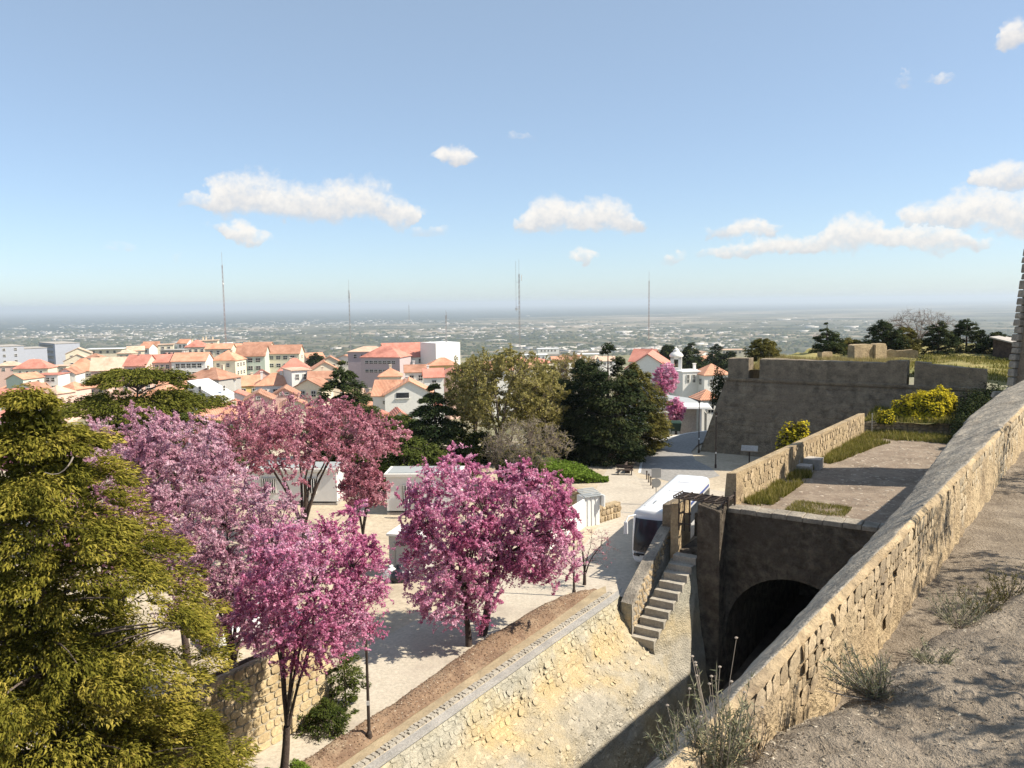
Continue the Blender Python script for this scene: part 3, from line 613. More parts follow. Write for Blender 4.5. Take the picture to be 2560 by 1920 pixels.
# concrete blocks by the parapet
for (s, n, d, lab) in ((53.6, -12.75, (1.5, .9, .55), 'lower concrete step block against the terrace parapet'), (55.2, -12.3, (1.2, 1.1, .75), 'taller concrete block standing behind the step block on the terrace')):
    b = MB(); b.box((0, 0, d[2]/2), d); b.box((-.3, .2, d[2]+.12), (.5, .35, .24)) if d[2] < .6 else None
    o = b.build('concrete_block', M['concrete'], bevel=.03); o.location = SN(s, n, 4.15); o.rotation_euler = (0, 0, YAW_N); tag(o, lab, 'block')
# garden step at the far end of the terrace and the shaded bank under the castle wall
gw = empty('garden_wall', SN(73.5, -8, 4.2)); tag(gw, 'low rough stone wall holding up the flower bed at the end of the terrace', 'wall'); inv = Matrix.Translation(-gw.location)
b = MB(); b.hexa([SN(72.3, -11.9, 4), SN(74.8, -4.6, 4), SN(75.3, -4.6, 4), SN(72.9, -11.9, 4)], [SN(72.3, -11.9, 5.05), SN(74.8, -4.6, 5.25), SN(75.3, -4.6, 5.25), SN(72.9, -11.9, 5.05)])
o = b.build('core', M['dark_wall'], gw); o.matrix_parent_inverse = inv
def fn_gw(a, bb):
    d = (SN(74.8, -4.6)-SN(72.3, -11.9)); p = SN(72.3, -11.9, 4.2)+d*(a/7.7)+Vector((0, 0, bb)); return p-gw.location, d.normalized(), Vector((0, 0, 1)), Vector((-E2[0], -E2[1], 0))
lay_stones(fn_gw, 7.6, .95, .3, .3, .03, 35, gw, 'stone', RUB, 90, .08, 1.5)
def bank(U, W):
    n = -12.2+W*26; z = np.interp(W, [0, .28, .36, .46, 1.0], [5.1, 5.3, 5.9, 6.9, 8.6])+np.clip((U-74)/16, 0, 1)*np.interp(W, [0, .3, .45, 1], [0.6, 1.2, .9, .3])
    z = z+(fbm(np.stack([U*.5, n*.5, U*0+9], -1), 4)-.47)*.7
    return np.stack([U*E2[0]+n*N2[0], U*E2[1]+n*N2[1], z], -1)
P, F = grid_surface(bank, np.linspace(73, 80.0, 24), np.linspace(0, 1, 70))
M['grass_soil'] = rough_mat('grassy_soil', (.115, .125, .035), (.20, .18, .06), .9, .6, .97, (.26, .22, .11), .3)
struct(finish('garden_bank', np_mesh('garden_bank', P, F), M['grass_soil'], smooth=True))
def bank2(U, W):
    n = -5.6+W*7.5; z = 4.1+np.clip(W*1.5, 0, 1)*np.interp(U, [55, 64, 74], [0.2, 1.2, 2.8]); z = z+(fbm(np.stack([U*.6, n*.6, U*0+4], -1), 4)-.47)*.8*np.clip(W*3, 0, 1)
    return np.stack([U*E2[0]+n*N2[0], U*E2[1]+n*N2[1], z], -1)
P, F = grid_surface(bank2, np.linspace(54, 75, 50), np.linspace(0, 1, 24))
struct(finish('shaded_bank', np_mesh('shaded_bank', P, F), M['grass_soil'], smooth=True))

# ================================================================== bastion
ba = empty('bastion', SN(79, -20, 0)); tag(ba, 'big sloping stone bastion in shade, grass and trees on its top', 'bastion'); inv = Matrix.Translation(-ba.location)
def bface(U, W):   # front face: n along U, height along W
    nb_, nt_ = U, np.interp(U, [-28.8, -20, 4], [-26.6, -19.3, 4]); n = nb_+(nt_-nb_)*W; s = 78.6+1.75*W; z = -.4+W*7.9
    r = fbm(np.stack([n*.45, z*.6, s*0+2], -1), 5)-.47; s = s-r*.35; return np.stack([s*E2[0]+n*N2[0], s*E2[1]+n*N2[1], z], -1)
P, F = grid_surface(bface, np.linspace(-28.8, 4, 120), np.linspace(0, 1, 36))
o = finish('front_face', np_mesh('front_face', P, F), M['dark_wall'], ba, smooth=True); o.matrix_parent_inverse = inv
def bside(U, W):
    s = 78.6+1.75*W+U*(1-.04*W); n = -28.8+2.2*W-U*.06; z = -.4+W*7.9-U*.0
    r = fbm(np.stack([s*.45, z*.6, s*0+7], -1), 5)-.47; r = r*np.clip(U*2, 0, 1); n = n+r*.35; return np.stack([s*E2[0]+n*N2[0], s*E2[1]+n*N2[1], z], -1)
P, F = grid_surface(bside, np.linspace(0, 60, 60), np.linspace(0, 1, 24))
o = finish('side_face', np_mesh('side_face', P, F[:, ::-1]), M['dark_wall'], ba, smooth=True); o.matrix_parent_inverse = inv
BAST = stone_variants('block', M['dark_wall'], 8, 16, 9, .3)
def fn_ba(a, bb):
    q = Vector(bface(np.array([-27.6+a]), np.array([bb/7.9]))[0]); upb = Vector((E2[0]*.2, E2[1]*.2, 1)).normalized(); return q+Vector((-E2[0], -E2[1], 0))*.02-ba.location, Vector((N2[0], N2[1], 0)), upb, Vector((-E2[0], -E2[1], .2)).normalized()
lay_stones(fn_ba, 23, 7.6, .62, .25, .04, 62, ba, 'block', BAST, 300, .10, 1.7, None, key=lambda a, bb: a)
# cordon
b = MB(); b.hexa([SN(80.15, -26.75, 7.3), SN(80.15, -4, 7.3), SN(80.5, -4, 7.3), SN(80.5, -26.75, 7.3)], [SN(80.1, -26.8, 7.62), SN(80.1, -4, 7.62), SN(80.5, -4, 7.62), SN(80.5, -26.8, 7.62)])
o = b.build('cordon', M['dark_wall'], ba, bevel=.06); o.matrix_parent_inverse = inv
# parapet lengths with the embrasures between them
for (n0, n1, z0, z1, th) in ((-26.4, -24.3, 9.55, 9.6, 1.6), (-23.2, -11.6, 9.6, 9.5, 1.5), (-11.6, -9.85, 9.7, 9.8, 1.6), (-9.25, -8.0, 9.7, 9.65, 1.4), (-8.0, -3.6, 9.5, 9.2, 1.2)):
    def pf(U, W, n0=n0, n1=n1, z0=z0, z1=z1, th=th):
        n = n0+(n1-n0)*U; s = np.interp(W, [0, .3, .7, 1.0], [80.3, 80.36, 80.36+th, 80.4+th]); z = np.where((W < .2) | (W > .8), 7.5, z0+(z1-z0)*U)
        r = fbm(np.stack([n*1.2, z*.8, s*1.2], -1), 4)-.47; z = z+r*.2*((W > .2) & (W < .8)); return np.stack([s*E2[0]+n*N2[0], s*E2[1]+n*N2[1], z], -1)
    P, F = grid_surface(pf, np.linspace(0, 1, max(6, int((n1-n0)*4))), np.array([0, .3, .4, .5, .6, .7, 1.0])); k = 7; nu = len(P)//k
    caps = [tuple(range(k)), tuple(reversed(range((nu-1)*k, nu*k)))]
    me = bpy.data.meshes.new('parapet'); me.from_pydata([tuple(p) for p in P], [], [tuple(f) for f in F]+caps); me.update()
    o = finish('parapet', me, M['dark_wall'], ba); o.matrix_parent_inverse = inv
def btop(U, W):
    s = 80.6+U; n = -26.9+W*40; z = 8.35+(fbm(np.stack([s*.3, n*.3, s*0+1], -1), 4)-.47)*.9+np.interp(W, [0, .55, .62, 1], [0, 0, -.4, -.6])
    return np.stack([s*E2[0]+n*N2[0], s*E2[1]+n*N2[1], z], -1)
P, F = grid_surface(btop, np.linspace(0, 60, 70), np.linspace(0, 1, 60))
o = finish('top_lawn', np_mesh('top_lawn', P, F), rough_mat('dry_lawn', (.20, .185, .06), (.34, .28, .12), .5, .6, .97, (.15, .16, .05), .2), ba, smooth=True); o.matrix_parent_inverse = inv
# ruined stubs of wall standing on the bastion
rng = random.Random(3)
for (u, v, w, h, d, lab) in ((2150, 897, 2.6, 1.7, 1.2, 'tall dark-sided wall stub on the bastion lawn'), (2195, 896, 1.6, 1.75, 1.0, 'sunlit upright block beside the tall stub on the bastion'), (2240, 893, 4.6, .95, .8, 'low pale broken wall right of the upright block on the bastion'), (2062, 896, 1.5, .9, .9, 'small pale block standing in the dry grass of the bastion')):
    p = on(u, v, 8.5); nx, nz = 8, 6; b = MB()
    prof_ = [(x/nx-.5)*w for x in range(nx+1)]; hs = [h*(1-.25*rng.random()*(x in (0, nx) or h < 1)) for x in range(nx+1)]
    for i in range(nx):
        b.hexa([(prof_[i], -d/2, -.4), (prof_[i+1], -d/2, -.4), (prof_[i+1], d/2, -.4), (prof_[i], d/2, -.4)], [(prof_[i], -d/2*.9, hs[i]), (prof_[i+1], -d/2*.9, hs[i+1]), (prof_[i+1], d/2*.9, hs[i+1]), (prof_[i], d/2*.9, hs[i])])
    o = b.build('ruined_wall', M['castle']); o.location = p; o.rotation_euler = (0, 0, YAW_N+.9 if w < 3 else YAW_N+.3); tag(o, lab, 'wall')

# ================================================================== castle wall and walkway on the right
cw = empty('castle_wall', TW(15, -3, 10.5)); tag(cw, 'rough sandstone castle parapet running from the bottom edge up to the tower', 'castle wall'); inv = Matrix.Translation(-cw.location)
def wl(t): return np.interp(t, [0, 8.3, 11.9, 14.7, 16.9, 21.7, 27.2, 33, 42.6, 48, 60], [-3.35, -3.38, -3.47, -3.54, -3.6, -3.86, -4.2, -4.5, -4.55, -4.3, -4.2])
def cwf(U, W):
    a = [0, .08, .12, .55, .9, .94, 1.0]
    L_ = wl(U); w = np.zeros_like(U); z = np.zeros_like(U)
    for k in range(len(U)):
        l = L_[k]; w[k] = np.interp(W[k], a, [l-.35, l, l+.02, (l-2.7)/2, -2.78, -2.68, -2.6]); z[k] = np.interp(W[k], a, [-6, 11.05, 11.2, 11.55, 11.80, 11.74, 10.2])
    q = np.stack([U*1.3, w*1.6, z*1.3], -1); r = fbm(q, 5)-.47; r2 = fbm(q*3.1+4, 3)-.45
    msk = (z > 9); fl = np.clip((W-.9)/.05, 0, 1); r3 = fbm(np.stack([U*6, w*4, z*2.2], -1), 3)-.45; z = z+(r*.30+r2*.16)*msk*(1-.7*fl); w = w+(r*.34+r2*.12)*msk*(1-.5*fl)+r3*.13*msk*fl
    return np.stack([U*D2[0]+w*M2[0], U*D2[1]+w*M2[1], z], -1)
P, F = grid_surface(cwf, np.concatenate([np.linspace(-4, 4, 8), np.linspace(4.2, 45, 330), np.linspace(46, 66, 10)]), np.concatenate([[0, .06], np.linspace(.08, .94, 26), np.linspace(.945, 1.0, 10)]))
nW = 38; mi_ = ((np.arange(len(F)) % (nW-1)) >= 26).astype(int)
o = finish('wall_body', np_mesh('wall_body', P, F, mi_), [M['castle_grey'], M['castle']], cw, smooth=True); o.matrix_parent_inverse = inv
def fn_cw(a, bb):
    t = 5.5+a; return TW(t, -2.64, 10.45+bb)-cw.location, Vector((D2[0], D2[1], 0)), Vector((0, 0, 1)), Vector((M2[0], M2[1], 0))
lay_stones(fn_cw, 34, 1.32, .2, .5, .008, 41, cw, 'stone', RUB, 300, .012, 1.15, M['rubble_stuff'], key=lambda a, bb: a, skip=lambda a, bb: rk.random() < .22)
def walk(U, W):
    w = -2.75+W*9; z = 10.45+(fbm(np.stack([U*1.1, w*1.1, U*0], -1), 4)-.47)*.22+W*.1
    return np.stack([U*D2[0]+w*M2[0], U*D2[1]+w*M2[1], z], -1)
P, F = grid_surface(walk, np.linspace(0, 62, 160), np.concatenate([np.linspace(0, .3, 24), np.linspace(.34, 1, 12)]))
M['walk'] = rough_mat('trodden_earth', (.245, .20, .15), (.36, .30, .23), 1.3, 1.0, .97, (.19, .155, .12), .9, dist=.10, fine=12)
struct(finish('walkway', np_mesh('walkway', P, F), M['walk'], smooth=True))
# the raised bank nearest the camera
edge = [(-1.0, 3.0), (0.6, 5.3), (1.6, 6.35), (2.3, 6.97), (3.15, 7.7), (4.0, 8.35), (4.9, 9.2), (6.66, 10.4), (9.5, 12.6), (14, 16)]
edge_x = np.array([p[0] for p in edge]); edge_y = np.array([p[1] for p in edge])
def near_bank(U, W):
    x0 = np.interp(U, np.arange(len(edge_x)), edge_x); y0 = np.interp(U, np.arange(len(edge_y)), edge_y)
    x0 = x0+.22*(fbm(np.stack([U*2.2, U*0, U*0+3], -1), 4)-.47); y0 = y0+.3*(fbm(np.stack([U*2.2, U*0+8, U*0], -1), 4)-.47)
    x = x0+(M2[0]*6)*W**1.3-np.where(W == 0, .05, 0); y = y0+(M2[1]*6-2.0)*W**1.3
    z = np.where(W == 0, 9.9, 11.36+.14*np.clip(W*14, 0, 1)+W*.35)
    q = np.stack([x*1.4, y*1.4, x*0], -1); z = z+np.where(W > 0, (fbm(q, 4)-.47)*.30+(fbm(q*5, 3)-.45)*.10, 0)
    return np.stack([x, y, z], -1)
P, F = grid_surface(near_bank, np.linspace(0, 9, 220), np.concatenate([[0, .004], np.linspace(.012, 1, 110)]))
struct(finish('earth_bank', np_mesh('earth_bank', P, F[:, ::-1]), M['walk'], smooth=True))
# the tower at the right edge
tw = empty('castle_tower', (34, 49.7, 9)); tag(tw, 'dark stone tower with knobbly corner stones at the right edge', 'tower'); inv = Matrix.Translation(-tw.location)
b = MB(); b.hexa([(30.95, 45.6, 2), (39, 45.6, 2), (39, 50.4, 2), (30.95, 50.4, 2)], [(32.3, 45.8, 20), (39, 45.8, 20), (39, 50.2, 20), (32.3, 50.2, 20)])
o = b.build('wall', M['dark_wall'], tw); o.matrix_parent_inverse = inv
rng = random.Random(8); z = 8.6; k = 0
while z < 19.9:
    h = rng.uniform(.38, .62); x = 30.95+(z-2)/18*1.35; ln = .95 if k % 2 else .6; bb = MB()
    bb.box((0, 0, 0), (ln, .7, h-.05), taper=.9); o = bb.build('corner_stone', M['castle_grey'], tw, bevel=.06)
    o.matrix_parent_inverse = inv; o.location = (x+ln/2-.16-rng.uniform(0, .14), 50.4-(z-2)/18*.2-.2, z+h/2); z += h; k += 1
for k in range(5):
    bb = MB(); s_ = rng.uniform(.4, .8); bb.box((0, 0, 0), (s_, s_*.8, s_*.6), taper=.7); o = bb.build('rock', M['castle_grey'], None, bevel=.08)
    o.location = (30.3+k*.45-.6*(k % 2), 49.6-.25*k, 9.35+.1*k); o.rotation_euler = (0, 0, rng.random()*3); tag(o, ['leftmost', 'second', 'middle', 'fourth', 'rightmost'][k]+' of the loose rocks at the foot of the tower', 'rock', 'loose rocks at the foot of the tower')
# lawn and low hedge between bastion and tower
def lawn(U, W):
    x = 28+W*60; y = 55+U*50; z = 7.4+(fbm(np.stack([x*.2, y*.2, x*0], -1), 3)-.47)*.8+U*.9; return np.stack([x, y, z], -1)
# keep of the castle, to the right of the frame (its long shadow lies across the road)
kp = empty('castle_keep', (55, 69.2, 6)); tag(kp, 'tall stone keep of the castle to the right of the tower', 'tower'); inv = Matrix.Translation(-kp.location)
b = MB(); b.hexa([(49.6, 66.2, -4), (60.4, 66.2, -4), (60.4, 72.2, -4), (49.6, 72.2, -4)], [(50, 66.4, 40.5), (60, 66.4, 40.5), (60, 72, 40.5), (50, 72, 40.5)])
o = b.build('wall', M['castle'], kp); o.matrix_parent_inverse = inv
for (x, y) in [(50.5+k*1.8, yy) for k in range(6) for yy in (66.7, 71.7)]+[(xx, 66.7+k*1.67) for k in (1, 2) for xx in (50.5, 59.5)]:
    b = MB(); b.box((x, y, 41.3), (1.0, .7, 1.6)); o = b.build('merlon', M['castle'], kp, bevel=.05); o.matrix_parent_inverse = inv
for (x, y) in ((32.7, 46.5), (32.7, 48.0), (32.7, 49.5), (34.5, 46.3), (36.3, 46.3), (34.5, 49.7), (36.3, 49.7)):
    b = MB(); b.box((x, y, 20.7), (.8, .8, 1.4)); o = b.build('merlon', M['dark_wall'], tw, bevel=.05); o.matrix_parent_inverse = Matrix.Translation(-tw.location)
# ================================================================== the town
_win_cache = {}
def window_mesh(w, h, fr='shutter'):
    k = (round(w, 2), round(h, 2), fr)
    if k not in _win_cache:
        b = MB(); f = .12
        b.box((0, -.03, h/2+f/2), (w+2*f, .12, f), 0); b.box((0, -.05, -f/2), (w+2.6*f, .2, f), 0)
        b.box((-w/2-f/2, -.03, 0), (f, .12, h), 0); b.box((w/2+f/2, -.03, 0), (f, .12, h), 0); b.box((0, -.02, 0), (.07, .05, h), 0)
        b.box((0, .0, 0), (w, .03, h), 1)
        me = b.mesh('window'); me.materials.append(M[fr]); me.materials.append(M['glass']); _win_cache[k] = me
    return _win_cache[k]
def add_windows(root, face, W, D, z_lo, z_hi, rows, cols, w, h, off=0.0, span=.8):
    """face 'front' (-y) or 'right' (+x) or 'left' (-x) in the house's own axes"""
    for r in range(rows):
        z = z_lo+(z_hi-z_lo)*(r+.5)/rows
        for c in range(cols):
            t = ((c+.5)/cols-.5)*span
            o = bpy.data.objects.new('window', window_mesh(w, h)); COL.objects.link(o); o.parent = root
            if face == 'front': o.location = (t*W+off, -D/2-.04, z)
            elif face == 'right': o.location = (W/2+.04, t*D+off, z); o.rotation_euler = (0, 0, R(90))
            else: o.location = (-W/2-.04, t*D+off, z); o.rotation_euler = (0, 0, R(-90))
def house(name, label, u, v, Y, W, D, yaw, roof='hip', rise=1.8, wall='whitewash', tile='tiles', front=None, right=None, left=None, chim=0, group='houses of the town', cat='house', over=.35, drop=None, seed=0, wsize=(1.0, 1.25), zlo=None, gable_windows=0):
    """u, v: pixel of the middle of the front eave; Y its distance; local x = width, -y = front"""
    p = at(u, v, Y); yw = R(yaw); c, s = math.cos(yw), math.sin(yw)
    cx, cy = p.x-(-s)*(-D/2)*1.0, p.y-c*(-D/2)      # centre lies D/2 behind the front eave
    gz_ = gz(cy)-1.2 if drop is None else p.z-drop
    H = p.z-gz_
    root = empty(name, (cx, cy, gz_), yw); tag(root, label, cat, group)
    b = MB(); x, y = W/2, D/2
    if roof == 'gable_front':      # ridge runs front to back, gable faces the viewer
        b.add([(-x, -y, 0), (x, -y, 0), (x, -y, H), (0, -y, H+rise), (-x, -y, H), (-x, y, 0), (x, y, 0), (x, y, H), (0, y, H+rise), (-x, y, H)],
              [(0, 1, 2, 3, 4), (6, 5, 9, 8, 7), (1, 6, 7, 2), (5, 0, 4, 9), (0, 5, 6, 1)])
    elif roof == 'gable_side':
        b.add([(-x, -y, 0), (x, -y, 0), (x, y, 0), (-x, y, 0), (-x, -y, H), (x, -y, H), (x, y, H), (-x, y, H), (-x, 0, H+rise), (x, 0, H+rise)],
              [(0, 1, 5, 4), (1, 2, 6, 9, 5), (2, 3, 7, 6), (3, 0, 4, 8, 7), (3, 2, 1, 0)])
    elif roof == 'shed':
        b.hexa([(-x, -y, 0), (x, -y, 0), (x, y, 0), (-x, y, 0)], [(-x, -y, H), (x, -y, H-rise), (x, y, H-rise), (-x, y, H)])
    else:
        b.box((0, 0, H/2), (W, D, H))
    b.build('wall', M[wall], root)
    t = .16; o_ = over; rb = MB()
    def slab(q):  # thick quad
        n = (Vector(q[1])-Vector(q[0])).cross(Vector(q[2])-Vector(q[0])).normalized()*t
        if n.z < 0: n = -n; q = q[::-1]
        rb.hexa([Vector(a)+Vector((0, 0, .01)) for a in q], [Vector(a)+n for a in q])
    k = rise/x if roof == 'gable_front' else rise/y
    if roof == 'gable_front':
        slab([(0, -y-o_, H+rise), (x+o_, -y-o_, H-k*o_), (x+o_, y+o_, H-k*o_), (0, y+o_, H+rise)]); slab([(-x-o_, -y-o_, H-k*o_), (0, -y-o_, H+rise), (0, y+o_, H+rise), (-x-o_, y+o_, H-k*o_)])
    elif roof == 'gable_side':
        slab([(-x-o_, -y-o_, H-k*o_), (x+o_, -y-o_, H-k*o_), (x+o_, 0, H+rise), (-x-o_, 0, H+rise)]); slab([(-x-o_, 0, H+rise), (x+o_, 0, H+rise), (x+o_, y+o_, H-k*o_), (-x-o_, y+o_, H-k*o_)])
    elif roof == 'hip':
        rr = max(0.0, x-y); X_, Y_ = x+o_, y+o_; base = [(-X_, -Y_, H), (X_, -Y_, H), (X_, Y_, H), (-X_, Y_, H)]
        if W >= D: rg = [(-rr, 0, H+rise), (rr+.01, 0, H+rise)]; fs = [(4, 5, 9, 8), (5, 6, 9), (6, 7, 8, 9), (7, 4, 8)]
        else: rr = y-x; rg = [(0, -rr, H+rise), (0, rr, H+rise)]; fs = [(4, 5, 8), (5, 6, 9, 8), (6, 7, 9), (7, 4, 8, 9)]
        V_ = [(q[0], q[1], H-.02) for q in base]+[(q[0], q[1], H+.14) for q in base]+rg
        rb.add(V_, [(3, 2, 1, 0), (0, 1, 5, 4), (1, 2, 6, 5), (2, 3, 7, 6), (3, 0, 4, 7)]+fs)
    elif roof == 'flat':
        rb.box((0, 0, H+.1), (W+2*o_, D+2*o_, .2))
    elif roof == 'shed':
        slab([(-x-o_, -y-o_, H+.02), (x+o_, -y-o_, H-rise), (x+o_, y+o_, H-rise), (-x-o_, y+o_, H+.02)])
    ro = rb.build('roof', M[tile], root)
    rng = random.Random(hash(label) % 9999 if False else (len(label)*37+seed))
    for i in range(chim):
        cb = MB(); xx = rng.uniform(-.35, .35)*W; yy = rng.uniform(-.1, .35)*D; hh = H+rise*.55
        cb.box((xx, yy, hh+.6), (.55, .5, 1.9)); cb.box((xx, yy, hh+1.62), (.75, .7, .14)); cb.build('chimney', M[wall if wall in ('whitewash', 'cream', 'pink_wall') else 'cream'], ro)
    zl = H-6.0 if zlo is None else H-zlo
    for face, spec in (('front', front), ('right', right), ('left', left)):
        if spec: add_windows(root, face, W, D, max(.2, H-2.9*spec[0]) if zlo is None else zl, H-.1, spec[0], spec[1], wsize[0], wsize[1])
    if gable_windows: add_windows(root, 'front', W*.5, D, H-.3, H+rise*.6, 1, gable_windows, .6, .6)
    return root
TW_ = dict(wall='whitewash'); G1 = 'houses of the old town'
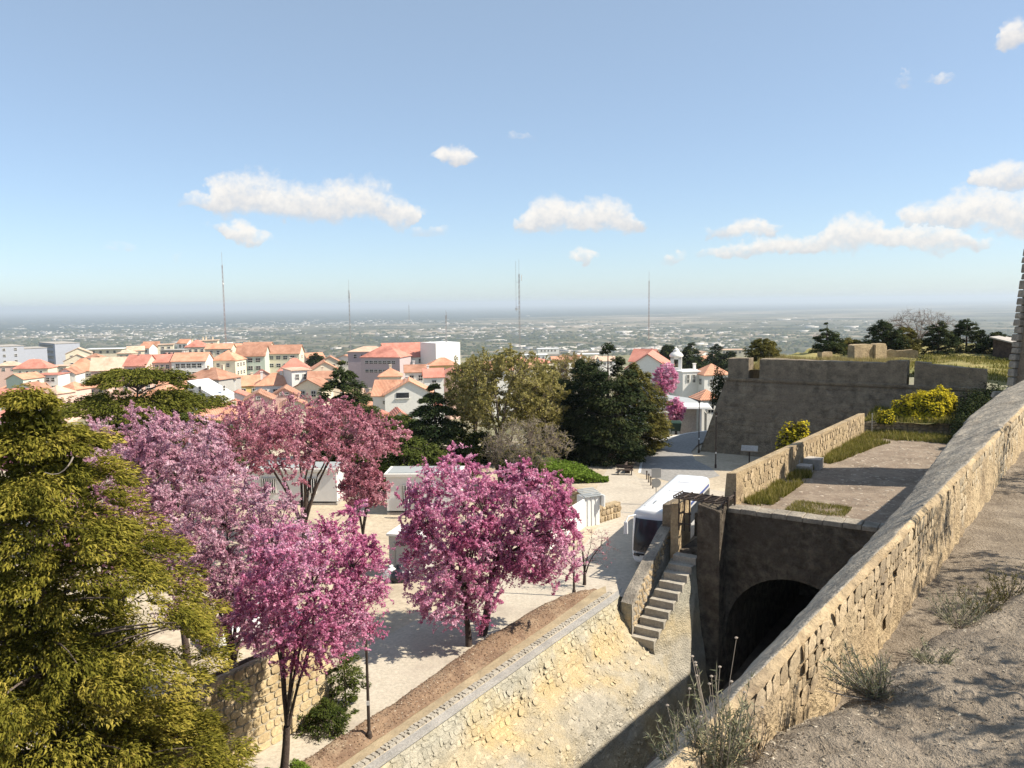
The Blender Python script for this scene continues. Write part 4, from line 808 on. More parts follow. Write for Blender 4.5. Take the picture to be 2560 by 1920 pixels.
HOUSES = [
 # name, label, u, v(eave), Y, W, D, yaw, roof, rise, wall, tile, extra
 ('apartment_block', 'grey-blue slab apartment block cut off by the left edge of the photo', -26, 866, 385, 20, 12, -45, 'flat', 0, 'blue_grey', 'concrete', dict(front=(4, 7), right=(4, 2), over=.2)),
 ('apartment_block', 'nearer slab apartment block, shaded blue long side and blank white end, left skyline', 37, 871, 400, 18, 12, -45, 'flat', 0, 'blue_grey', 'concrete', dict(front=(4, 7), over=.2, wsize=(1.5, 1.5))),
 ('apartment_block', 'longer slab apartment block just right of the other slab, white end wall', 116, 858, 430, 29, 12, -45, 'flat', 0, 'blue_grey', 'concrete', dict(front=(4, 10), over=.2, wsize=(1.5, 1.5))),
 ('flat_building', 'wide low cream building with a thin white roof slab, right of the slab blocks', 260, 873, 420, 17, 9, 10, 'flat', 0, 'cream', 'white_paint', dict(front=(1, 4), over=.8)),
 ('house', 'pale gabled house directly below the long slab block', 196, 884, 385, 11, 10, 25, 'gable_front', 2.6, 'cream', 'tiles_pale', dict(front=(1, 3))),
 ('house', 'second pale gabled house, in front of the first below the slab blocks', 194, 902, 350, 11, 10, 22, 'gable_front', 2.8, 'cream', 'tiles_pale', dict(front=(1, 2))),
 ('house', 'cream house with big orange hipped roof and two front windows, left of town', 205, 928, 300, 11.0, 9, 20, 'hip', 4.6, 'cream', 'tiles', dict(front=(2, 2), chim=1, wsize=(1.9, 1.2))),
 ('house', 'bluish white blank gable end left of the orange hipped house', 163, 936, 285, 6.6, 11, 12, 'gable_front', 2.0, 'whitewash', 'tiles_brown', dict()),
 ('house', 'white two-storey front with dark windows under a flat red edge, far left', 113, 938, 275, 8.2, 9, 5, 'flat', 0, 'whitewash', 'tiles_red', dict(front=(2, 4), over=.3)),
 ('house', 'house with a blank grey-green gable wall near the left edge', 36, 948, 265, 6.6, 9, -12, 'gable_front', 1.6, 'green_wall', 'tiles', dict(right=(2, 2))),
 ('house', 'red roofed house with a cream upper storey in front of the nearer slab block', 76, 922, 320, 13, 9, 8, 'hip', 3.6, 'cream', 'tiles_red', dict(front=(1, 4), chim=1)),
 ('house', 'small flat cream building right of the red roofed house, under the long slab', 140, 916, 335, 8, 8, 8, 'flat', 0, 'cream', 'tiles_pale', dict(front=(1, 3))),
 ('house', 'long white house with a red roof at the left edge above the cedar', 20, 998, 200, 12, 8, 10, 'gable_side', 2.2, 'whitewash', 'tiles_red', dict(front=(1, 5), right=(1, 1))),
 ('house', 'low red roof at the left edge, below the long white house', 8, 1050, 165, 7, 7, 14, 'hip', 2.2, 'whitewash', 'tiles_red', dict(front=(1, 2), chim=1)),
 ('house', 'pink house with a steep pink roof above the flat-topped cedar', 272, 925, 280, 11.5, 9, 18, 'gable_side', 4.2, 'pink_wall', 'tiles_pale', dict(front=(1, 2), right=(2, 1), chim=2)),
 ('house', 'red roofed house with a brown shaded front and white window band', 336, 914, 268, 7.8, 8, -8, 'gable_side', 3.4, 'pink_wall', 'tiles_red', dict(front=(1, 2), chim=1, wsize=(1.8, .9))),
 ('house', 'pale pink four-window house front right of the brown-fronted house', 398, 906, 272, 8.8, 9, 6, 'gable_side', 2.4, 'pink_wall', 'tiles_red', dict(front=(2, 4), chim=2)),
 ('apartment_block', 'white three-storey apartment house with two rows of dark balcony windows', 471, 903, 272, 11.2, 10, 6, 'gable_side', 2.6, 'whitewash', 'tiles', dict(front=(3, 5), chim=1, wsize=(1.3, 1.3))),
 ('apartment_block', 'cream apartment house with an orange roof and dark side balconies', 557, 902, 282, 9.0, 9, -6, 'hip', 3.6, 'cream', 'tiles', dict(front=(2, 2), right=(3, 3), chim=1)),
 ('apartment_block', 'pale green apartment house between two white end walls', 625, 890, 292, 10.5, 9, 4, 'gable_side', 3.6, 'green_wall', 'tiles_brown', dict(front=(3, 3), wsize=(1.6, 1.3))),
 ('apartment_block', 'cream apartment house under a wide brown-orange roof, end of the long row', 704, 884, 300, 13.0, 9, 3, 'gable_side', 3.0, 'cream', 'tiles_brown', dict(front=(2, 4), right=(2, 1), chim=1, wsize=(1.5, 1.2))),
 ('house', 'cream upper storey standing clear behind the white apartment house', 414, 862, 345, 6, 7, 20, 'flat', 0, 'cream', 'tiles_pale', dict(front=(1, 2))),
 ('house', 'grey unfinished concrete storey on the back row', 428, 876, 330, 9, 7, 0, 'flat', 0, 'concrete', 'concrete', dict(front=(1, 4), wsize=(1.3, 1.2))),
 ('house', 'red mansard roof with cream dormer wall on the back row', 490, 868, 345, 9, 8, 14, 'hip', 3.0, 'cream', 'tiles_red', dict(front=(1, 3), chim=2)),
 ('house', 'cream block with several chimneys on the back row skyline', 520, 852, 365, 8, 8, 14, 'flat', 0, 'cream', 'tiles_pale', dict(front=(1, 2), chim=3)),
 ('house', 'white stair tower block at the foot of the tallest mast', 568, 858, 330, 3.4, 3.6, 10, 'flat', 0, 'whitewash', 'white_paint', dict(over=.05)),
 ('house', 'low orange roof behind the cream apartment house', 545, 872, 320, 10, 8, 5, 'gable_side', 1.8, 'cream', 'tiles', dict(front=(1, 3))),
 ('house', 'brown-roofed house behind the pale green apartments', 640, 868, 325, 11, 8, 5, 'gable_side', 1.8, 'cream', 'tiles_brown', dict(front=(1, 3), chim=1)),
 ('house', 'grey house with a brown hipped roof, chimneys and a white end wall, town centre', 502, 949, 190, 10.4, 8, -20, 'hip', 2.6, 'grey_wall', 'tiles_brown', dict(front=(2, 4), chim=2)),
 ('house', 'narrow white end building against the grey house', 570, 944, 193, 3.2, 7, 15, 'shed', .5, 'whitewash', 'tiles_pale', dict()),
 ('house', 'tall bright white house with a stepped sloping top and blue shaded side', 500, 955, 164, 6.8, 6, -22, 'shed', 3.0, 'whitewash', 'white_paint', dict(right=(1, 1), front=(2, 1), over=.05, wsize=(.6, 1.1))),
 ('house', 'long low house with an orange roof and a row of windows, below the white house', 533, 1052, 138, 10.6, 6, 4, 'hip', 1.9, 'cream', 'tiles', dict(front=(1, 6), chim=1)),
 ('house', 'small orange roofed cube behind the long low house', 537, 1020, 150, 3.4, 4, 8, 'hip', .9, 'cream', 'tiles', dict(chim=1)),
 ('house', 'small brown roof left of the tall white house', 428, 1002, 168, 6, 6, 18, 'gable_side', 1.4, 'cream', 'tiles_brown', dict(front=(1, 2))),
 ('house', 'small orange roof above the brown one, left of the grey house', 430, 974, 185, 6.4, 6, 18, 'gable_side', 1.6, 'cream', 'tiles', dict(front=(1, 2), chim=1)),
 ('house', 'yellow house with an orange roof right of the grey house', 622, 963, 200, 6.6, 6, 24, 'gable_side', 2.2, 'yellow_wall', 'tiles', dict(front=(1, 2), chim=1)),
 ('house', 'long white house under a broad orange hipped roof right of the yellow house', 688, 964, 192, 9.2, 8, 16, 'hip', 2.8, 'whitewash', 'tiles', dict(front=(1, 3), right=(1, 2), chim=2)),
 ('house', 'white house side with dark slit windows, left of the dark conifer', 752, 926, 190, 4.4, 8, 30, 'flat', 0, 'whitewash', 'tiles_pale', dict(front=(2, 2), wsize=(.6, 1.2))),
 ('house', 'pinkish gable end low in the town, left of its twin', 646, 1000, 148, 5.0, 7, 14, 'gable_front', 1.3, 'pink_wall', 'tiles_brown', dict(gable_windows=1)),
 ('house', 'pinkish gable end with two tiny windows, right of its twin', 711, 990, 158, 5.0, 7, 12, 'gable_front', 1.5, 'pink_wall', 'tiles_brown', dict(gable_windows=2)),
 ('house', 'small gable just above the dark pink tree dome', 735, 1015, 142, 4.2, 6, 16, 'gable_front', 1.1, 'cream', 'tiles_brown', dict()),
 ('house', 'red hipped roof with white hip lines behind the white slit-window house', 735, 928, 230, 9, 8, 12, 'hip', 3.6, 'cream', 'tiles_red', dict(front=(1, 2), chim=1)),
 ('house', 'cream cottage with a wide orange gable left of the dark conifer', 812, 926, 212, 7.6, 7, 16, 'gable_front', 2.2, 'cream', 'tiles', dict(front=(1, 2))),
 ('house', 'low cream cottage with a brown roof in front of the wide gable', 800, 946, 188, 5.4, 6, 10, 'gable_side', 1.4, 'cream', 'tiles_brown', dict(front=(1, 2), chim=1)),
 ('school_building', 'left wing of the big red-roofed building, lilac grey wall with two window rows', 950, 894, 258, 13.5, 10, -14, 'hip', 3.4, 'lilac_wall', 'tiles_red', dict(front=(2, 7), wsize=(1.1, .9))),
 ('school_building', 'main hall of the big red-roofed building, tall salmon-red roof', 1020, 892, 268, 15.5, 12, 16, 'gable_side', 4.4, 'whitewash', 'tiles_red', dict(front=(1, 3))),
 ('school_building', 'rear wing with a long pale orange roof behind the lilac wing', 915, 880, 280, 13, 9, -4, 'hip', 1.8, 'lilac_wall', 'tiles_pale', dict(front=(1, 4), chim=1)),
 ('white_cube_building', 'white windowless cube carrying a mast at the end of the red-roofed building', 1120, 858, 264, 9.6, 9.6, 38, 'flat', 0, 'whitewash', 'white_paint', dict(over=.04)),
 ('house', 'yellowish house with an orange hipped roof in front of the white cube', 1108, 914, 238, 8.4, 7, 8, 'hip', 2.2, 'yellow_wall', 'tiles', dict(front=(1, 3))),
 ('house', 'orange roof left of the white-gabled house, below the lilac wing', 975, 942, 198, 5.6, 6, 6, 'hip', 2.0, 'cream', 'tiles', dict(chim=1, front=(1, 2))),
 ('house', 'white house with a brown roof below the main hall', 1040, 930, 205, 5.6, 6, 8, 'gable_side', 1.6, 'whitewash', 'tiles_brown', dict(front=(1, 2), chim=1)),
 ('house', 'house with a small red roof right of the brown roof below the main hall', 1085, 942, 198, 4.8, 5, 10, 'gable_side', 1.9, 'whitewash', 'tiles_red', dict(front=(1, 1), chim=1)),
 ('house', 'big white house with a wide gable and a dark balcony window, between the conifers', 1023, 986, 158, 9.6, 9, 8, 'gable_front', 2.6, 'whitewash', 'tiles', dict(chim=1)),
 ('house', 'left wing of the big white house, plain white under an orange roof', 962, 988, 160, 5.0, 7, -4, 'gable_side', 2.7, 'whitewash', 'tiles', dict(front=(1, 1), wsize=(.7, .6))),
 ('house', 'left low red roof peeping above the hedge below the big white house', 955, 1050, 128, 3.4, 5, 10, 'hip', 1.3, 'whitewash', 'tiles_red', dict()),
 ('house', 'right low red roof peeping above the hedge below the big white house', 1000, 1052, 126, 3.6, 5, 14, 'gable_front', 1.5, 'whitewash', 'tiles_red', dict()),
 ('house', 'orange and white house half hidden by the budding tree', 1250, 925, 215, 7.5, 7, 10, 'gable_side', 2.2, 'whitewash', 'tiles', dict(front=(1, 3), chim=1)),
 ('house', 'cream house with an orange roof behind the brown bare tree', 1330, 922, 240, 6, 6, 12, 'gable_side', 1.5, 'cream', 'tiles_brown', dict(front=(1, 2))),
 ('long_hall', 'long low white hall with four roof lights beyond the budding tree', 1371, 872, 640, 17, 10, 4, 'flat', 0, 'whitewash', 'white_paint', dict(front=(1, 5), over=.2)),
 ('long_hall', 'long white roof in front of the hall with roof lights', 1337, 888, 470, 16, 10, 4, 'flat', 0, 'whitewash', 'white_paint', dict(front=(1, 5), over=.2)),
 ('long_hall', 'long pale shed left of the dark tall trees', 1480, 886, 560, 22, 10, 2, 'flat', 0, 'cream', 'white_paint', dict(front=(1, 6), over=.2)),
 ('long_hall', 'pale flat warehouse right of the church tower on the slope behind', 1830, 875, 520, 16, 10, -4, 'flat', 0, 'cream', 'tiles_pale', dict(front=(1, 5), over=.3)),
 ('house', 'red roof with a white gable left of the church tower', 1600, 903, 215, 6.0, 8, -30, 'gable_side', 3.0, 'whitewash', 'tiles_red', dict(chim=1)),
 ('house', 'orange roofed house between the church annexe and the bastion', 1793, 938, 178, 6.2, 6, 12, 'hip', 2.4, 'whitewash', 'tiles', dict(front=(2, 2), left=(2, 2))),
 ('house', 'small orange hipped roof at the foot of the bastion', 1777, 1000, 132, 3.6, 4, 10, 'hip', 1.6, 'whitewash', 'tiles', dict(front=(1, 1))),
 ('workshop', 'low building with a flat grey sheet roof in front of the church', 1712, 1003, 128, 5.2, 7, -12, 'shed', .8, 'grey_wall', 'grey_sheet', dict(right=(1, 1))),
]
for i, h in enumerate(HOUSES):
    nm, lab, u, v, Y, W, D, yaw, rf, rise, wl_, tl, ex = h
    if nm in ('long_hall',): ex = dict(ex, drop=4.2)
    cat = {'apartment_block': 'apartment block', 'house': 'house'}.get(nm, 'building')
    house(nm, lab, u, v, Y, W, D, yaw, rf, rise, wl_, tl, cat=cat, group='buildings of the town', seed=i, **ex)
# dark balcony opening of the big white house
p = at(1011, 986, 157.6); b = MB(); b.box((0, 0, 0), (2.5, .12, 1.05), 0); b.box((0, -.05, -.6), (2.9, .3, .14), 1)
o = b.build('loggia', [M['glass'], M['whitewash']]); 
big = [q for q in bpy.data.objects if q.get('label', '').startswith('big white house with a wide gable')][0]
o.parent = big; bpy.context.view_layer.update(); o.location = (-1.3, -4.56, at(1011, 988, 158).z-big.location.z)
# more small houses in the far quarter of the town
rng = random.Random(77); k = 0
far = [(1312, 905, 330, 'above the orange and white house hidden by the budding tree'), (1345, 902, 360, 'just below the long white roof beyond the budding tree'), (1362, 908, 310, 'left of the brown bare dome tree'), (1395, 900, 400, 'directly above the brown bare dome tree'), (1420, 899, 420, 'above the right half of the bare dome tree'), (1440, 904, 350, 'right of the bare dome tree'), (1455, 898, 430, 'below the left end of the long pale shed'), (1500, 898, 440, 'below the right end of the long pale shed'), (1520, 902, 380, 'beside the top of the tallest dark tree'), (1290, 905, 300, 'at the foot of the tallest mast with dishes'),
       (1765, 905, 300, 'above the church annexe'), (1785, 898, 330, 'between the trees behind the church annexe'), (1740, 912, 280, 'right behind the church dome'), (1765, 885, 420, 'left of the flat warehouse'), (1800, 905, 280, 'above the orange roof next to the bastion'), (360, 870, 380, 'left of the cream upper storey on the back row'), (340, 876, 365, 'behind the brown-fronted house'), (380, 864, 400, 'top left of the back row'), (455, 858, 390, 'behind the unfinished concrete storey'), (600, 868, 360, 'right of the white stair tower under the tall mast'),
       (310, 884, 345, 'above the pink steep roof'), (230, 896, 345, 'between the pale gables and the wide cream building'), (20, 915, 330, 'below the slab block at the left edge'), (825, 905, 290, 'above the cottage with the wide orange gable'), (860, 898, 300, 'left of the lilac wing'), (790, 895, 320, 'right of the end of the long apartment row'),
       (60, 975, 230, 'above the long white house at the left edge'), (120, 985, 215, 'right of the long white house, above the cedar top'), (165, 975, 225, 'below the bluish white gable end'), (240, 968, 240, 'below the orange hipped house'), (300, 960, 245, 'below the pink steep roof'), (380, 955, 235, 'below the pale pink four-window front'), (590, 1000, 172, 'right of the tall bright white house'), (600, 1025, 155, 'above the right end of the long low house'), (660, 945, 235, 'behind the yellow house'), (770, 968, 180, 'below the low cream cottage'), (1150, 935, 215, 'left of the budding tree crown')]
for (u, v, Y, wh) in far:
    w = rng.choice(('whitewash', 'cream', 'pink_wall')); t = rng.choice(('tiles', 'tiles_red', 'tiles_brown', 'tiles_pale'))
    house('house', 'small '+{'whitewash': 'white', 'cream': 'cream', 'pink_wall': 'pink'}[w]+' house '+wh, u, v, Y, rng.uniform(5.5, 8.5), rng.uniform(5, 7), rng.uniform(-20, 35), rng.choice(('gable_side', 'hip', 'gable_front')), rng.uniform(1.4, 2.2), w, t, front=(1, 2), group='small houses between the bigger ones', seed=k); k += 1

# crowded rows of small houses stepping down towards the trees
ordw = ['first', 'second', 'third', 'fourth', 'fifth', 'sixth', 'seventh', 'eighth', 'ninth']
for (Y, us, rowname) in ((150, (395, 470, 600, 660, 715, 770), 'lowest roof row above the blossom'), (174, (400, 455, 575, 640, 700, 757, 905, 960, 1075), 'second roof row above the blossom'), (202, (385, 440, 580, 650, 735, 800, 890, 925, 1070), 'third roof row above the blossom'), (232, (395, 455, 515, 600, 665, 755, 820, 880, 1050), 'roof row below the long apartments'), (262, (20, 75, 130, 215, 265, 320, 600, 780, 850), 'roof row level with the steep pink roof')):
    for k, u in enumerate(us):
        w = rng.choice(('whitewash', 'whitewash', 'cream', 'pink_wall')); t = rng.choice(('tiles', 'tiles', 'tiles_red', 'tiles_brown', 'tiles_pale')); Yj = Y+rng.uniform(-7, 7); v = 757+(15.5-gz(Yj)-rng.uniform(4.2, 6.4))/Yj*2000-(u-1280)*.0125
        house('house', ordw[k]+' small '+{'whitewash': 'white', 'cream': 'cream', 'pink_wall': 'pink'}[w]+' house from left, '+rowname, u, v, Yj, rng.uniform(5.5, 8.0), rng.uniform(5, 6.5), rng.uniform(-15, 35), rng.choice(('gable_side', 'hip', 'gable_front', 'gable_side')), rng.uniform(1.3, 2.0), w, t, front=(1, rng.choice((2, 3))), chim=rng.choice((0, 1, 1)), group='small houses stepping down to the trees', seed=k+int(Y))
# ------------------------------------------------------------------ church
def church():
    Y = 185.0; p = at(1690, 970, Y); x0 = p.x; r = empty('church', (x0, Y, gz(Y)-1), R(-14)); tag(r, 'white church with a domed bell tower rising left of the bastion', 'church'); zb = r.location.z
    def zv(v): return at(1690, v, Y).z-zb
    wt = 1.5; b = MB(); b.box((0, 0, zv(928)/2), (wt*2.05, wt*2.05, zv(928)), 0); b.build('tower_base', M['whitewash'], r)
    b = MB(); b.box((0, 0, zv(927)), (wt*2.3, wt*2.3, .35)); b.build('cornice', M['grey_wall'], r)
    z0, z1 = zv(927), zv(892); c = 1.2
    for sx in (-1, 1):
        for sy in (-1, 1):
            b = MB(); b.box((sx*c*.74, sy*c*.74, (z0+z1)/2), (c*.62, c*.62, z1-z0)); b.build('belfry_pier', M['whitewash'], r)
    b = MB(); b.box((0, 0, z1-.25), (c*2.1, c*2.1, .55)); b.box((0, 0, z0+.45), (c*2.0, c*2.0, .6)); b.build('belfry_band', M['whitewash'], r)
    b = MB(); b.lathe([(.05, .9), (.2, .85), (.28, .5), (.42, .1), (.55, 0)], 12, 0, (0, 0, (z0+z1)/2-.2)); b.build('bell', M['iron'], r)
    b = MB(); h = zv(868)-z1; b.lathe([(1.5, 0), (1.62, .1*h), (1.55, .2*h), (1.25, .38*h), (.8, .52*h), (.66, .58*h), (.72, .66*h), (.5, .78*h), (.22, .88*h), (.1, h), (.02, h*1.12)], 20, 0, (0, 0, z1)); b.build('dome', M['whitewash'], r, smooth=True)
    for z in (zv(938),):
        o = bpy.data.objects.new('window', window_mesh(.9, 1.0)); COL.objects.link(o); o.parent = r; o.location = (-.3, -wt*1.025-.05, z)
    # nave to the left, gable towards us; long annexe to the right
    b = MB(); x, y, H, rs = 5.2, 8, zv(922), zv(886)-zv(922)
    b.add([(-x, -y, 0), (x, -y, 0), (x, -y, H), (0, -y, H+rs), (-x, -y, H), (-x, y, 0), (x, y, 0), (x, y, H), (0, y, H+rs), (-x, y, H)], [(0, 1, 2, 3, 4), (6, 5, 9, 8, 7), (1, 6, 7, 2), (5, 0, 4, 9)])
    o = b.build('nave', M['whitewash'], r); o.location = (-6.4, 6, 0)
    rb = MB(); k = rs/x
    for s in (-1, 1): rb.hexa([(0, -y-.3, H+rs+.03), (s*(x+.3), -y-.3, H-.3*k+.03), (s*(x+.3), y+.3, H-.3*k+.03), (0, y+.3, H+rs+.03)][::s], [(0, -y-.3, H+rs+.25), (s*(x+.3), -y-.3, H-.3*k+.25), (s*(x+.3), y+.3, H-.3*k+.25), (0, y+.3, H+rs+.25)][::s])
    o = rb.build('nave_roof', M['tiles_red'], r); o.location = (-6.4, 6, 0)
church()
house('church_annexe', 'long white annexe with three tall dark windows right of the church tower', 1735, 930, 180, 5.4, 6, 12, 'flat', 0, 'whitewash', 'white_paint', front=(1, 3), right=(1, 1), wsize=(.5, 1.7), over=.15, cat='building', chim=1)

# ------------------------------------------------------------------ masts
def mast(label, u, vb, vt, Y, w=.45, red=False, extra=(), lab_cat='mast'):
    p = at(u, vb, Y); top = at(u, vt, Y); H = top.z-p.z; r = empty('radio_mast', p); tag(r, label, lab_cat, 'radio masts above the town')
    mt = M['red_mast'] if red else M['steel_mast']; lat = MB(); n = max(6, int(H/2.2)); pts = [(w*math.cos(a), w*math.sin(a)) for a in (R(90), R(210), R(330))]
    for (x, y) in pts: lat.tube([(x, y, 0), (x*.75, y*.75, H*.86)], .055, 5)
    for i in range(n):
        for j in range(3):
            a, c = pts[j], pts[(j+1) % 3]; f0, f1 = 1-.25*i/n, 1-.25*(i+1)/n
            lat.tube([(a[0]*f0, a[1]*f0, H*.86*i/n), (c[0]*f1, c[1]*f1, H*.86*(i+1)/n)], .03, 4)
    lat.build('lattice', mt, r)
    b = MB(); b.tube([(0, 0, H*.84), (0, 0, H)], .05, 6); b.build('whip', mt, r)
    for (fz, kind, dx) in extra:
        b = MB()
        if kind == 'panel': b.box((dx, -.2, H*fz), (.3, .2, 2.3)); b.tube([(0, 0, H*fz), (dx, -.1, H*fz)], .04, 4); b.build('panel_antenna', M['white_paint'], r)
        elif kind == 'dish':
            b.lathe([(.02, -.28), (.5, -.2), (.62, 0), (.6, .04), (.02, .1)], 16); o = b.build('dish', M['white_paint'], r); o.location = (dx, -.45, H*fz); o.rotation_euler = (R(90), 0, R(-20)); 
            c = MB(); c.tube([(0, 0, H*fz), (dx, -.3, H*fz)], .05, 5); c.build('bracket', mt, r)
        elif kind == 'pole': b.tube([(dx, 0, H*(fz-.25)), (dx, 0, H*fz)], .05, 5); b.tube([(0, 0, H*(fz-.2)), (dx, 0, H*(fz-.2))], .04, 4); b.build('side_pole', mt, r)
        else: b.lathe([(.12, -.5), (.3, -.3), (.3, .3), (.12, .5)], 8); o = b.build('drum', M['white_paint'], r); o.location = (0, 0, H*fz)
    return r
mast('tall mast rising from the white stair tower, left of centre', 565, 862, 630, 330, .30, True, ((.66, 'drum', 0),))
mast('thin mast with a white panel behind the brown-roofed apartment house', 877, 880, 700, 345, .26, False, ((.78, 'panel', .5),))
mast('short white mast standing on the white cube building', 1116, 858, 776, 268, .28, False, ((.95, 'pole', .3),))
mast('tallest mast with two dishes behind the budding tree', 1300, 905, 648, 300, .33, False, ((.28, 'dish', -1.1), (.52, 'dish', -1.1), (.82, 'panel', .9), (.98, 'pole', -1.2), (.74, 'pole', -1.2)))
mast('slender red and grey mast above the church', 1622, 850, 678, 420, .28, True)
mast('tiny far mast on the horizon left of the white cube', 1023, 800, 757, 900, .4, False)

# ------------------------------------------------------------------ scattered villages on the plain: too many and too far to count
def plain_specks():
    rs = np.random.RandomState(5); V = []; F = []; c = []; n = 0
    def box(x, y, z, w, d, h, yaw, col):
        nonlocal n
        ca, sa = math.cos(yaw), math.sin(yaw)
        for zz in (z, z+h):
            for (i, j) in ((-.5, -.5), (.5, -.5), (.5, .5), (-.5, .5)): V.append((x+ca*i*w-sa*j*d, y+sa*i*w+ca*j*d, zz))
        for f in ((4, 5, 6, 7), (0, 1, 5, 4), (1, 2, 6, 5), (2, 3, 7, 6), (3, 0, 4, 7)): F.append(tuple(n+q for q in f)); c.append(col)
        n += 8
    # clusters: (u, v, spread u, spread v, number)
    cl = [(380, 838, 200, 14, 260), (700, 812, 240, 9, 200), (950, 806, 200, 7, 170), (560, 830, 200, 16, 160), (130, 836, 120, 14, 160), (1250, 822, 200, 14, 180), (1500, 828, 260, 22, 180), (1750, 835, 220, 22, 120), (2050, 810, 260, 22, 60),
          (1420, 870, 130, 10, 130), (1600, 872, 120, 8, 120), (1780, 862, 90, 12, 90), (300, 815, 240, 4, 160), (1100, 840, 180, 14, 120)]
    for (u0, v0, su, sv, k) in cl:
        for i in range(int(k*.62)):
            u = u0+rs.randn()*su*.6; v = v0+rs.randn()*sv*.55
            if v < 794: continue
            p = on(u, v, -198); 
            if p.y < 1800: continue
            w = rs.uniform(10, 40)*(1+2.2*(rs.rand() < .15)); box(p.x, p.y, -201, w, rs.uniform(8, 14), rs.uniform(4.5, 8), rs.uniform(-.5, .5), rs.rand())
    for (u, v, w) in ((1960, 799, 130), (2030, 818, 90), (2130, 817, 110), (2190, 820, 80), (2010, 828, 60), (1400, 803, 60), (1560, 830, 120), (1850, 850, 80), (2080, 852, 110), (840, 872, 50), (1320, 790, 60)):
        p = on(u, v, -198); box(p.x, p.y, -201, w, 30, 9, 0, .95)
    m = rough_mat('village_walls', (.42, .38, .33), (.66, .62, .56), .02, 0, .9, rnd=.5, attr=True)
    o = finish('distant_villages', np_mesh('distant_villages', V, F, c=c), m); tag(o, 'countless white houses scattered over the far plain', 'village', kind='stuff')
    # woods and hedgerows: low irregular lumps
    V2 = []; F2 = []; c2 = []; n2 = 0
    for i in range(2600):
        v = rs.choice([rs.uniform(822, 900), rs.uniform(800, 870)]); u = rs.uniform(-300, 2900); p = on(u, v, -198)
        if p.y < 1500: continue
        k = rs.randint(1, 5)
        for q in range(k):
            r_ = rs.uniform(9, 26); x = p.x+q*r_*1.1; y = p.y+rs.randn()*6; h = rs.uniform(5, 12); a = np.arange(6)*math.pi/3+rs.rand()
            ring = [(x+r_*math.cos(t)*rs.uniform(.7, 1.3), y+r_*math.sin(t)*rs.uniform(.7, 1.3), -201) for t in a]+[(x+r_*.6*math.cos(t), y+r_*.6*math.sin(t), -201+h*rs.uniform(.7, 1.1)) for t in a]
            V2 += ring
            for j in range(6): jj = (j+1) % 6; F2.append((n2+j, n2+jj, n2+6+jj, n2+6+j)); c2.append(rs.rand())
            F2 += [(n2+6, n2+7, n2+8, n2+9), (n2+6, n2+9, n2+10, n2+11)]; c2 += [rs.rand()]*2; n2 += 12
    o = finish('distant_woods', np_mesh('distant_woods', V2, F2, c=c2), leaf_mat('far_woods', [(.03, .045, .025), (.07, .08, .04), (.12, .11, .06)], .05)); tag(o, 'dark hedgerows and woods spread over the far plain', 'woods', kind='stuff')
plain_specks()
# pale straight road across the plain
b = MB()
for (ua, va, ub, vb, w) in ((1180, 797, 1480, 792, 14), (1480, 792, 1720, 784, 14), (1440, 815, 1700, 816, 10), (1500, 846, 1640, 843, 12)):
    p, q = on(ua, va, -199.6), on(ub, vb, -199.6); d = (q-p).normalized(); s_ = Vector((d.y, -d.x, 0))*w*4
    b.add([p-s_, p+s_, q+s_, q-s_], [(0, 1, 2, 3)])
struct(b.build('far_track', M['sand']))
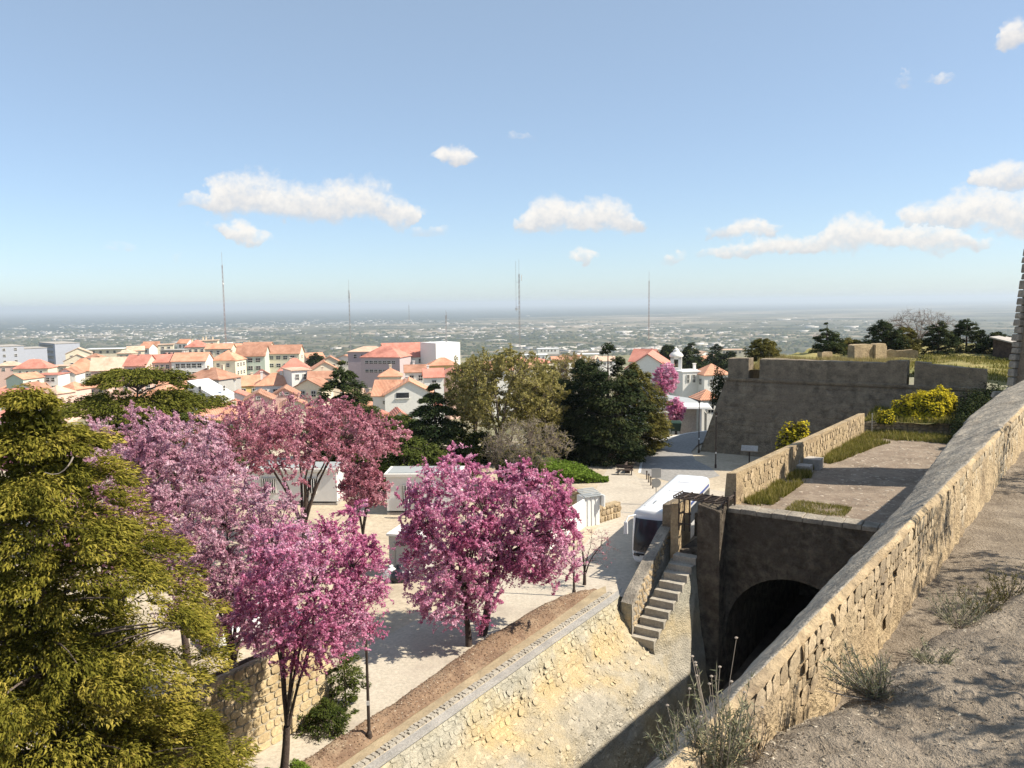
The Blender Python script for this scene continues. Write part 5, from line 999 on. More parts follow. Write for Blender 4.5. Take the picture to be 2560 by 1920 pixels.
# ================================================================== coach
def coach():
    L_, Wd, H = 11.2, 2.5, 3.35; r = empty('coach', (10.25, 50.1, 0), -math.atan2(.42, .907)); tag(r, 'white touring coach parked beside the sloping stair parapet', 'bus')
    paint = plain_mat('coach_white', (.80, .80, .80), .25, 0, .5, .6, .02)
    # body: rounded cross-sections lofted along the length, raked front
    ny, na = 40, 40; ys = np.concatenate([np.linspace(0, .9, 14), np.linspace(1.1, L_-.5, 16), np.linspace(L_-.4, L_, 8)]); V = []
    for y in ys:
        f = 1.0; 
        for k in range(na):
            t = 2*math.pi*k/na; c, s = math.cos(t), math.sin(t); x = Wd/2*abs(c)**.28*np.sign(c); z = .32+(H-.32)/2*(1+abs(s)**.22*np.sign(s))
            g = min(1, y/.9); sq = 1-(1-g)**2.6; x2 = x*(.86+.14*sq**.5)
            lean = .55*max(0, (z-1.1)/2.2)**1.6                      # windscreen leans back
            yy = y+lean*(1-g)**1.2+.18*(x/1.25)**2*(1-g)
            if z > 2.9: z = z-(1-sq)*.28*(z-2.9)/.45
            gr = max(0, (y-(L_-.4))/.4); x2 *= 1-.05*gr**2; z2 = z-(.12*gr**2 if z > 2 else 0)
            V.append((x2, yy-L_/2, z2))
    V = np.array(V); I = np.arange(len(ys)*na).reshape(len(ys), na); F = []
    for i in range(len(ys)-1):
        for k in range(na): kk = (k+1) % na; F.append((I[i, k], I[i, kk], I[i+1, kk], I[i+1, k]))
    F = [tuple(int(q) for q in f) for f in F]+[tuple(int(q) for q in I[0][::-1]), tuple(int(q) for q in I[-1])]
    me = bpy.data.meshes.new('body'); me.from_pydata([tuple(v) for v in V], [], F); me.update(); finish('body', me, paint, r, True)
    # windscreen: its own curved pane
    def ws(U, W):
        x = (U-.5)*2*1.09*(1-.03*W); z = 1.0+W*1.86; lean = .55*np.clip((z-1.1)/2.2, 0, 9)**1.6; y = lean+.22*(x/1.25)**2*1.0-.045-L_/2+.03*(abs(x) > 1.0)
        return np.stack([x, y, z], -1)
    P, Fw = grid_surface(ws, np.linspace(0, 1, 16), np.linspace(0, 1, 12)); finish('windscreen', np_mesh('windscreen', P, Fw), M['glass'], r, True)
    # wiper, centre bar, display, bumper line
    b = MB(); b.tube([(.05, -L_/2-.03, 1.2), (.05, -L_/2+.2, 2.0)], .025, 5); b.build('centre_bar', M['white_paint'], r)
    b = MB(); b.tube([(-.6, -L_/2-.05, 1.15), (-.1, -L_/2+.05, 1.75)], .018, 5); b.build('wiper', M['black'], r)
    disp = plain_mat('red_display', (.25, .03, .03), .4); b = MB(); b.box((0, -L_/2+.335, 2.62), (.9, .03, .12)); b.build('destination_display', disp, r)
    b = MB(); b.box((0, -L_/2-.02, .86), (1.7, .05, .10)); b.build('grille_line', M['black'], r)
    b = MB(); b.box((0, -L_/2-.03, .50), (.52, .03, .12)); b.build('number_plate', M['white_paint'], r)
    for s in (-1, 1):
        b = MB(); b.box((0, 0, 0), (.42, .10, .16), taper=.8); o = b.build('headlight', M['glass'], r, bevel=.03); o.location = (s*.86, -L_/2+.06, .80); o.rotation_euler = (0, 0, s*.3)
        # mirror on its drooping arm
        b = MB(); b.tube([(s*1.05, -L_/2+.55, 3.02), (s*1.38, -L_/2+.1, 3.0), (s*1.45, -L_/2-.12, 2.75)], .045, 6); b.box((s*1.45, -L_/2-.14, 2.38), (.24, .16, .72), taper=.85); b.build('mirror', paint, r, bevel=.02)
        # side windows
        for k in range(6):
            y0 = -L_/2+1.25+k*1.6; b = MB(); b.box((s*1.252, y0+.78, 2.12), (.03, 1.5, 1.0)); b.build('side_window', M['glass'], r)
        for y in (-L_/2+2.5, L_/2-3.0):
            b = MB(); b.lathe([(.28, -.14), (.5, -.14), (.5, .14), (.28, .14)], 20); w = b.build('wheel', M['black'], r, True); w.location = (s*1.12, y, .5); w.rotation_euler = (0, R(90), 0)
            b = MB(); b.lathe([(.05, .17*s), (.29, .15*s), (.29, .10*s), (.05, .08*s)], 14); b.build('rim', M['galv'], w)
    stripe = plain_mat('coach_stripe', (.06, .10, .30), .35)
    for s in (-1, 1):
        b = MB(); b.box((s*1.245, .4, 2.86), (.04, L_-2.2, .16)); b.build('side_stripe', stripe, r)
    # roof: raised fairing and hatches
    b = MB(); b.box((0, -L_/2+2.6, H+.02), (1.7, 2.6, .16), taper=.88); b.build('roof_fairing', paint, r, bevel=.06)
    for (x, y, w, d) in ((-.35, -L_/2+2.2, .12, .8), (.35, -L_/2+2.4, .12, .9), (0, .5, .8, .8), (0, 3.2, .8, .8)):
        b = MB(); b.box((x, y, H+.08 if abs(x) > .1 else H+.01), (w, d, .10), taper=.9); b.build('roof_hatch', M['galv'] if abs(x) > .1 else paint, r, bevel=.02)
coach()

# ================================================================== parked car glimpsed behind the blossom
def car(loc, rz, label, colr):
    r = empty('parked_car', loc, rz); tag(r, label, 'car'); pm = plain_mat('car_paint', colr, .3, 0, .5, .5, .03)
    prof_ = [(-2.1, .35), (-2.1, .75), (-1.9, .9), (-.95, 1.0), (-.35, 1.42), (.9, 1.48), (1.7, 1.05), (2.05, .95), (2.1, .4)]; b = MB(); n = len(prof_)
    V = []
    for x, k in ((-.85, .93), (-.8, 1.0), (.8, 1.0), (.85, .93)):
        for (y, z) in prof_: V.append((x*(.86 if z > 1.2 else 1), y*(.985 if k < 1 else 1), .35+(z-.35)*k))
    F = []
    for i in range(3):
        for j in range(n-1): F.append((i*n+j, i*n+j+1, (i+1)*n+j+1, (i+1)*n+j))
    F += [tuple(range(n))[::-1], tuple(range(3*n, 4*n))]
    b.add(V, F); b.build('body', pm, r, bevel=.05)
    for s in (-1, 1):
        b = MB(); b.add([(s*.80, -.85, 1.03), (s*.72, -.32, 1.36), (s*.72, .85, 1.41), (s*.80, 1.5, 1.07)], [(0, 1, 2, 3)]); b.build('side_window', M['glass'], r)
        for y in (-1.3, 1.3):
            b = MB(); b.lathe([(.16, -.1), (.31, -.1), (.31, .1), (.16, .1)], 16); w = b.build('wheel', M['black'], r); w.location = (s*.78, y, .31); w.rotation_euler = (0, R(90), 0)
    b = MB(); b.add([(-.72, -.94, 1.02), (.72, -.94, 1.02), (.62, -.38, 1.405), (-.62, -.38, 1.405)], [(0, 1, 2, 3)]); o = b.build('windscreen', M['glass'], r); o.location.z = .02
    for s in (-1, 1): b = MB(); b.box((s*.6, -2.09, .72), (.34, .06, .16)); b.build('headlight', M['galv'], r)
car(on(640, 1592, 0), R(-52), 'white parked car glimpsed through the lilac blossom', (.8, .8, .8))

# ================================================================== site cabins, kiosk, white hoarding
def cabin(label, u, v, W, D, H, yaw, wins):
    p = on(u, v, 0); r = empty('site_cabin', p, R(yaw)); tag(r, label, 'cabin')
    b = MB(); b.box((W/2, D/2, H/2+.15), (W, D, H-.3)); b.build('wall', M['white_paint'], r)
    for k in range(int(W/.6)): 
        pass
    b = MB(); b.box((W/2, D/2, H+.08), (W+.3, D+.3, .2)); b.box((W/2, D/2, H+.2), (W-.2, D-.2, .08), 1); b.build('roof', [M['whitewash'], M['grey_sheet']], r)
    b = MB(); b.box((W/2, D/2, .08), (W, D, .16)); b.build('skid', M['concrete'], r)
    for (x, w, h) in wins:
        b = MB(); b.box((0, -.03, 0), (w+.16, .08, h+.16), 0); b.box((0, -.075, 0), (w, .03, h), 1); wn = b.build('window', [M['shutter'], M['glass']], r); wn.location = (x, 0, 1.55)
        for i in range(6): c = MB(); c.tube([(-w/2+w*(i+.5)/6, -.14, -h/2), (-w/2+w*(i+.5)/6, -.14, h/2)], .022, 5); c.build('bar', M['white_paint'], wn)
    return r
cabin('white site cabin with a barred window behind the magenta trees', 968, 1287, 5.4, 2.6, 2.9, -2, ((1.75, 1.05, 1.3),))
cabin('bright white site cabin seen between the trunks of the dark pink dome tree', 618, 1262, 7.2, 2.6, 2.7, -4, ((1.8, 1.0, 1.1), (5.0, 1.0, 1.1)))
def kiosk():
    p = on(974, 1440, 0); r = empty('grey_kiosk', p, R(-16)); tag(r, 'grey metal kiosk with a small vent, left of the magenta trees', 'kiosk')
    b = MB(); b.box((1.1, .9, 1.2), (2.2, 1.8, 2.4)); b.build('body', M['grey_wall'], r, bevel=.02)
    b = MB(); b.box((1.1, .9, 2.45), (2.4, 2.0, .12)); b.build('roof', M['whitewash'], r)
    b = MB(); b.box((.75, -.02, 1.95), (.55, .05, .22)); b.build('vent', M['glass'], r)
    b = MB(); b.box((.35, -.02, 1.0), (.08, .06, 2.0)); b.build('corner_strip', M['concrete'], r)
kiosk()
def bag(u, v, dx, s, mat, lab):
    b = MB(); b.lathe([(.05, 0), (.42, .03), (.5, .22), (.42, .45), (.2, .62), (.08, .7), (.14, .82)], 10, 0, (0, 0, 0), 1, .85); me = b.mesh('rubbish_bag')
    rr = random.Random(int(u*7+dx*100))
    for vv in me.vertices: vv.co.x += rr.uniform(-.06, .06); vv.co.y += rr.uniform(-.06, .06); vv.co.z += rr.uniform(-.03, .03)*(vv.co.z > .02)
    o = finish('rubbish_bag', me, mat, None, True); p = on(u, v, 0); o.location = p; o.scale = (s, s, s); tag(o, lab, 'bag')
black_bag = plain_mat('black_bag', (.03, .03, .04), .35)
bag(978, 1448, 0, 1.0, M['white_paint'], 'white rubbish bag at the left corner of the grey kiosk')
bag(1000, 1453, 0, 1.15, black_bag, 'black rubbish bag between two white ones by the grey kiosk')
bag(1021, 1446, 0, .95, M['white_paint'], 'white rubbish bag right of the black bag by the grey kiosk')
def hoarding():
    a, c = on(1372, 1378, 0), on(1463, 1316, 0); d = c-a; ln = d.length; r = empty('white_hoarding', a, math.atan2(d.y, d.x)); tag(r, 'white panel hoarding behind the magenta trees, left of the coach', 'hoarding')
    n = 4
    for i in range(n):
        b = MB(); b.box((ln*(i+.5)/n, 0, 1.0), (ln/n-.02, .06, 2.0)); b.build('panel', M['white_paint'], r)
    r2 = empty('corrugated_booth', c, math.atan2(d.y, d.x)-R(38)); tag(r2, 'small corrugated white booth with a slatted roof at the end of the hoarding', 'booth')
    b = MB(); n = 7; w = 1.15
    for i in range(n): b.box((w*(i+.5)/n, -.02-.05*(i % 2), 1.0), (w/n, .05, 2.05))
    b.build('corrugated_front', M['white_paint'], r2)
    b = MB(); b.box((w/2, .6, 1.0), (w, 1.1, 1.98)); b.build('box', M['white_paint'], r2)
    for i in range(6): b = MB(); b.box((w/2, -.15+i*.24, 2.12+.05*i), (w+.3, .17, .05)); b.build('roof_slat', M['grey_sheet'], r2)
    b = MB(); b.box((w+.12, .15, 1.75), (.08, 1.3, .8)); b.build('sign_board', M['white_paint'], r2)
    # unreadable small print on the board
    b = MB(); b.box((w+.165, -.05, 1.85), (.006, .5, .09)); b.box((w+.165, .05, 1.68), (.006, .3, .06)); b.build('lettering', M['grey_wall'], r2)
hoarding()
# rubble walls either side of the booth
for (ua, va, ub, vb, h, lab, seed) in ((1345, 1268, 1458, 1274, 1.5, 'rubble wall below the ivy bank, left of the corrugated booth', 51), (1500, 1308, 1552, 1292, 1.1, 'short rubble wall right of the corrugated booth', 52)):
    a, c = on(ua, va, 0), on(ub, vb, 0); d = c-a; ln = d.length; r = empty('rubble_wall', a, math.atan2(d.y, d.x)); tag(r, lab, 'wall')
    b = MB(); b.box((ln/2, .3, h/2), (ln, .55, h)); b.build('core', M['castle'], r)
    lay_stones(lambda x, y: (Vector((x, 0.0, y)), Vector((1, 0, 0)), Vector((0, 0, 1)), Vector((0, -1, 0))), ln, h, .34, .3, .04, seed, r, 'stone', RUB, 120, .12, 1.35)

# ================================================================== yellow block wall on the left
yw = empty('yellow_wall', SN(15, -22.1, 0)); tag(yw, 'sunlit yellow limestone block wall behind the nearest blossom tree', 'wall'); inv = Matrix.Translation(-yw.location)
b = MB(); b.hexa([SN(4, -22.8, -.3), SN(4, -22.28, -.3), SN(20.6, -21.98, -.3), SN(20.6, -22.5, -.3)], [SN(4, -22.8, 3.3), SN(4, -22.32, 3.3), SN(20.6, -22.02, 3.3), SN(20.6, -22.5, 3.3)])
o = b.build('core', M['mortar'], yw); o.matrix_parent_inverse = inv
def fn_yw(a, bb):
    s = 10.2+a; return SN(s, -22.25+.018*(s-5), bb)-yw.location, Vector((E2[0], E2[1], 0)), Vector((0, 0, 1)), Vector((N2[0], N2[1], 0))
lay_stones(fn_yw, 10.3, 3.3, .34, .2, .015, 43, yw, 'block', YEL, 300, .035, 1.4)
b = MB(); b.tube([SN(4, -22.3, 3.45), SN(20.6, -22.05, 3.45)], .06, 6); o = b.build('handrail', M['iron'], yw); o.matrix_parent_inverse = inv
for s in np.linspace(5, 20.3, 7): b = MB(); b.tube([SN(s, -22.2, 3.25), SN(s, -22.2, 3.45)], .035, 5); o = b.build('rail_post', M['iron'], yw); o.matrix_parent_inverse = inv

# ================================================================== street furniture
def lamp(u, v, H, lab, lean=0.0):
    p = on(u, v, .2); r = empty('lamp_post', p); tag(r, lab, 'lamp post'); r.rotation_euler = (0, lean, 0)
    b = MB(); b.lathe([(.10, -.2), (.10, .12), (.062, .2), (.05, H*.5), (.042, H)], 10); b.build('post', M['iron'], r)
    b = MB(); b.lathe([(.07, 0), (.06, .06), (.15, .34), (.17, .36), (.03, .46), (.03, .54)], 10, 0, (0, 0, H)); b.build('lantern', M['iron'], r)
    b = MB(); b.lathe([(.065, .06), (.13, .33)], 10, 0, (0, 0, H)); b.build('glass', M['shutter'], r)
    b = MB(); b.box((0, -.055, 1.25), (.1, .02, .16)); b.build('sticker', M['white_paint'], r)
lamp(923, 1840, 4.0, 'lamp post standing in the soil strip near the nearest blossom tree')
lamp(1435, 1482, 4.0, 'lamp post at the right edge of the magenta trees')
lamp(1789, 1165, 4.6, 'dark lamp post on the road in front of the bastion')
lamp(1747, 1127, 4.8, 'lamp post at the lower left corner of the bastion')
def sign():
    p = on(1640, 1262, 0); r = empty('road_sign', p); tag(r, 'round road sign under a square plate, backs turned, behind the coach', 'sign')
    H = p.z+at(1645, 1170, p.y).z
    b = MB(); b.tube([(0, 0, 0), (0, 0, H-.2)], .035, 8); b.build('post', M['galv'], r)
    b = MB(); b.lathe([(.0, -.012), (.36, -.012), (.36, .012), (.0, .012)], 28); o = b.build('disc', M['galv'], r); o.location = (0, -.05, H-1.15); o.rotation_euler = (R(90), 0, 0)
    b = MB(); b.box((0, -.05, H-.38), (.72, .02, .74)); b.build('plate', M['galv'], r, bevel=.008)
sign()
def bollard(u, v, lab):
    b = MB(); b.lathe([(.075, -.05), (.07, .02), (.055, .1), (.05, .62), (.075, .66), (.075, .72), (.04, .78)], 12); o = b.build('bollard', M['iron'], None); o.location = on(u, v, 0); tag(o, lab, 'bollard', 'row of bollards on the forecourt')
for i, (u, v) in enumerate(((1617, 1198.5), (1622, 1206), (1627, 1213.5), (1632, 1221))): bollard(u, v, ['farthest', 'second farthest', 'third', 'nearest'][i]+' of the four bollards in a row beside the road sign')
def bench(u, v, lab, rz):
    r = empty('bench', on(u, v, 0), rz); tag(r, lab, 'bench')
    for k in range(3): b = MB(); b.box((0, -.16+.16*k, .45), (1.5, .13, .05)); b.build('seat_slat', M['bark_dark'], r)
    for k in range(2): b = MB(); b.box((0, .27, .62+.17*k), (1.5, .04, .13)); b.build('back_slat', M['bark_dark'], r)
    for s in (-.6, .6): b = MB(); b.box((s, 0, .21), (.08, .45, .42)); b.box((s, .25, .6), (.06, .05, .5)); b.build('leg', M['iron'], r)
bench(1562, 1187, 'front bench of two at the corner of the ivy bank', R(-10)); bench(1572, 1180, 'rear bench of two, standing crosswise at the corner of the ivy bank', R(70))
def info_board():
    p = on(1873, 1163, 0); r = empty('information_lectern', p, R(-20)); tag(r, 'slanted information board on one post in front of the bastion', 'sign')
    b = MB(); b.tube([(0, 0, 0), (0, 0, 1.5)], .06, 8); b.build('post', M['iron'], r)
    b = MB(); b.box((0, 0, 0), (1.5, .9, .08)); o = b.build('board', M['concrete'], r); o.location = (0, 0, 1.6); o.rotation_euler = (R(25), 0, 0)
info_board()
def bin_(u, v, lab):
    r = empty('rubbish_container', on(u, v, 0), R(-12)); tag(r, lab, 'container'); gm = plain_mat('dark_green_plastic', (.02, .05, .035), .5)
    b = MB(); b.hexa([(-.55, -.4, .2), (.55, -.4, .2), (.55, .4, .2), (-.55, .4, .2)], [(-.68, -.52, 1.15), (.68, -.52, 1.15), (.68, .52, 1.15), (-.68, .52, 1.15)]); b.build('body', gm, r, bevel=.04)
    b = MB(); b.hexa([(-.72, -.56, 1.15), (.72, -.56, 1.15), (.72, .56, 1.15), (-.72, .56, 1.15)], [(-.6, -.3, 1.38), (.6, -.3, 1.38), (.6, .45, 1.38), (-.6, .45, 1.38)]); b.build('lid', gm, r, bevel=.04)
    for x in (-.5, .5):
        for y in (-.35, .35): b = MB(); b.lathe([(.02, -.04), (.1, -.04), (.1, .04), (.02, .04)], 10); w = b.build('wheel', M['black'], r); w.location = (x, y, .1); w.rotation_euler = (0, R(90), 0)
bin_(1689, 1081, 'dark green rubbish container on the far side of the road'); 
def pav():
    Y = 104; p = at(1722, 1062, Y); p.z = gz(Y); r = empty('snack_pavilion', p, R(-8)); tag(r, 'white pavilion with a thin flat canopy beyond the road, left of the bastion', 'pavilion'); H = at(1722, 1018, Y).z-p.z
    b = MB(); b.box((-.1, .8, H/2-.1), (2.1, 2.4, H)); b.build('wall', M['concrete'], r)
    b = MB(); b.box((.7, .3, H+.14), (4.2, 4.2, .32), taper=.93); b.build('canopy', M['white_paint'], r, bevel=.08)
    for y in (-1.2,): b = MB(); b.box((1.35, y, H/2), (.34, .3, H)); b.build('post', M['white_paint'], r)
    b = MB(); b.box((2.2, .6, H*.45), (.1, 2.2, H*.8)); b.build('screen', M['shutter'], r)
pav()
def shelter():
    p = on(1640, 1076, 0); r = empty('bus_shelter', p, R(8)); tag(r, 'small dark shelter with white posts behind the tall dark trees', 'shelter')
    b = MB(); b.box((0, .5, 1.1), (2.4, .06, 1.9)); b.build('back_panel', M['glass'], r)
    b = MB(); b.box((0, 0, 2.2), (2.8, 1.4, .1)); b.build('roof', M['grey_wall'], r)
    for x in (-1.2, .3, 1.2): b = MB(); b.box((x, -.4, 1.1), (.12, .12, 2.2)); b.build('post', M['white_paint'], r)
shelter()
# thin steel posts of the garden fence
posts = [(2179, 1086, 1034), (2202, 1070, 1024), (2225, 1050, 1012), (2301, 1005, 978), (2334, 1002, 960), (2354, 985, 962), (2369, 978, 941), (2383, 972, 936), (2397, 968, 930), (2412, 965, 922)]
for i, (u, vb, vt) in enumerate(posts):
    Yp = [66, 68.5, 71, 73, 72, 73, 73.5, 74, 74.5, 75][i]; p = at(u, vb, Yp); q = at(u, vt, Yp); b = MB(); b.tube([(0, 0, -.5), (0, 0, q.z-p.z)], .04, 6); b.box((0, 0, q.z-p.z), (.1, .1, .04)); o = b.build('fence_post', M['galv']); o.location = p
    tag(o, ['first', 'second', 'third', 'fourth', 'fifth', 'sixth', 'seventh', 'eighth', 'ninth', 'last'][i]+' thin steel fence post counting from the terrace parapet', 'fence post', 'steel fence posts along the flower bed')

# ================================================================== person by the cabin
def person(u, v, lab):
    p = on(u, v, 0); r = empty('person', p, R(20)); tag(r, lab, 'person')
    J = {'pelvis': (0, 0, .95), 'waist': (0, -.01, 1.1), 'chest': (0, .0, 1.3), 'neck': (0, .01, 1.5), 'head0': (0, .0, 1.57), 'head': (0, -.015, 1.66), 'crown': (0, .0, 1.74),
         'hipL': (-.1, 0, .9), 'kneeL': (-.12, -.03, .5), 'ankL': (-.12, .03, .09), 'toeL': (-.14, -.16, .04), 'hipR': (.1, 0, .9), 'kneeR': (.14, -.04, .5), 'ankR': (.16, .02, .09), 'toeR': (.19, -.16, .04),
         'shL': (-.19, .01, 1.42), 'elL': (-.38, .06, 1.17), 'wrL': (-.2, -.08, 1.02), 'shR': (.19, .01, 1.42), 'elR': (.27, .0, 1.13), 'wrR': (.22, -.14, .95), 'hdR': (.21, -.2, .88), 'hdL': (-.13, -.1, .99)}
    Rd = {'pelvis': (.16, .12), 'waist': (.145, .105), 'chest': (.18, .12), 'neck': (.058, .06), 'head0': (.065, .075), 'head': (.078, .1), 'crown': (.055, .07), 'hipL': (.095, .1), 'kneeL': (.062, .065), 'ankL': (.045, .05), 'toeL': (.045, .03), 'hipR': (.095, .1), 'kneeR': (.062, .065), 'ankR': (.045, .05), 'toeR': (.045, .03),
          'shL': (.07, .07), 'elL': (.046, .046), 'wrL': (.034, .034), 'shR': (.07, .07), 'elR': (.046, .046), 'wrR': (.034, .034), 'hdR': (.036, .03), 'hdL': (.036, .03)}
    Eg = [('pelvis', 'waist'), ('waist', 'chest'), ('chest', 'neck'), ('neck', 'head0'), ('head0', 'head'), ('head', 'crown'), ('pelvis', 'hipL'), ('hipL', 'kneeL'), ('kneeL', 'ankL'), ('ankL', 'toeL'), ('pelvis', 'hipR'), ('hipR', 'kneeR'), ('kneeR', 'ankR'), ('ankR', 'toeR'), ('chest', 'shL'), ('shL', 'elL'), ('elL', 'wrL'), ('wrL', 'hdL'), ('chest', 'shR'), ('shR', 'elR'), ('elR', 'wrR'), ('wrR', 'hdR')]
    nm = list(J); me = bpy.data.meshes.new('body'); me.from_pydata([J[k] for k in nm], [(nm.index(a), nm.index(c)) for a, c in Eg], []); 
    cloth = plain_mat('dark_clothes', (.035, .028, .045), .85); skin = plain_mat('skin', (.45, .28, .2), .6)
    o = finish('body', me, cloth, r); bm = bmesh.new(); bm.from_mesh(me); ly = bm.verts.layers.skin.verify()
    for i, v_ in enumerate(bm.verts): v_[ly].radius = Rd[nm[i]]; v_[ly].use_root = (nm[i] == 'pelvis')
    bm.to_mesh(me); bm.free(); md = o.modifiers.new('skin', 'SKIN'); md.use_smooth_shade = True; ms = o.modifiers.new('sub', 'SUBSURF'); ms.levels = 1; ms.render_levels = 2
    b = MB(); b.lathe([(.02, -.1), (.06, -.09), (.088, -.03), (.092, .03), (.075, .09), (.03, .12)], 14, 0, (0, -.02, 1.665), 1, 1.15); b.build('face', skin, r, True)
    b = MB(); b.lathe([(.09, 0), (.1, .03), (.095, .08), (.06, .125), (.01, .14)], 14, 0, (0, .012, 1.66), 1, 1.15); b.build('hair', M['black'], r, True)
    b = MB(); b.box((.05, -.135, 1.25), (.07, .02, .34)); b.build('shirt', M['white_paint'], r)
    for s, hp in ((1, J['hdR']), (-1, J['hdL'])):
        b = MB()
        for k in range(4): b.tube([(hp[0]+(k-1.5)*.018, hp[1]-.01, hp[2]), (hp[0]+(k-1.5)*.02, hp[1]-.035, hp[2]-.04), (hp[0]+(k-1.5)*.019, hp[1]-.03, hp[2]-.075+.006*abs(k-1.4))], [.010, .009, .007], 5)
        b.tube([(hp[0]-s*.03, hp[1], hp[2]+.02), (hp[0]-s*.055, hp[1]-.03, hp[2]-.01)], [.011, .008], 5); b.build('fingers', skin, r)
person(1019, 1296, 'person in dark clothes standing before the barred window of the site cabin')
# ================================================================== vegetation
def quads(P, Nn, size, aspect, rs, up=None):
    """leaf quads centred at P with normals Nn; long axis random or along `up`"""
    n = len(P); Nn = Nn/np.maximum(np.linalg.norm(Nn, axis=1, keepdims=True), 1e-6)
    T = rs.randn(n, 3) if up is None else up+rs.randn(n, 3)*.25
    T = T-(T*Nn).sum(1, keepdims=True)*Nn; T /= np.maximum(np.linalg.norm(T, axis=1, keepdims=True), 1e-6); B = np.cross(Nn, T)
    s = np.asarray(size).reshape(-1, 1)*np.ones((n, 1)); a = T*s*.5; b = B*s*.5*aspect
    V = np.stack([P-a-b, P-a*.7+b, P+a], 1).reshape(-1, 3); F = np.arange(3*n).reshape(n, 3); return V, F
def bez(p0, p1, p2, k):
    t = np.linspace(0, 1, k)[None, :, None]; return (1-t)**2*p0[:, None]+2*t*(1-t)*p1[:, None]+t**2*p2[:, None]
def tubes(PL, r0, r1, sides):
    """PL (n,k,3) polylines"""
    n, k, _ = PL.shape
    if n == 0: return np.zeros((0, 3)), np.zeros((0, 4), int)
    T = np.gradient(PL, axis=1); T /= np.maximum(np.linalg.norm(T, axis=2, keepdims=True), 1e-6)
    ref = np.where(np.abs(T[..., 2:3]) < .9, np.array([0, 0, 1.]), np.array([1., 0, 0])); A = np.cross(T, ref); A /= np.maximum(np.linalg.norm(A, axis=2, keepdims=True), 1e-6); B = np.cross(T, A)
    r = (np.asarray(r0).reshape(-1, 1)*np.ones((n, 1)))*(1-np.linspace(0, 1, k))[None]+(np.asarray(r1).reshape(-1, 1)*np.ones((n, 1)))*np.linspace(0, 1, k)[None]
    th = np.arange(sides)*2*math.pi/sides
    V = PL[:, :, None]+r[:, :, None, None]*(A[:, :, None]*np.cos(th)[None, None, :, None]+B[:, :, None]*np.sin(th)[None, None, :, None])
    I = np.arange(n*k*sides).reshape(n, k, sides); J = np.roll(I, -1, axis=2)
    F = np.stack([I[:, :-1], I[:, 1:], J[:, 1:], J[:, :-1]], -1).reshape(-1, 4); return V.reshape(-1, 3), F
def merge(parts):
    V, F, mi, c, n = [], [], [], [], 0
    for (v, f, m, cc) in parts:
        if len(f) == 0: continue
        if f.shape[1] == 4: f = np.concatenate([f[:, [0, 1, 2]], f[:, [0, 2, 3]]]); cc = None if cc is None else np.concatenate([cc, cc])
        V.append(v); F.append(f+n); mi.append(np.full(len(f), m)); c.append(cc if cc is not None else np.zeros(len(f))); n += len(v)
    return np.concatenate(V), np.concatenate(F), np.concatenate(mi), np.concatenate(c)
def nearest(Q, S, wz=.6):
    out = np.zeros(len(Q), int)
    for i in range(0, len(Q), 400):
        d = Q[i:i+400, None]-S[None]; cost = (d**2).sum(2)+wz*np.maximum(0, -d[..., 2])**2*3; out[i:i+400] = cost.argmin(1)
    return out
def in_ball(rs, n, inner=0.0, hollow=1.0):
    v = rs.randn(n, 3); v /= np.linalg.norm(v, axis=1, keepdims=True); r = (inner**3+(1-inner**3)*rs.rand(n, 1)**hollow)**(1/3); return v*r
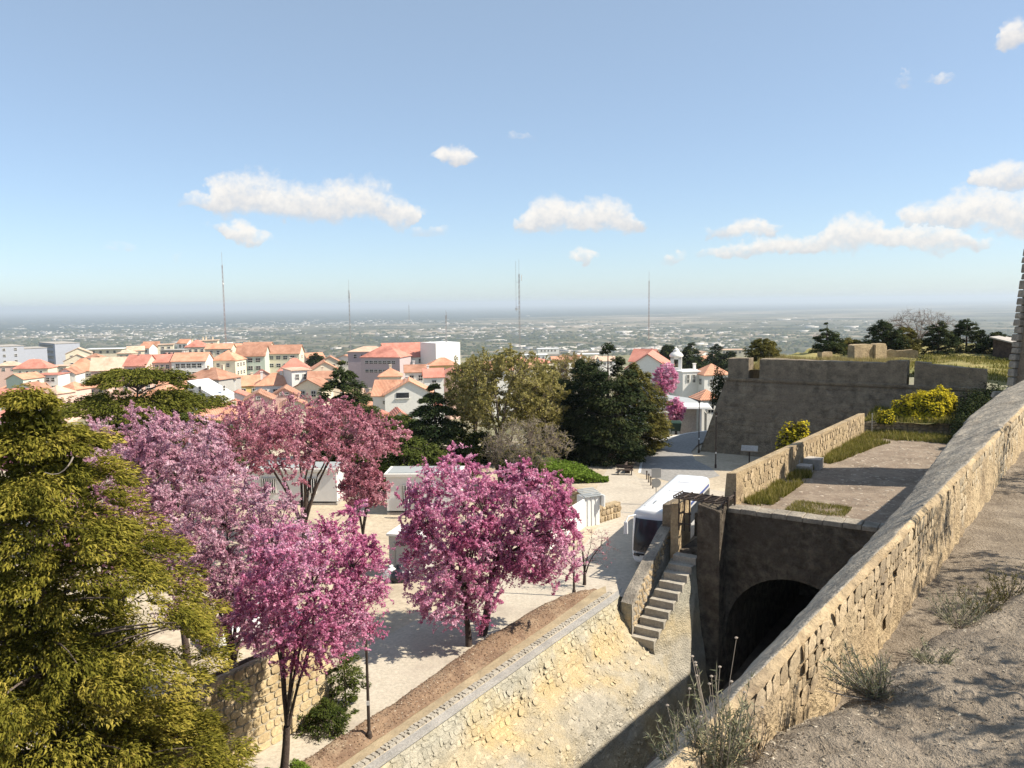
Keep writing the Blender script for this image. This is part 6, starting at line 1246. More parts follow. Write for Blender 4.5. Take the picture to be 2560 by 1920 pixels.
def twiggy_tree(name, label, base, fork, cc, cr, stems, n2, n3, twig, mats, nb=10, bsize=.07, cat='tree', group=None, seed=0, trunk_r=.13, lump=.35, droop=.0, bloom=1.0, thick=1.0, aspect=.8, parts=('trunk', 'crown'), low=-.75, stem_k=.55):
    """a tree grown as trunk > stems > branches > twigs, the twigs set with blossom or leaves; crown ellipsoid cc, cr"""
    rs = np.random.RandomState(seed); base = np.array(base, float); fork = np.array(fork, float); cc = np.array(cc, float); cr = np.array(cr, float)*1.1
    r = empty(name, base); tag(r, label, cat, group); inv = Matrix.Translation(-Vector(base))
    def lumps(D):   # uneven outline
        return 1+lump*(fbm(D*1.9+seed*3.3, 3)[:, None]*2-.95)
    def ball(n, inner=0.0):
        D = in_ball(rs, n*2, inner); D = D[D[:, 2] > low][:n]; return cc+D*cr*lumps(D/np.maximum(np.linalg.norm(D, axis=1, keepdims=True), .1))
    tp = bez(base[None], ((base+fork)/2+np.array([.12, .05, 0])*np.linalg.norm(fork-base)*.3)[None], fork[None], 8)
    a = np.arange(stems)*2.4+rs.rand()*6; d1 = np.stack([np.cos(a), np.sin(a), rs.uniform(-.1, .75, stems)], 1); t1 = cc+d1*cr*rs.uniform(.35, .62, (stems, 1))
    f1 = fork[None]+rs.randn(stems, 3)*.05; c1 = f1+np.array([0, 0, 1.])*np.linalg.norm(t1-f1, axis=1, keepdims=True)*.28+(t1-f1)*.34
    L1 = bez(f1, c1, t1, 14); wob = np.cumsum(rs.randn(stems, 14, 3)*.02, 1); L1 = L1+wob*np.linalg.norm(t1-f1, axis=1)[:, None, None]*.35*np.linspace(0, 1, 14)[None, :, None]
    S1 = L1[:, 4:].reshape(-1, 3); t2 = ball(n2, .35); i2 = nearest(t2, S1); p2 = S1[i2]; d2 = t2-p2; ln = np.linalg.norm(d2, axis=1, keepdims=True)
    L2 = bez(p2, p2+d2*.5+np.array([0, 0, 1.])*ln*(.22-droop)+rs.randn(n2, 3)*ln*.08, t2, 9)
    S2 = L2[:, 2:].reshape(-1, 3); t3 = ball(n3, .15); i3 = nearest(t3, S2, .2); p3 = S2[i3]; d3 = t3-p3; l3 = np.linalg.norm(d3, axis=1, keepdims=True); u3 = d3/np.maximum(l3, 1e-3)
    out = (p3-cc)/cr; u3 = np.where(l3 < twig*.25, out+rs.randn(n3, 3)*.5+np.array([0, 0, .4]), u3); u3 = u3+rs.randn(n3, 3)*.22; u3 /= np.linalg.norm(u3, axis=1, keepdims=True)
    LL = np.clip(l3, twig*.45, twig)*rs.uniform(.7, 1.15, (n3, 1)); L3 = bez(p3, p3+u3*LL*.5+np.array([0, 0, 1.])*LL*(.12-droop), p3+u3*LL-np.array([0, 0, 1.])*LL*droop, 4)
    v, f = tubes(tp, trunk_r*1.25, trunk_r*.85, 9); v1, f1_ = tubes(L1, trunk_r*stem_k*thick, trunk_r*.16, 6); v2, f2 = tubes(L2, trunk_r*.17*thick, trunk_r*.05, 4)
    V, F, mi, c = merge([(v, f, 0, None), (v1, f1_, 0, None), (v2, f2, 0, None)])
    o = finish(parts[0], np_mesh(parts[0], V, F, mi), [mats[0]], r, True); o.matrix_parent_inverse = inv
    v3, f3 = tubes(L3, max(.006, trunk_r*.055)*thick, .004*thick, 3); pr = [(v3, f3, 0, rs.rand(len(f3)))]
    if nb:
        k = int(n3*nb*bloom); wt_ = np.exp(rs.randn(n3)*.55+(fbm(p3*1.1+seed, 3)-.45)*3); ii = rs.choice(n3, k, p=wt_/wt_.sum()); tt = rs.rand(k)**.8*3; i0 = np.minimum(tt.astype(int), 2); fr = (tt-i0)[:, None]
        P = L3[ii, i0]*(1-fr)+L3[ii, i0+1]*fr; k2 = int(n2*nb*.9*bloom); jj = rs.randint(0, n2, k2); t_ = 3.0+rs.rand(k2)*4.9; j0 = np.minimum(t_.astype(int), 7); fr2 = (t_-j0)[:, None]
        P = np.concatenate([P, L2[jj, j0]*(1-fr2)+L2[jj, j0+1]*fr2]); P = P+rs.randn(len(P), 3)*bsize*.42
        Nr = rs.randn(len(P), 3)+(P-cc)/cr*.7+np.array([0, 0, .35]); v4, f4 = quads(P, Nr, bsize*1.1*rs.uniform(.5, 1.6, len(P)), aspect, rs)
        big = fbm(P*.9+seed, 3); col = np.clip((big-.47)*2.0+.5+rs.randn(len(P))*.22, 0, 1); pr.append((v4, f4, 1, col))
    V, F, mi, c = merge(pr); o = finish(parts[1], np_mesh(parts[1], V, F, mi, c), [mats[1], mats[2]], r); o.matrix_parent_inverse = inv
    return r
BLOOM = leaf_mat('judas_blossom', [(.47, .125, .25), (.71, .26, .44), (.83, .43, .59), (.89, .61, .74)], .45)
BLOOM_LILAC = leaf_mat('lilac_blossom', [(.42, .19, .26), (.62, .34, .43), (.74, .48, .56), (.80, .62, .67)], .45)
BLOOM_DARK = leaf_mat('dark_blossom', [(.30, .10, .13), (.48, .19, .24), (.60, .28, .34), (.68, .40, .45)], .4)
def px(u, v, Y): return np.array(at(u, v, Y))
def judas(label, bu, bv, Y, cu, cv, ru, rv, seed, mat=BLOOM, fork_h=1.6, n2=90, n3=1300, nb=26, stems=6, tr=.14, z0=0.0, bsize=.075, ry=None, twig=.9, droop=0.0, low=-.75, **kw):
    base = at(bu, bv, Y); base.z = z0; c = px(cu, cv, Y); rx, rz = ru/F_PX*Y, rv/F_PX*Y
    twiggy_tree('judas_tree', label, base, np.array([base.x+(c[0]-base.x)*.2, Y, z0+fork_h]), c, (rx, ry or rx*.95, rz), stems, n2, n3, twig, (M['bark_dark'], M['twig'], mat), nb, bsize, group='blossoming judas trees', seed=seed, trunk_r=tr, droop=droop, low=low, **kw)
judas('nearest pink blossom tree, several slim trunks before the yellow wall', 702, 1990, 24.2, 792, 1478, 210, 205, 101, fork_h=2.2, stems=7, n2=120, n3=2100, nb=40, tr=.125, bsize=.056, droop=.07, thick=1.0, lump=.55, low=-.9, stem_k=.42)
judas('large lilac-pink blossom tree behind the yellow-green cedar', 470, 1700, 33, 395, 1200, 225, 178, 102, BLOOM_LILAC, fork_h=2.5, n2=130, n3=2200, nb=40, bsize=.075, lump=.5)
judas('lower lilac-pink blossom tree between the cedar and the nearest pink tree', 580, 1740, 29, 590, 1410, 185, 215, 103, BLOOM_LILAC, fork_h=2.0, n2=120, n3=2000, nb=40, bsize=.066, droop=.06, lump=.5)
judas('broad dark pink dome-shaped blossom tree before the white cabin', 760, 1330, 50, 742, 1120, 275, 112, 104, BLOOM_DARK, fork_h=1.0, stems=9, n2=140, n3=2200, nb=32, tr=.2, bsize=.10, twig=1.1, low=-.22, thick=1.2, stem_k=.45)
judas('small bushy pink tree right of the dark pink dome', 905, 1330, 47, 910, 1220, 62, 62, 105, BLOOM_DARK, fork_h=1.5, n2=36, n3=500, nb=20, tr=.12, bsize=.10)
judas('magenta blossom tree with a trailing left side, left one of the pair', 1172, 1615, 35, 1130, 1368, 134, 222, 106, fork_h=1.7, stems=6, n2=130, n3=2300, nb=38, tr=.13, bsize=.074, droop=.12, low=-.85, lump=.42)
judas('magenta blossom tree with a thick trunk, right one of the pair', 1207, 1600, 36.2, 1325, 1318, 128, 175, 107, fork_h=2.8, stems=6, n2=120, n3=2000, nb=38, tr=.17, bsize=.074, droop=.08, lump=.5)
judas('pink blossom at the left edge behind the cedar top', 10, 1400, 36, 18, 1120, 75, 60, 108, BLOOM_LILAC, fork_h=2.5, n2=50, n3=600, nb=20, bsize=.09)
judas('lilac-pink blossom tree seen between the cedar branches at the left', 300, 1600, 30, 250, 1330, 170, 170, 112, BLOOM_LILAC, fork_h=2.5, n2=90, n3=1300, nb=24, bsize=.062)
judas('pink tree beside the church tower', 1660, 1010, 150, 1665, 952, 30, 42, 109, BLOOM, fork_h=2, n2=40, n3=420, nb=14, tr=.2, bsize=.26, twig=1.4, z0=gz(150))
judas('pink tree in front of the grey-roofed workshop', 1690, 1070, 98, 1688, 1026, 24, 30, 110, BLOOM, fork_h=1.0, n2=36, n3=360, nb=14, tr=.14, bsize=.18, twig=1.0, z0=gz(98))
b0 = on(1461, 1462, .1)
twiggy_tree('young_tree', 'small bare tree forked near the ground beside the right lamp post', b0, np.array(b0)+[0, 0, .75], np.array(b0)+[.35, 0, 2.1], (1.5, 1.3, 1.1), 4, 24, 220, .7, (M['bark_dark'], M['twig'], BLOOM_DARK), 2, .06, seed=111, trunk_r=.085)

# ------------------------------------------------------------------ conifers and leafy trees
def clump_tree(name, label, base, top_z, prof, mats, nclump, per, csize, leaf, aspect=.35, flat=.55, seed=0, trunk_r=.25, cat='tree', group=None, tier=0.0, lean=(0, 0), droop=.25, squash=1.0, limb=.6, core=.16, holes=0.0, inner=0):
    """prof: list of (height fraction, radius in metres). Foliage in pads of small sprays carried by limbs."""
    rs = np.random.RandomState(seed); base = np.array(base, float); H = top_z-base[2]; r = empty(name, base); tag(r, label, cat, group); inv = Matrix.Translation(-Vector(base))
    hf = np.array([p[0] for p in prof]); hr = np.array([p[1] for p in prof])
    w = np.interp(np.linspace(0, 1, 200), hf, hr); w = w*(np.linspace(0, 1, 200) >= hf[0]); w = w/w.sum(); fz = np.interp(rs.rand(nclump), np.concatenate([[0], np.cumsum(w)]), np.linspace(0, 1, 201))
    if tier: fz = (np.round(fz*tier)+rs.randn(nclump)*.13)/tier; fz = np.clip(fz, hf[0], .995)
    az = rs.rand(nclump)*2*math.pi; rad = np.interp(fz, hf, hr); D = np.stack([np.cos(az), np.sin(az), fz*3], 1)
    rad = rad*(.72+.75*(fbm(D*1.6+seed*2.1, 3)))*np.sqrt(rs.uniform(core, 1.0, nclump)); ax = base[None]+np.stack([lean[0]*fz, lean[1]*fz, fz*H], 1)
    C = ax+np.stack([np.cos(az)*rad, np.sin(az)*rad*squash, -rad*droop*.4+rs.randn(nclump)*.1], 1)
    if holes:
        kp = fbm(C*.75+seed, 3) > holes; C, ax, rad, az, fz = C[kp], ax[kp], rad[kp], az[kp], fz[kp]; nclump = len(C)
    cs = csize*rs.uniform(.6, 1.25, nclump)*(.55+.45*np.clip(np.interp(fz, hf, hr)/hr.max(), 0, 1))
    # limbs
    L0 = ax.copy(); L0[:, 2] -= rad*.35; Lm = bez(L0, (L0+C)/2+np.array([0, 0, .12])*rad[:, None], C, 5); sel = rs.rand(nclump) < limb
    trunk = bez(base[None], (base+[lean[0]*.4, lean[1]*.4, H*.5])[None], (base+[lean[0], lean[1], H*.97])[None], 12)
    v0, f0 = tubes(trunk, trunk_r, .03, 8); v1, f1 = tubes(Lm[sel], trunk_r*.16, .012, 4); V, F, mi, c = merge([(v0, f0, 0, None), (v1, f1, 0, None)])
    o = finish('trunk', np_mesh('trunk', V, F, mi), mats[0], r, True); o.matrix_parent_inverse = inv
    n = nclump*per; ci = np.repeat(np.arange(nclump), per); d = in_ball(rs, n, .25, .8); d[:, 2] = np.where(d[:, 2] < 0, d[:, 2]*.45, d[:, 2]); P = C[ci]+d*cs[ci][:, None]*np.array([1, 1, flat])
    outw = np.stack([np.cos(az[ci]), np.sin(az[ci]), np.zeros(n)], 1); P[:, 2] -= (d[:, :2]*outw[:, :2]).sum(1)*cs[ci]*droop
    Nr = d*np.array([.6, .6, 1.0])+np.array([0, 0, .75])+rs.randn(n, 3)*.45; upd = outw+d*.8-np.array([0, 0, .15]); v, f = quads(P, Nr, leaf*rs.uniform(.6, 1.4, n), aspect, rs, upd)
    cv = np.clip(.5+rs.randn(nclump)[ci]*.2+rs.randn(n)*.18, 0, 1)
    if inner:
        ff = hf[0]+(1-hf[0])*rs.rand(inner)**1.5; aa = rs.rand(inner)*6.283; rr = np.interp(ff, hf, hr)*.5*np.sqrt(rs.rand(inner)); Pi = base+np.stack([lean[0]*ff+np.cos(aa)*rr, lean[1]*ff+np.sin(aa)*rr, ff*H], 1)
        vi, fi = quads(Pi, rs.randn(inner, 3)+[0, 0, .8], leaf*1.7*rs.uniform(.6, 1.4, inner), .4, rs); f = np.concatenate([f, fi+len(v)]); v = np.concatenate([v, vi]); cv = np.concatenate([cv, rs.rand(inner)*.25])  # inner sprays keep to the dark tones, crown shade put into their colour
    o = finish('crown', np_mesh('crown', v, f, None, cv), mats[1], r); o.matrix_parent_inverse = inv; return r
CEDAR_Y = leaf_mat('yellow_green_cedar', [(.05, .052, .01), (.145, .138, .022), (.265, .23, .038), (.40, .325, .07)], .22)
CEDAR_G = leaf_mat('green_cedar', [(.035, .05, .012), (.075, .095, .025), (.12, .13, .035)], .15)
CEDAR_O = leaf_mat('olive_cedar', [(.05, .06, .012), (.11, .115, .022), (.18, .17, .035)], .15)
CONIF = leaf_mat('dark_conifer', [(.02, .033, .014), (.05, .068, .026), (.10, .112, .042)], .15)
CYPR = leaf_mat('dark_cypress', [(.014, .023, .011), (.036, .05, .022), (.08, .088, .034)], .12)
HEDGE = leaf_mat('hedge_green', [(.03, .045, .012), (.07, .09, .022), (.12, .14, .035)], .2)
IVY = leaf_mat('bright_ivy', [(.06, .10, .015), (.13, .20, .03), (.20, .28, .05)], .3)
BUDS = leaf_mat('budding_leaves', [(.17, .15, .045), (.30, .265, .085), (.42, .37, .15)], .35)
OLIVE = leaf_mat('olive_scrub', [(.06, .06, .018), (.12, .11, .03), (.20, .17, .05)], .2)
YELLOWF = leaf_mat('yellow_flowers', [(.30, .27, .02), (.55, .45, .03), (.68, .56, .05)], .3)
GRASS = leaf_mat('grass', [(.07, .085, .015), (.16, .165, .03), (.27, .24, .07), (.40, .33, .14)], .3)
DRYG = leaf_mat('dry_grass', [(.22, .18, .07), (.34, .28, .12), (.42, .36, .18)], .3)
# the near yellow-green cedar filling the left side
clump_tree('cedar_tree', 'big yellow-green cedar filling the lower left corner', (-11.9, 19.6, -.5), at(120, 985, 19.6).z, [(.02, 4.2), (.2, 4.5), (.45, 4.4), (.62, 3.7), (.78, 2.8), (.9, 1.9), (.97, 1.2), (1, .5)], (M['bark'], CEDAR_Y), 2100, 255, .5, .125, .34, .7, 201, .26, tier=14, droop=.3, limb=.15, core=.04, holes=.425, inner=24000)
ced = bpy.data.objects['cedar_tree']; b = MB(); b.tube([at(112, 1181, 15.4), at(130, 1186, 15.3), at(147, 1184, 15.3), at(160, 1176, 15.3), at(170, 1165, 15.3), at(178, 1153, 15.35), at(183, 1142, 15.4)], [.006, .009, .011, .012, .013, .015, .018], 6); o = b.build('dead_branch', M['twig_grey'], ced); o.matrix_parent_inverse = Matrix.Translation(-ced.location)
clump_tree('cedar_tree', 'flat-topped green cedar behind the lilac blossom', (-24.5, 52, 0), at(330, 935, 52).z, [(.4, 1.2), (.55, 3.0), (.75, 4.8), (.9, 4.8), (1, 2.6)], (M['bark'], CEDAR_O), 330, 200, 1.0, .24, .42, .5, 202, .35, tier=6, droop=.15)
clump_tree('conifer', 'dark conifer in front of the town centre, left of the big white house', (px(862, 1120, 78)[0], 78, -.3), at(872, 904, 78).z, [(.05, 3.6), (.3, 3.7), (.55, 2.9), (.75, 1.9), (.9, 1.0), (1, .15)], (M['bark_dark'], CONIF), 200, 150, .95, .32, .4, .5, 203, .25, tier=9, droop=.35)
clump_tree('conifer', 'dark drooping conifer right of the big white house', (px(1090, 1160, 72)[0], 72, -.3), at(1090, 965, 72).z, [(.02, 3.2), (.35, 3.2), (.6, 2.6), (.8, 1.7), (.93, .8), (1, .2)], (M['bark_dark'], CONIF), 200, 150, .85, .30, .4, .5, 204, .22, tier=8, droop=.4)
for i, (u, vb, vt, Y, w, lab) in enumerate(((1520, 1165, 868, 77, 3.6, 'tallest tree of the dark clump left of the church'), (1455, 1160, 905, 80, 3.0, 'dark conifer forming the left side of the tall clump'), (1590, 1160, 905, 82, 2.8, 'olive-dark tree forming the right side of the tall clump'), (1375, 1165, 925, 84, 2.6, 'slim dark conifer between budding tree and tall clump'), (1440, 1165, 1040, 79, 2.2, 'short dark conifer at the foot of the tall clump'))):
    clump_tree('conifer', lab, (px(u, vb, Y)[0], Y, -.3), at(u, vt, Y).z, [(.02, w*.9), (.3, w), (.6, w*.9), (.8, w*.65), (.93, w*.35), (1, .2)], (M['bark_dark'], CYPR if i != 2 else OLIVE), int(60*w), 150, .95, .30, .45, .7, 210+i, .3, tier=0, droop=.2)
for i, (u, vb, vt, Y, w, lab) in enumerate(((960, 1165, 1030, 68, 2.8, 'rounded green shrub mass left of the drooping conifer'), (900, 1150, 1000, 80, 3.0, 'green shrub mass under the dark conifer'), (1010, 1170, 1080, 64, 2.0, 'low green shrub right of the rounded mass'), (1300, 1175, 1120, 66, 2.0, 'dark low shrub below the bare thicket'), (1000, 1140, 1040, 90, 3.0, 'hedge below the red roofs'), (480, 1150, 1040, 62, 3.0, 'green shrub between lilac blossom and orange roof'), (540, 1130, 1050, 75, 3.2, 'green shrub under the long low house'), (1130, 1165, 1075, 72, 2.6, 'green shrub between the drooping conifer and the budding tree'), (1205, 1170, 1085, 78, 2.6, 'green shrub at the foot of the budding tree'), (1060, 1170, 1110, 66, 2.2, 'low hedge behind the site cabin'), (845, 1160, 1075, 70, 2.6, 'green shrub left of the rounded mass behind the dark pink dome'), (1395, 1165, 1060, 82, 2.6, 'green shrub right of the thicket'))):
    clump_tree('shrub', lab, (px(u, vb, Y)[0], Y, -.2), at(u, vt, Y).z, [(.0, w*.9), (.4, w), (.75, w*.75), (1, w*.3)], (M['bark_dark'], HEDGE if i % 2 == 0 else CEDAR_G), int(46*w), 120, .7, .24, .5, .75, 230+i, .1, cat='shrub', droop=.1)
# tall budding trees: thin twigs with small yellowish leaves
for i, (u, v, Y, cu, cv, ru, rv, lab) in enumerate(((1250, 1170, 72, 1255, 985, 125, 120, 'tall budding tree with thin yellowish leaves in the middle of the picture'), (1330, 1165, 76, 1345, 1000, 70, 100, 'second budding tree, half merged with the dark clump'), (1190, 1160, 80, 1175, 985, 60, 90, 'narrow budding tree at the left of the yellowish one'))):
    bs = px(u, v, Y); bs[2] = 0; c = px(cu, cv, Y)
    twiggy_tree('budding_tree', lab, bs, bs+[0, 0, 2.2], c, (ru/F_PX*Y, ru/F_PX*Y*.9, rv/F_PX*Y), 7, 110, 1300 if i == 0 else 800, 1.5, (M['bark'], M['twig_grey'], BUDS), 22, .16, seed=240+i, trunk_r=.2, thick=1.2, lump=.45, aspect=.6)
for i, (u, v, Y, cu, cv, ru, rv, n3, lab) in enumerate(((1330, 1175, 64, 1330, 1108, 95, 62, 2600, 'grey-brown bare thicket above the ivy bank'), (1250, 1175, 66, 1250, 1120, 50, 50, 700, 'small bare bush left of the thicket'))):
    bs = px(u, v, Y); bs[2] = 0; c = px(cu, cv, Y)
    twiggy_tree('bare_bush', lab, bs, bs+[0, 0, .4], c, (ru/F_PX*Y, ru/F_PX*Y*.7, rv/F_PX*Y), 9, 120, n3, .9, (M['bark'], M['twig_grey'], BUDS), 1, .08, cat='bush', seed=250+i, trunk_r=.10, thick=1.6)
bs = px(1430, 985, 112); bs[2] = gz(112); c = px(1432, 925, 112)
twiggy_tree('bare_tree', 'brown bare dome-shaped tree behind the dark clump', bs, bs+[0, 0, 2], c, (62/F_PX*112, 3.0, 42/F_PX*112), 9, 150, 2400, 1.0, (M['bark'], plain_mat('brown_twig', (.22, .14, .075), .9), BUDS), 4, .12, seed=253, trunk_r=.16, thick=1.5)
# trees on the bastion
for i, (u, vb, vt, Y, w, kind, lab) in enumerate(((1908, 895, 848, 96, 2.0, OLIVE, 'bushy olive tree at the left end of the bastion top'), (2066, 880, 805, 104, 1.9, CONIF, 'pointed dark conifer on the bastion, left of the tree group'), (2205, 880, 806, 100, 2.6, CYPR, 'broad dark tree in the bastion group with brown brush behind it'), (2255, 880, 820, 101, 2.4, OLIVE, 'olive-brown tree beside the broad dark one on the bastion'), (2345, 880, 806, 100, 1.9, CYPR, 'dark leafy tree left of the round dark one on the bastion'), (2415, 880, 800, 103, 2.2, CYPR, 'round dark tree at the right of the bastion group'), (2490, 880, 835, 100, 2.2, CYPR, 'dark tree beside the tower, below a sloping roof'), (2130, 880, 850, 106, 2.4, OLIVE, 'low scrub between the pointed conifer and the tree group'))):
    p = px(u, vb, Y); pr = [(.03, w*.9), (.3, w), (.6, w*.7), (.85, w*.3), (1, .1)] if i == 1 else [(.05, w*.8), (.4, w), (.75, w*.75), (1, w*.25)]
    clump_tree('bastion_tree', lab, (p[0], Y, 8.1), at(u, vt, Y).z, pr, (M['bark_dark'], kind), int(44*w), 120, .6, .26, .45, .7, 260+i, .16, droop=.15)
bs = px(2290, 885, 108); c = px(2300, 815, 108)
twiggy_tree('bare_bush', 'wispy brown leafless tree blown to the right behind the bastion trees', bs, bs+[.3, 0, 1.5], c, (5.0, 3, 2.2), 8, 130, 2600, 1.3, (M['bark'], plain_mat('wispy_twig', (.19, .145, .12), .9), BUDS), 0, .1, seed=270, trunk_r=.14, thick=1.1)
# shed roof beside the tower trees
house('garden_shed', 'dark shed with a sloping roof beside the tower', 2520, 846, 96, 3.2, 4, -50, 'shed', .9, 'bark_dark', 'concrete', drop=2.6, cat='shed', group='garden sheds')
# dark trees near and behind the church
for i, (u, vb, vt, Y, w, lab) in enumerate(((1725, 905, 862, 240, 3.2, 'dark evergreen behind the church dome'), (1790, 900, 862, 260, 3.0, 'dark tree right of the evergreen behind the church'), (1745, 925, 895, 215, 5.0, 'dark shrubbery between church and orange-roofed house'), (1670, 895, 862, 230, 3.0, 'dark tree just left of the church dome'), (1815, 905, 880, 230, 4, 'dark tree in front of the flat warehouse'), (245, 905, 893, 330, 3, 'dark round tree beside the wide cream building'), (790, 900, 885, 310, 3, 'dark round tree right of the long apartment row'), (1640, 905, 882, 260, 4, 'dark tree behind the red roof left of the church'))):
    p = px(u, vb, Y); clump_tree('town_tree', lab, (p[0], Y, p[2]-3), at(u, vt, Y).z, [(.05, w*.8), (.5, w), (.8, w*.7), (1, w*.25)], (M['bark_dark'], CYPR), int(22*w), 70, 1.3, .7, .5, .75, 280+i, .2, droop=.1, group='trees among the houses')
# dark bush clinging to the bastion corner
# shrubs by the yellow wall and soil strip
for i, (s, n, z, h, w, mt, lab) in enumerate(((20.9, -21.6, 0, 2.3, .8, HEDGE, 'green leafy shrub at the end of the yellow wall'), (19.6, -21.3, 0, .9, .9, HEDGE, 'low dark shrub under the end of the yellow wall'), (15.3, -19.8, .1, .9, .8, IVY, 'bright weeds round the foot of the nearest blossom tree'), (16.6, -19.6, .1, .5, .5, IVY, 'small patch of weeds beside the nearest trunk'))):
    clump_tree('shrub', lab, SN(s, n, z), z+h, [(0, w*.7), (.4, w), (.8, w*.7), (1, w*.3)], (M['bark'], mt), int(60*w+20), 70, .26, .10, .5, .7, 300+i, .04, cat='shrub')
# ------------------------------------------------------------------ ground cover (nobody could count it)
def blades(name, label, fn, n, h, w, mat, seed, lean=.35, kind='stuff', cat='grass'):
    rs = np.random.RandomState(seed); P = fn(rs, n); n = len(P); a = rs.rand(n)*6.28; hh = h*rs.uniform(.4, 1.3, n); d = np.stack([np.cos(a), np.sin(a), np.zeros(n)], 1); sd = np.stack([-np.sin(a), np.cos(a), np.zeros(n)], 1)*(w*.5)
    tip = P+np.array([0, 0, 1.])*hh[:, None]+d*(hh*lean*rs.rand(n)*2)[:, None]; mid = (P+tip)/2+np.array([0, 0, .12])*hh[:, None]
    V = np.stack([P-sd, P+sd, tip], 1).reshape(-1, 3); F = np.arange(3*n).reshape(n, 3)
    me = np_mesh(name, V, F, None, rs.rand(n)); o = finish(name, me, mat); tag(o, label, cat, kind=kind); return o
def ter_pts(s0, s1, n0, n1, z, jit=.0):
    def fn(rs, n):
        s = rs.uniform(s0, s1, n); f = rs.rand(n); nn = (n0(s) if callable(n0) else n0)*(1-f)+(n1(s) if callable(n1) else n1)*f
        keep = fbm(np.stack([s*.9, nn*.9, s*0+2], -1), 4) > .32+.26*rs.rand(len(s)); s, nn = s[keep], nn[keep]; return np.stack([s*E2[0]+nn*N2[0], s*E2[1]+nn*N2[1], np.full(len(s), z)], -1)
    return fn
NIN = lambda s: np.interp(s, [42, 72], [-13.4, -11.65])
blades('grass_strip', 'grass and weeds along the foot of the terrace parapet', ter_pts(43.5, 72, NIN, lambda s: NIN(s)+np.interp(s, [43, 52, 54, 60, 66, 72], [1.5, 1.2, .5, 1.5, 2.1, 3.8]), 4.15), 34000, .42, .055, GRASS, 1)
blades('grass_patch', 'thin grass patch in the middle of the terrace', ter_pts(43.2, 45.6, -11, -8.0, 4.15), 5000, .2, .04, GRASS, 2)
blades('terrace_end_grass', 'grass at the far end of the terrace below the garden wall', ter_pts(69.5, 73.5, -11.5, -4.5, 4.2), 9000, .38, .06, GRASS, 3)
def top_pts(s0, s1, n0, n1):
    def fn(rs, n):
        s = rs.uniform(s0, s1, n); nn = rs.uniform(n0, n1, n); keep = fbm(np.stack([s*.4, nn*.4, s*0], -1), 3) > .40; s, nn = s[keep], nn[keep]; W = (nn+26.9)/40
        return btop(s-81.0, W)
    return fn
blades('bastion_dry_grass', 'tall dry grass on top of the bastion', top_pts(82.2, 100, -26, -11.5), 24000, .55, .07, DRYG, 4)
blades('bastion_lawn_grass', 'green grass on the lawn right of the ruined walls', top_pts(82.2, 112, -11.5, 8), 16000, .35, .08, GRASS, 5)
# flowering bush and grass in the flower bed
def bush(label, c, r, n, size, seed, leafm=HEDGE, flowm=YELLOWF, nflow=3500):
    rs = np.random.RandomState(seed); rt = empty('flowering_bush', Vector(c)); tag(rt, label, 'bush'); inv = Matrix.Translation(-Vector(c)); c = np.array(c); r = np.array(r)
    D = in_ball(rs, n, .3, .7); D[:, 2] = np.abs(D[:, 2]); P = c+D*r*(.45+1.1*fbm(D*2.4+seed, 3)[:, None]); v, f = quads(P, D+rs.randn(n, 3)*.6+[0, 0, .5], size*rs.uniform(.6, 1.4, n), .5, rs)
    o = finish('leaves', np_mesh('leaves', v, f, None, rs.rand(n)), leafm, rt); o.matrix_parent_inverse = inv
    if nflow:
        D = in_ball(rs, nflow, .82); D[:, 2] = np.abs(D[:, 2])*.95+.12; P = c+D*r*(.47+1.13*fbm(D*2.4+seed, 3)[:, None]); v, f = quads(P, D+rs.randn(nflow, 3)*.6+[0, 0, .6], size*.9*rs.uniform(.6, 1.3, nflow), .9, rs)
        o = finish('flowers', np_mesh('flowers', v, f, None, rs.rand(nflow)), flowm, rt); o.matrix_parent_inverse = inv
p = at(2312, 1050, 67.6); bush('big yellow-flowering bush in the bed below the bastion', (p.x, 67.6, 5.0), (2.6, 1.8, 2.7), 9000, .2, 401, nflow=6000)
p = at(2215, 1050, 66.4); bush('small yellow-flowering bush left of the big one', (p.x, 66.6, 5.0), (.8, .7, 1.2), 1200, .16, 402, nflow=500)
p = at(2015, 1095, 61); bush('yellow-green fig bush growing over the outside of the terrace parapet', (SN(60, -14.6).x, SN(60, -14.6).y, 3.9), (1.2, 1.2, 2.5), 2600, .26, 403, OLIVE, YELLOWF, 900)
for i, (s, n, z, r_, h) in enumerate(((73.5, -4.6, 4.6, 1.2, 2.6), (70.5, -4.3, 4.4, 1.2, 2.2), (67.5, -4.2, 4.3, 1.0, 1.7), (76.5, -4.2, 5.6, 1.6, 2.6), (64, -4.4, 4.2, .8, 1.2), (79, -3.0, 6.2, 1.6, 2.0))):
    bush(['tall dark bush beside the yellow flowers, below the castle wall', 'dark bush in front of the tall one at the right end of the terrace', 'smaller dark bush on the terrace edge, third from the yellow flowers', 'dark bush behind the yellow flowers by the shaded wall', 'lowest dark bush, nearest on the terrace edge', 'farthest dark bush at the corner of the bastion parapet'][i], SN(s, n, z), (r_, r_, h), 2200, .2, 410+i, CYPR, None, 0)
blades('flower_bed_grass', 'green grass in the flower bed behind the low garden wall', lambda rs, n: bank(rs.uniform(73.2, 79.5, n), rs.uniform(.0, .34, n)), 9000, .4, .07, GRASS, 6)
cp = SN(81.2, -27.6, 4.6); bush('dark creeper hanging at the left corner of the bastion', cp, (.9, 1.1, 4.2), 2600, .24, 290, CYPR, None, 0)
hp = [at(u_, 893, 92) for u_ in (2270, 2350, 2430, 2515)]
for i, q_ in enumerate(hp): bush(['first', 'second', 'third', 'fourth'][i]+' length of the low dark hedge on the lawn, counted from the ruined wall', (q_.x+1.9, 92, 7.5), (2.4, .9, 1.5), 1600, .2, 450+i, CYPR, None, 0)
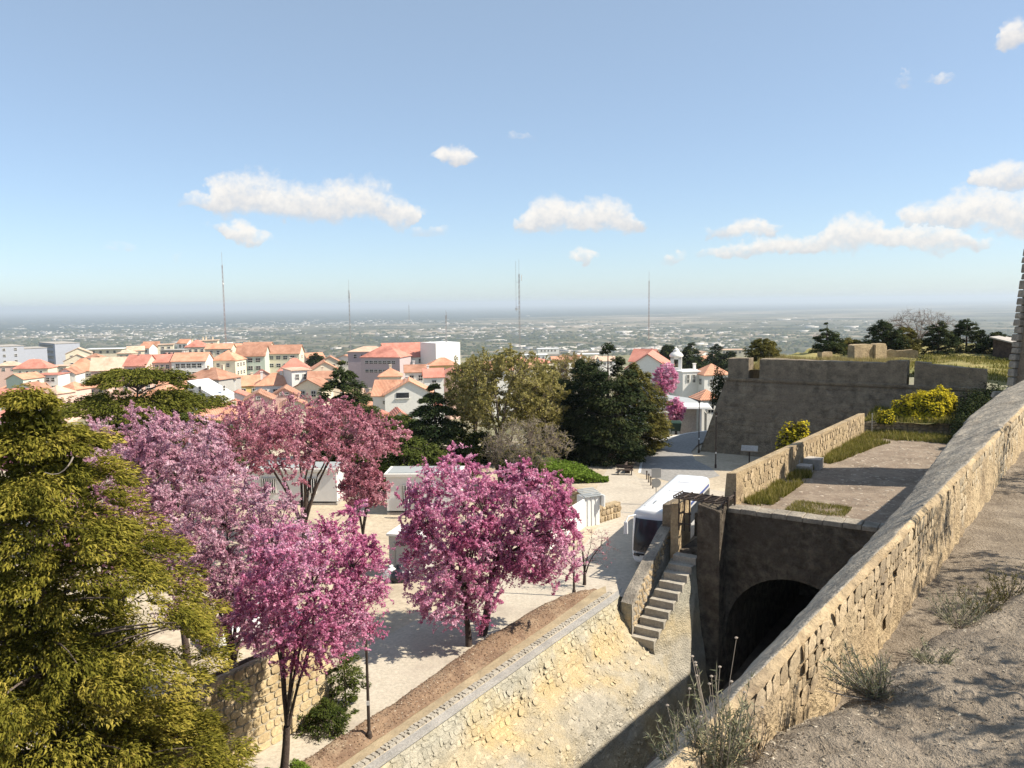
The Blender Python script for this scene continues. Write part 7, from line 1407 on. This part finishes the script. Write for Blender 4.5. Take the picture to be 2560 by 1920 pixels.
# ivy bank above the rubble wall
def ivy_pts(rs, n):
    u = rs.uniform(1345, 1520, n); f = rs.rand(n); P = np.array([tuple(on(a, 1215-(a-1345)*.05-f_*30*np.clip((1530-a)/80, .3, 1), 0.0)) for a, f_ in zip(u, f)]); P[:, 2] = .05+1.5*(rs.rand(n)**.6)*np.clip((1530-u)/150, .12, 1); return P
rs = np.random.RandomState(8); P = ivy_pts(rs, 9000); v, f = quads(P, rs.randn(len(P), 3)*.6+[0, -.3, 1], .22*rs.uniform(.6, 1.4, len(P)), .7, rs)
o = finish('ivy_bank', np_mesh('ivy_bank', v, f, None, rs.rand(len(P))), IVY); tag(o, 'bright green ivy covering the bank between thicket and forecourt', 'ivy', kind='stuff')
# litter of fallen petals and pebbles on the soil strip
def petal_pts(rs, n):
    U = rs.uniform(4, 37, n); return soil(U, rs.uniform(.1, .95, n))+[0, 0, .02]
rs = np.random.RandomState(9); P = petal_pts(rs, 5000); v, f = quads(P, rs.randn(len(P), 3)*.3+[0, 0, 1], .05*rs.uniform(.5, 1.8, len(P)), .9, rs)
o = finish('soil_litter', np_mesh('soil_litter', v, f, None, rs.rand(len(P))), leaf_mat('litter', [(.12, .07, .05), (.30, .2, .14), (.5, .42, .32)], .1)); tag(o, 'fallen petals, leaves and pebbles on the soil strip', 'litter', kind='stuff')

# ------------------------------------------------------------------ plants rooted on the wall and bank nearest the camera
def wall_plant(label, base, h, spread, nst, seed, mat, leaf=.05, nleaf=26, stalks=0, lean=(0, 0, 0), stem_r=.004):
    rs = np.random.RandomState(seed); base = np.array(base, float); r = empty('wall_plant', base); tag(r, label, 'plant'); inv = Matrix.Translation(-Vector(base))
    a = rs.rand(nst)*6.28; tip = base+np.stack([np.cos(a)*spread*rs.rand(nst)**.6, np.sin(a)*spread*rs.rand(nst)**.6, h*rs.uniform(.35, 1, nst)], 1)+np.array(lean)*rs.rand(nst, 1)
    b0 = base+rs.randn(nst, 3)*[.03, .03, 0]; L = bez(b0, b0+(tip-b0)*.5+np.stack([np.cos(a), np.sin(a), -np.zeros(nst)], 1)*spread*.18, tip, 8); v0, f0 = tubes(L, stem_r*1.6, stem_r*.6, 4); 
    o = finish('stems', np_mesh('stems', v0, f0), M['twig_grey'], r); o.matrix_parent_inverse = inv
    k = nst*nleaf; ii = np.repeat(np.arange(nst), nleaf); t = rs.uniform(1.2, 7, k); i0 = np.minimum(t.astype(int), 6); fr = (t-i0)[:, None]; P = L[ii, i0]*(1-fr)+L[ii, i0+1]*fr; T = L[ii, i0+1]-L[ii, i0]; T /= np.maximum(np.linalg.norm(T, axis=1, keepdims=True), 1e-6)
    dr = T*.7+rs.randn(k, 3)*.55; dr /= np.linalg.norm(dr, axis=1, keepdims=True); v, f = quads(P+dr*leaf*.5, np.cross(dr, rs.randn(k, 3)), leaf*rs.uniform(.6, 1.4, k), .17, rs, dr*6)
    o = finish('leaves', np_mesh('leaves', v, f, None, rs.rand(k)), mat, r); o.matrix_parent_inverse = inv
    for s in range(stalks):
        aa = rs.rand()*6.28; p1 = base+np.array([math.cos(aa)*spread*.5, math.sin(aa)*spread*.5, h*rs.uniform(1.0, 1.45)]); q = MB(); q.tube([base, (base+p1)/2+rs.randn(3)*.02, p1], .0025, 4); q.lathe([(.003, 0), (.013, .006), (.016, .014), (.008, .02)], 8, 0, tuple(p1)); o = q.build('flower_stalk', M['twig_grey'], r); o.matrix_parent_inverse = inv
GREYG = leaf_mat('grey_green_leaves', [(.12, .125, .07), (.24, .24, .14), (.40, .38, .25)], .25)
DRYL = leaf_mat('dry_leaves', [(.14, .09, .05), (.26, .18, .10), (.38, .30, .19)], .25)
wall_plant('grey-green spiky plant at the bottom edge on the castle wall', at(1790, 1945, 6.5), .85, .42, 60, 501, GREYG, .075, 30, 9)
wall_plant('second grey-green tuft at the bottom edge, left of the spiky one', at(1705, 1935, 6.4), .5, .3, 34, 502, GREYG, .07, 28, 3)
wall_plant('reddish dry stalks right of the spiky plant at the bottom edge', at(1885, 1925, 6.6), .55, .25, 16, 503, DRYL, .06, 14, 2, stem_r=.003)
wall_plant('silvery shrub leaning out from the earth bank over the castle parapet', at(2192, 1752, 7.85), .55, .35, 50, 504, GREYG, .065, 34, 0, lean=(-.35, 0, .05), stem_r=.006)
wall_plant('dry trailing twigs under the silvery shrub', at(2185, 1752, 7.8), .22, .5, 26, 505, DRYL, .05, 18, 0, lean=(-.3, -.1, .1))
wall_plant('olive tuft right of the silvery shrub on the bank edge', at(2330, 1680, 8.3), .3, .28, 26, 506, GREYG, .06, 26)
for i, (u, v, Y) in enumerate(((2395, 1570, 9.6), (2455, 1540, 10.1), (2520, 1510, 10.6))):
    wall_plant(['left', 'middle', 'right'][i]+' tuft of pale twiggy weeds on the far edge of the earth bank', at(u, v, Y), .5, .38, 34, 510+i, OLIVE if i else GREYG, .06, 26)
rs = np.random.RandomState(12); n = 5200; P = near_bank(rs.uniform(1, 8, n), .012+rs.rand(n)**1.6*.7); v, f = quads(P+[0, 0, .006], rs.randn(n, 3)*.35+[0, 0, 1], .022*rs.uniform(.5, 2.2, n), .55, rs)
o = finish('bank_litter', np_mesh('bank_litter', v, f, None, rs.rand(n)), leaf_mat('bank_litter', [(.13, .10, .075), (.30, .25, .18), (.5, .44, .35)], .1)); tag(o, 'dry leaves and grit lying on the earth bank', 'litter', kind='stuff')
# trees standing beyond the right edge of the frame, on the rampart: they throw the dappled shade on the walkway
for i, (x, y, h) in enumerate(((9.6, 5.6, 6.6), (13.2, 12.6, 6.6), (19.5, 20.5, 6.4))):
    twiggy_tree('rampart_tree', ['nearest', 'middle', 'farthest'][i]+' sparse tree on the rampart beyond the right edge', (x, y, 10.6), (x, y, 12.6), (x-.3, y, 10.6+h*.72), (2.3, 2.5, h*.30), 6, 40, 330, .8, (M['bark'], M['twig'], OLIVE), 6, .10, seed=600+i, trunk_r=.10, group='trees on the rampart')

# ================================================================== haze over the plain
hz = MB(); hz.box((0, 0, -60), (190000, 190000, 290)); 
m, N, L = new_mat('haze'); pv = N.new('ShaderNodeVolumePrincipled'); pv.inputs['Color'].default_value = (.82, .92, 1.0, 1); pv.inputs['Density'].default_value = 7.5e-5; pv.inputs['Anisotropy'].default_value = 0.1
o_ = N.new('ShaderNodeOutputMaterial'); L.new(pv.outputs[0], o_.inputs['Volume']); o = hz.build('haze', m); tag(o, 'thin blue haze hanging over the far plain', 'haze', kind='stuff')
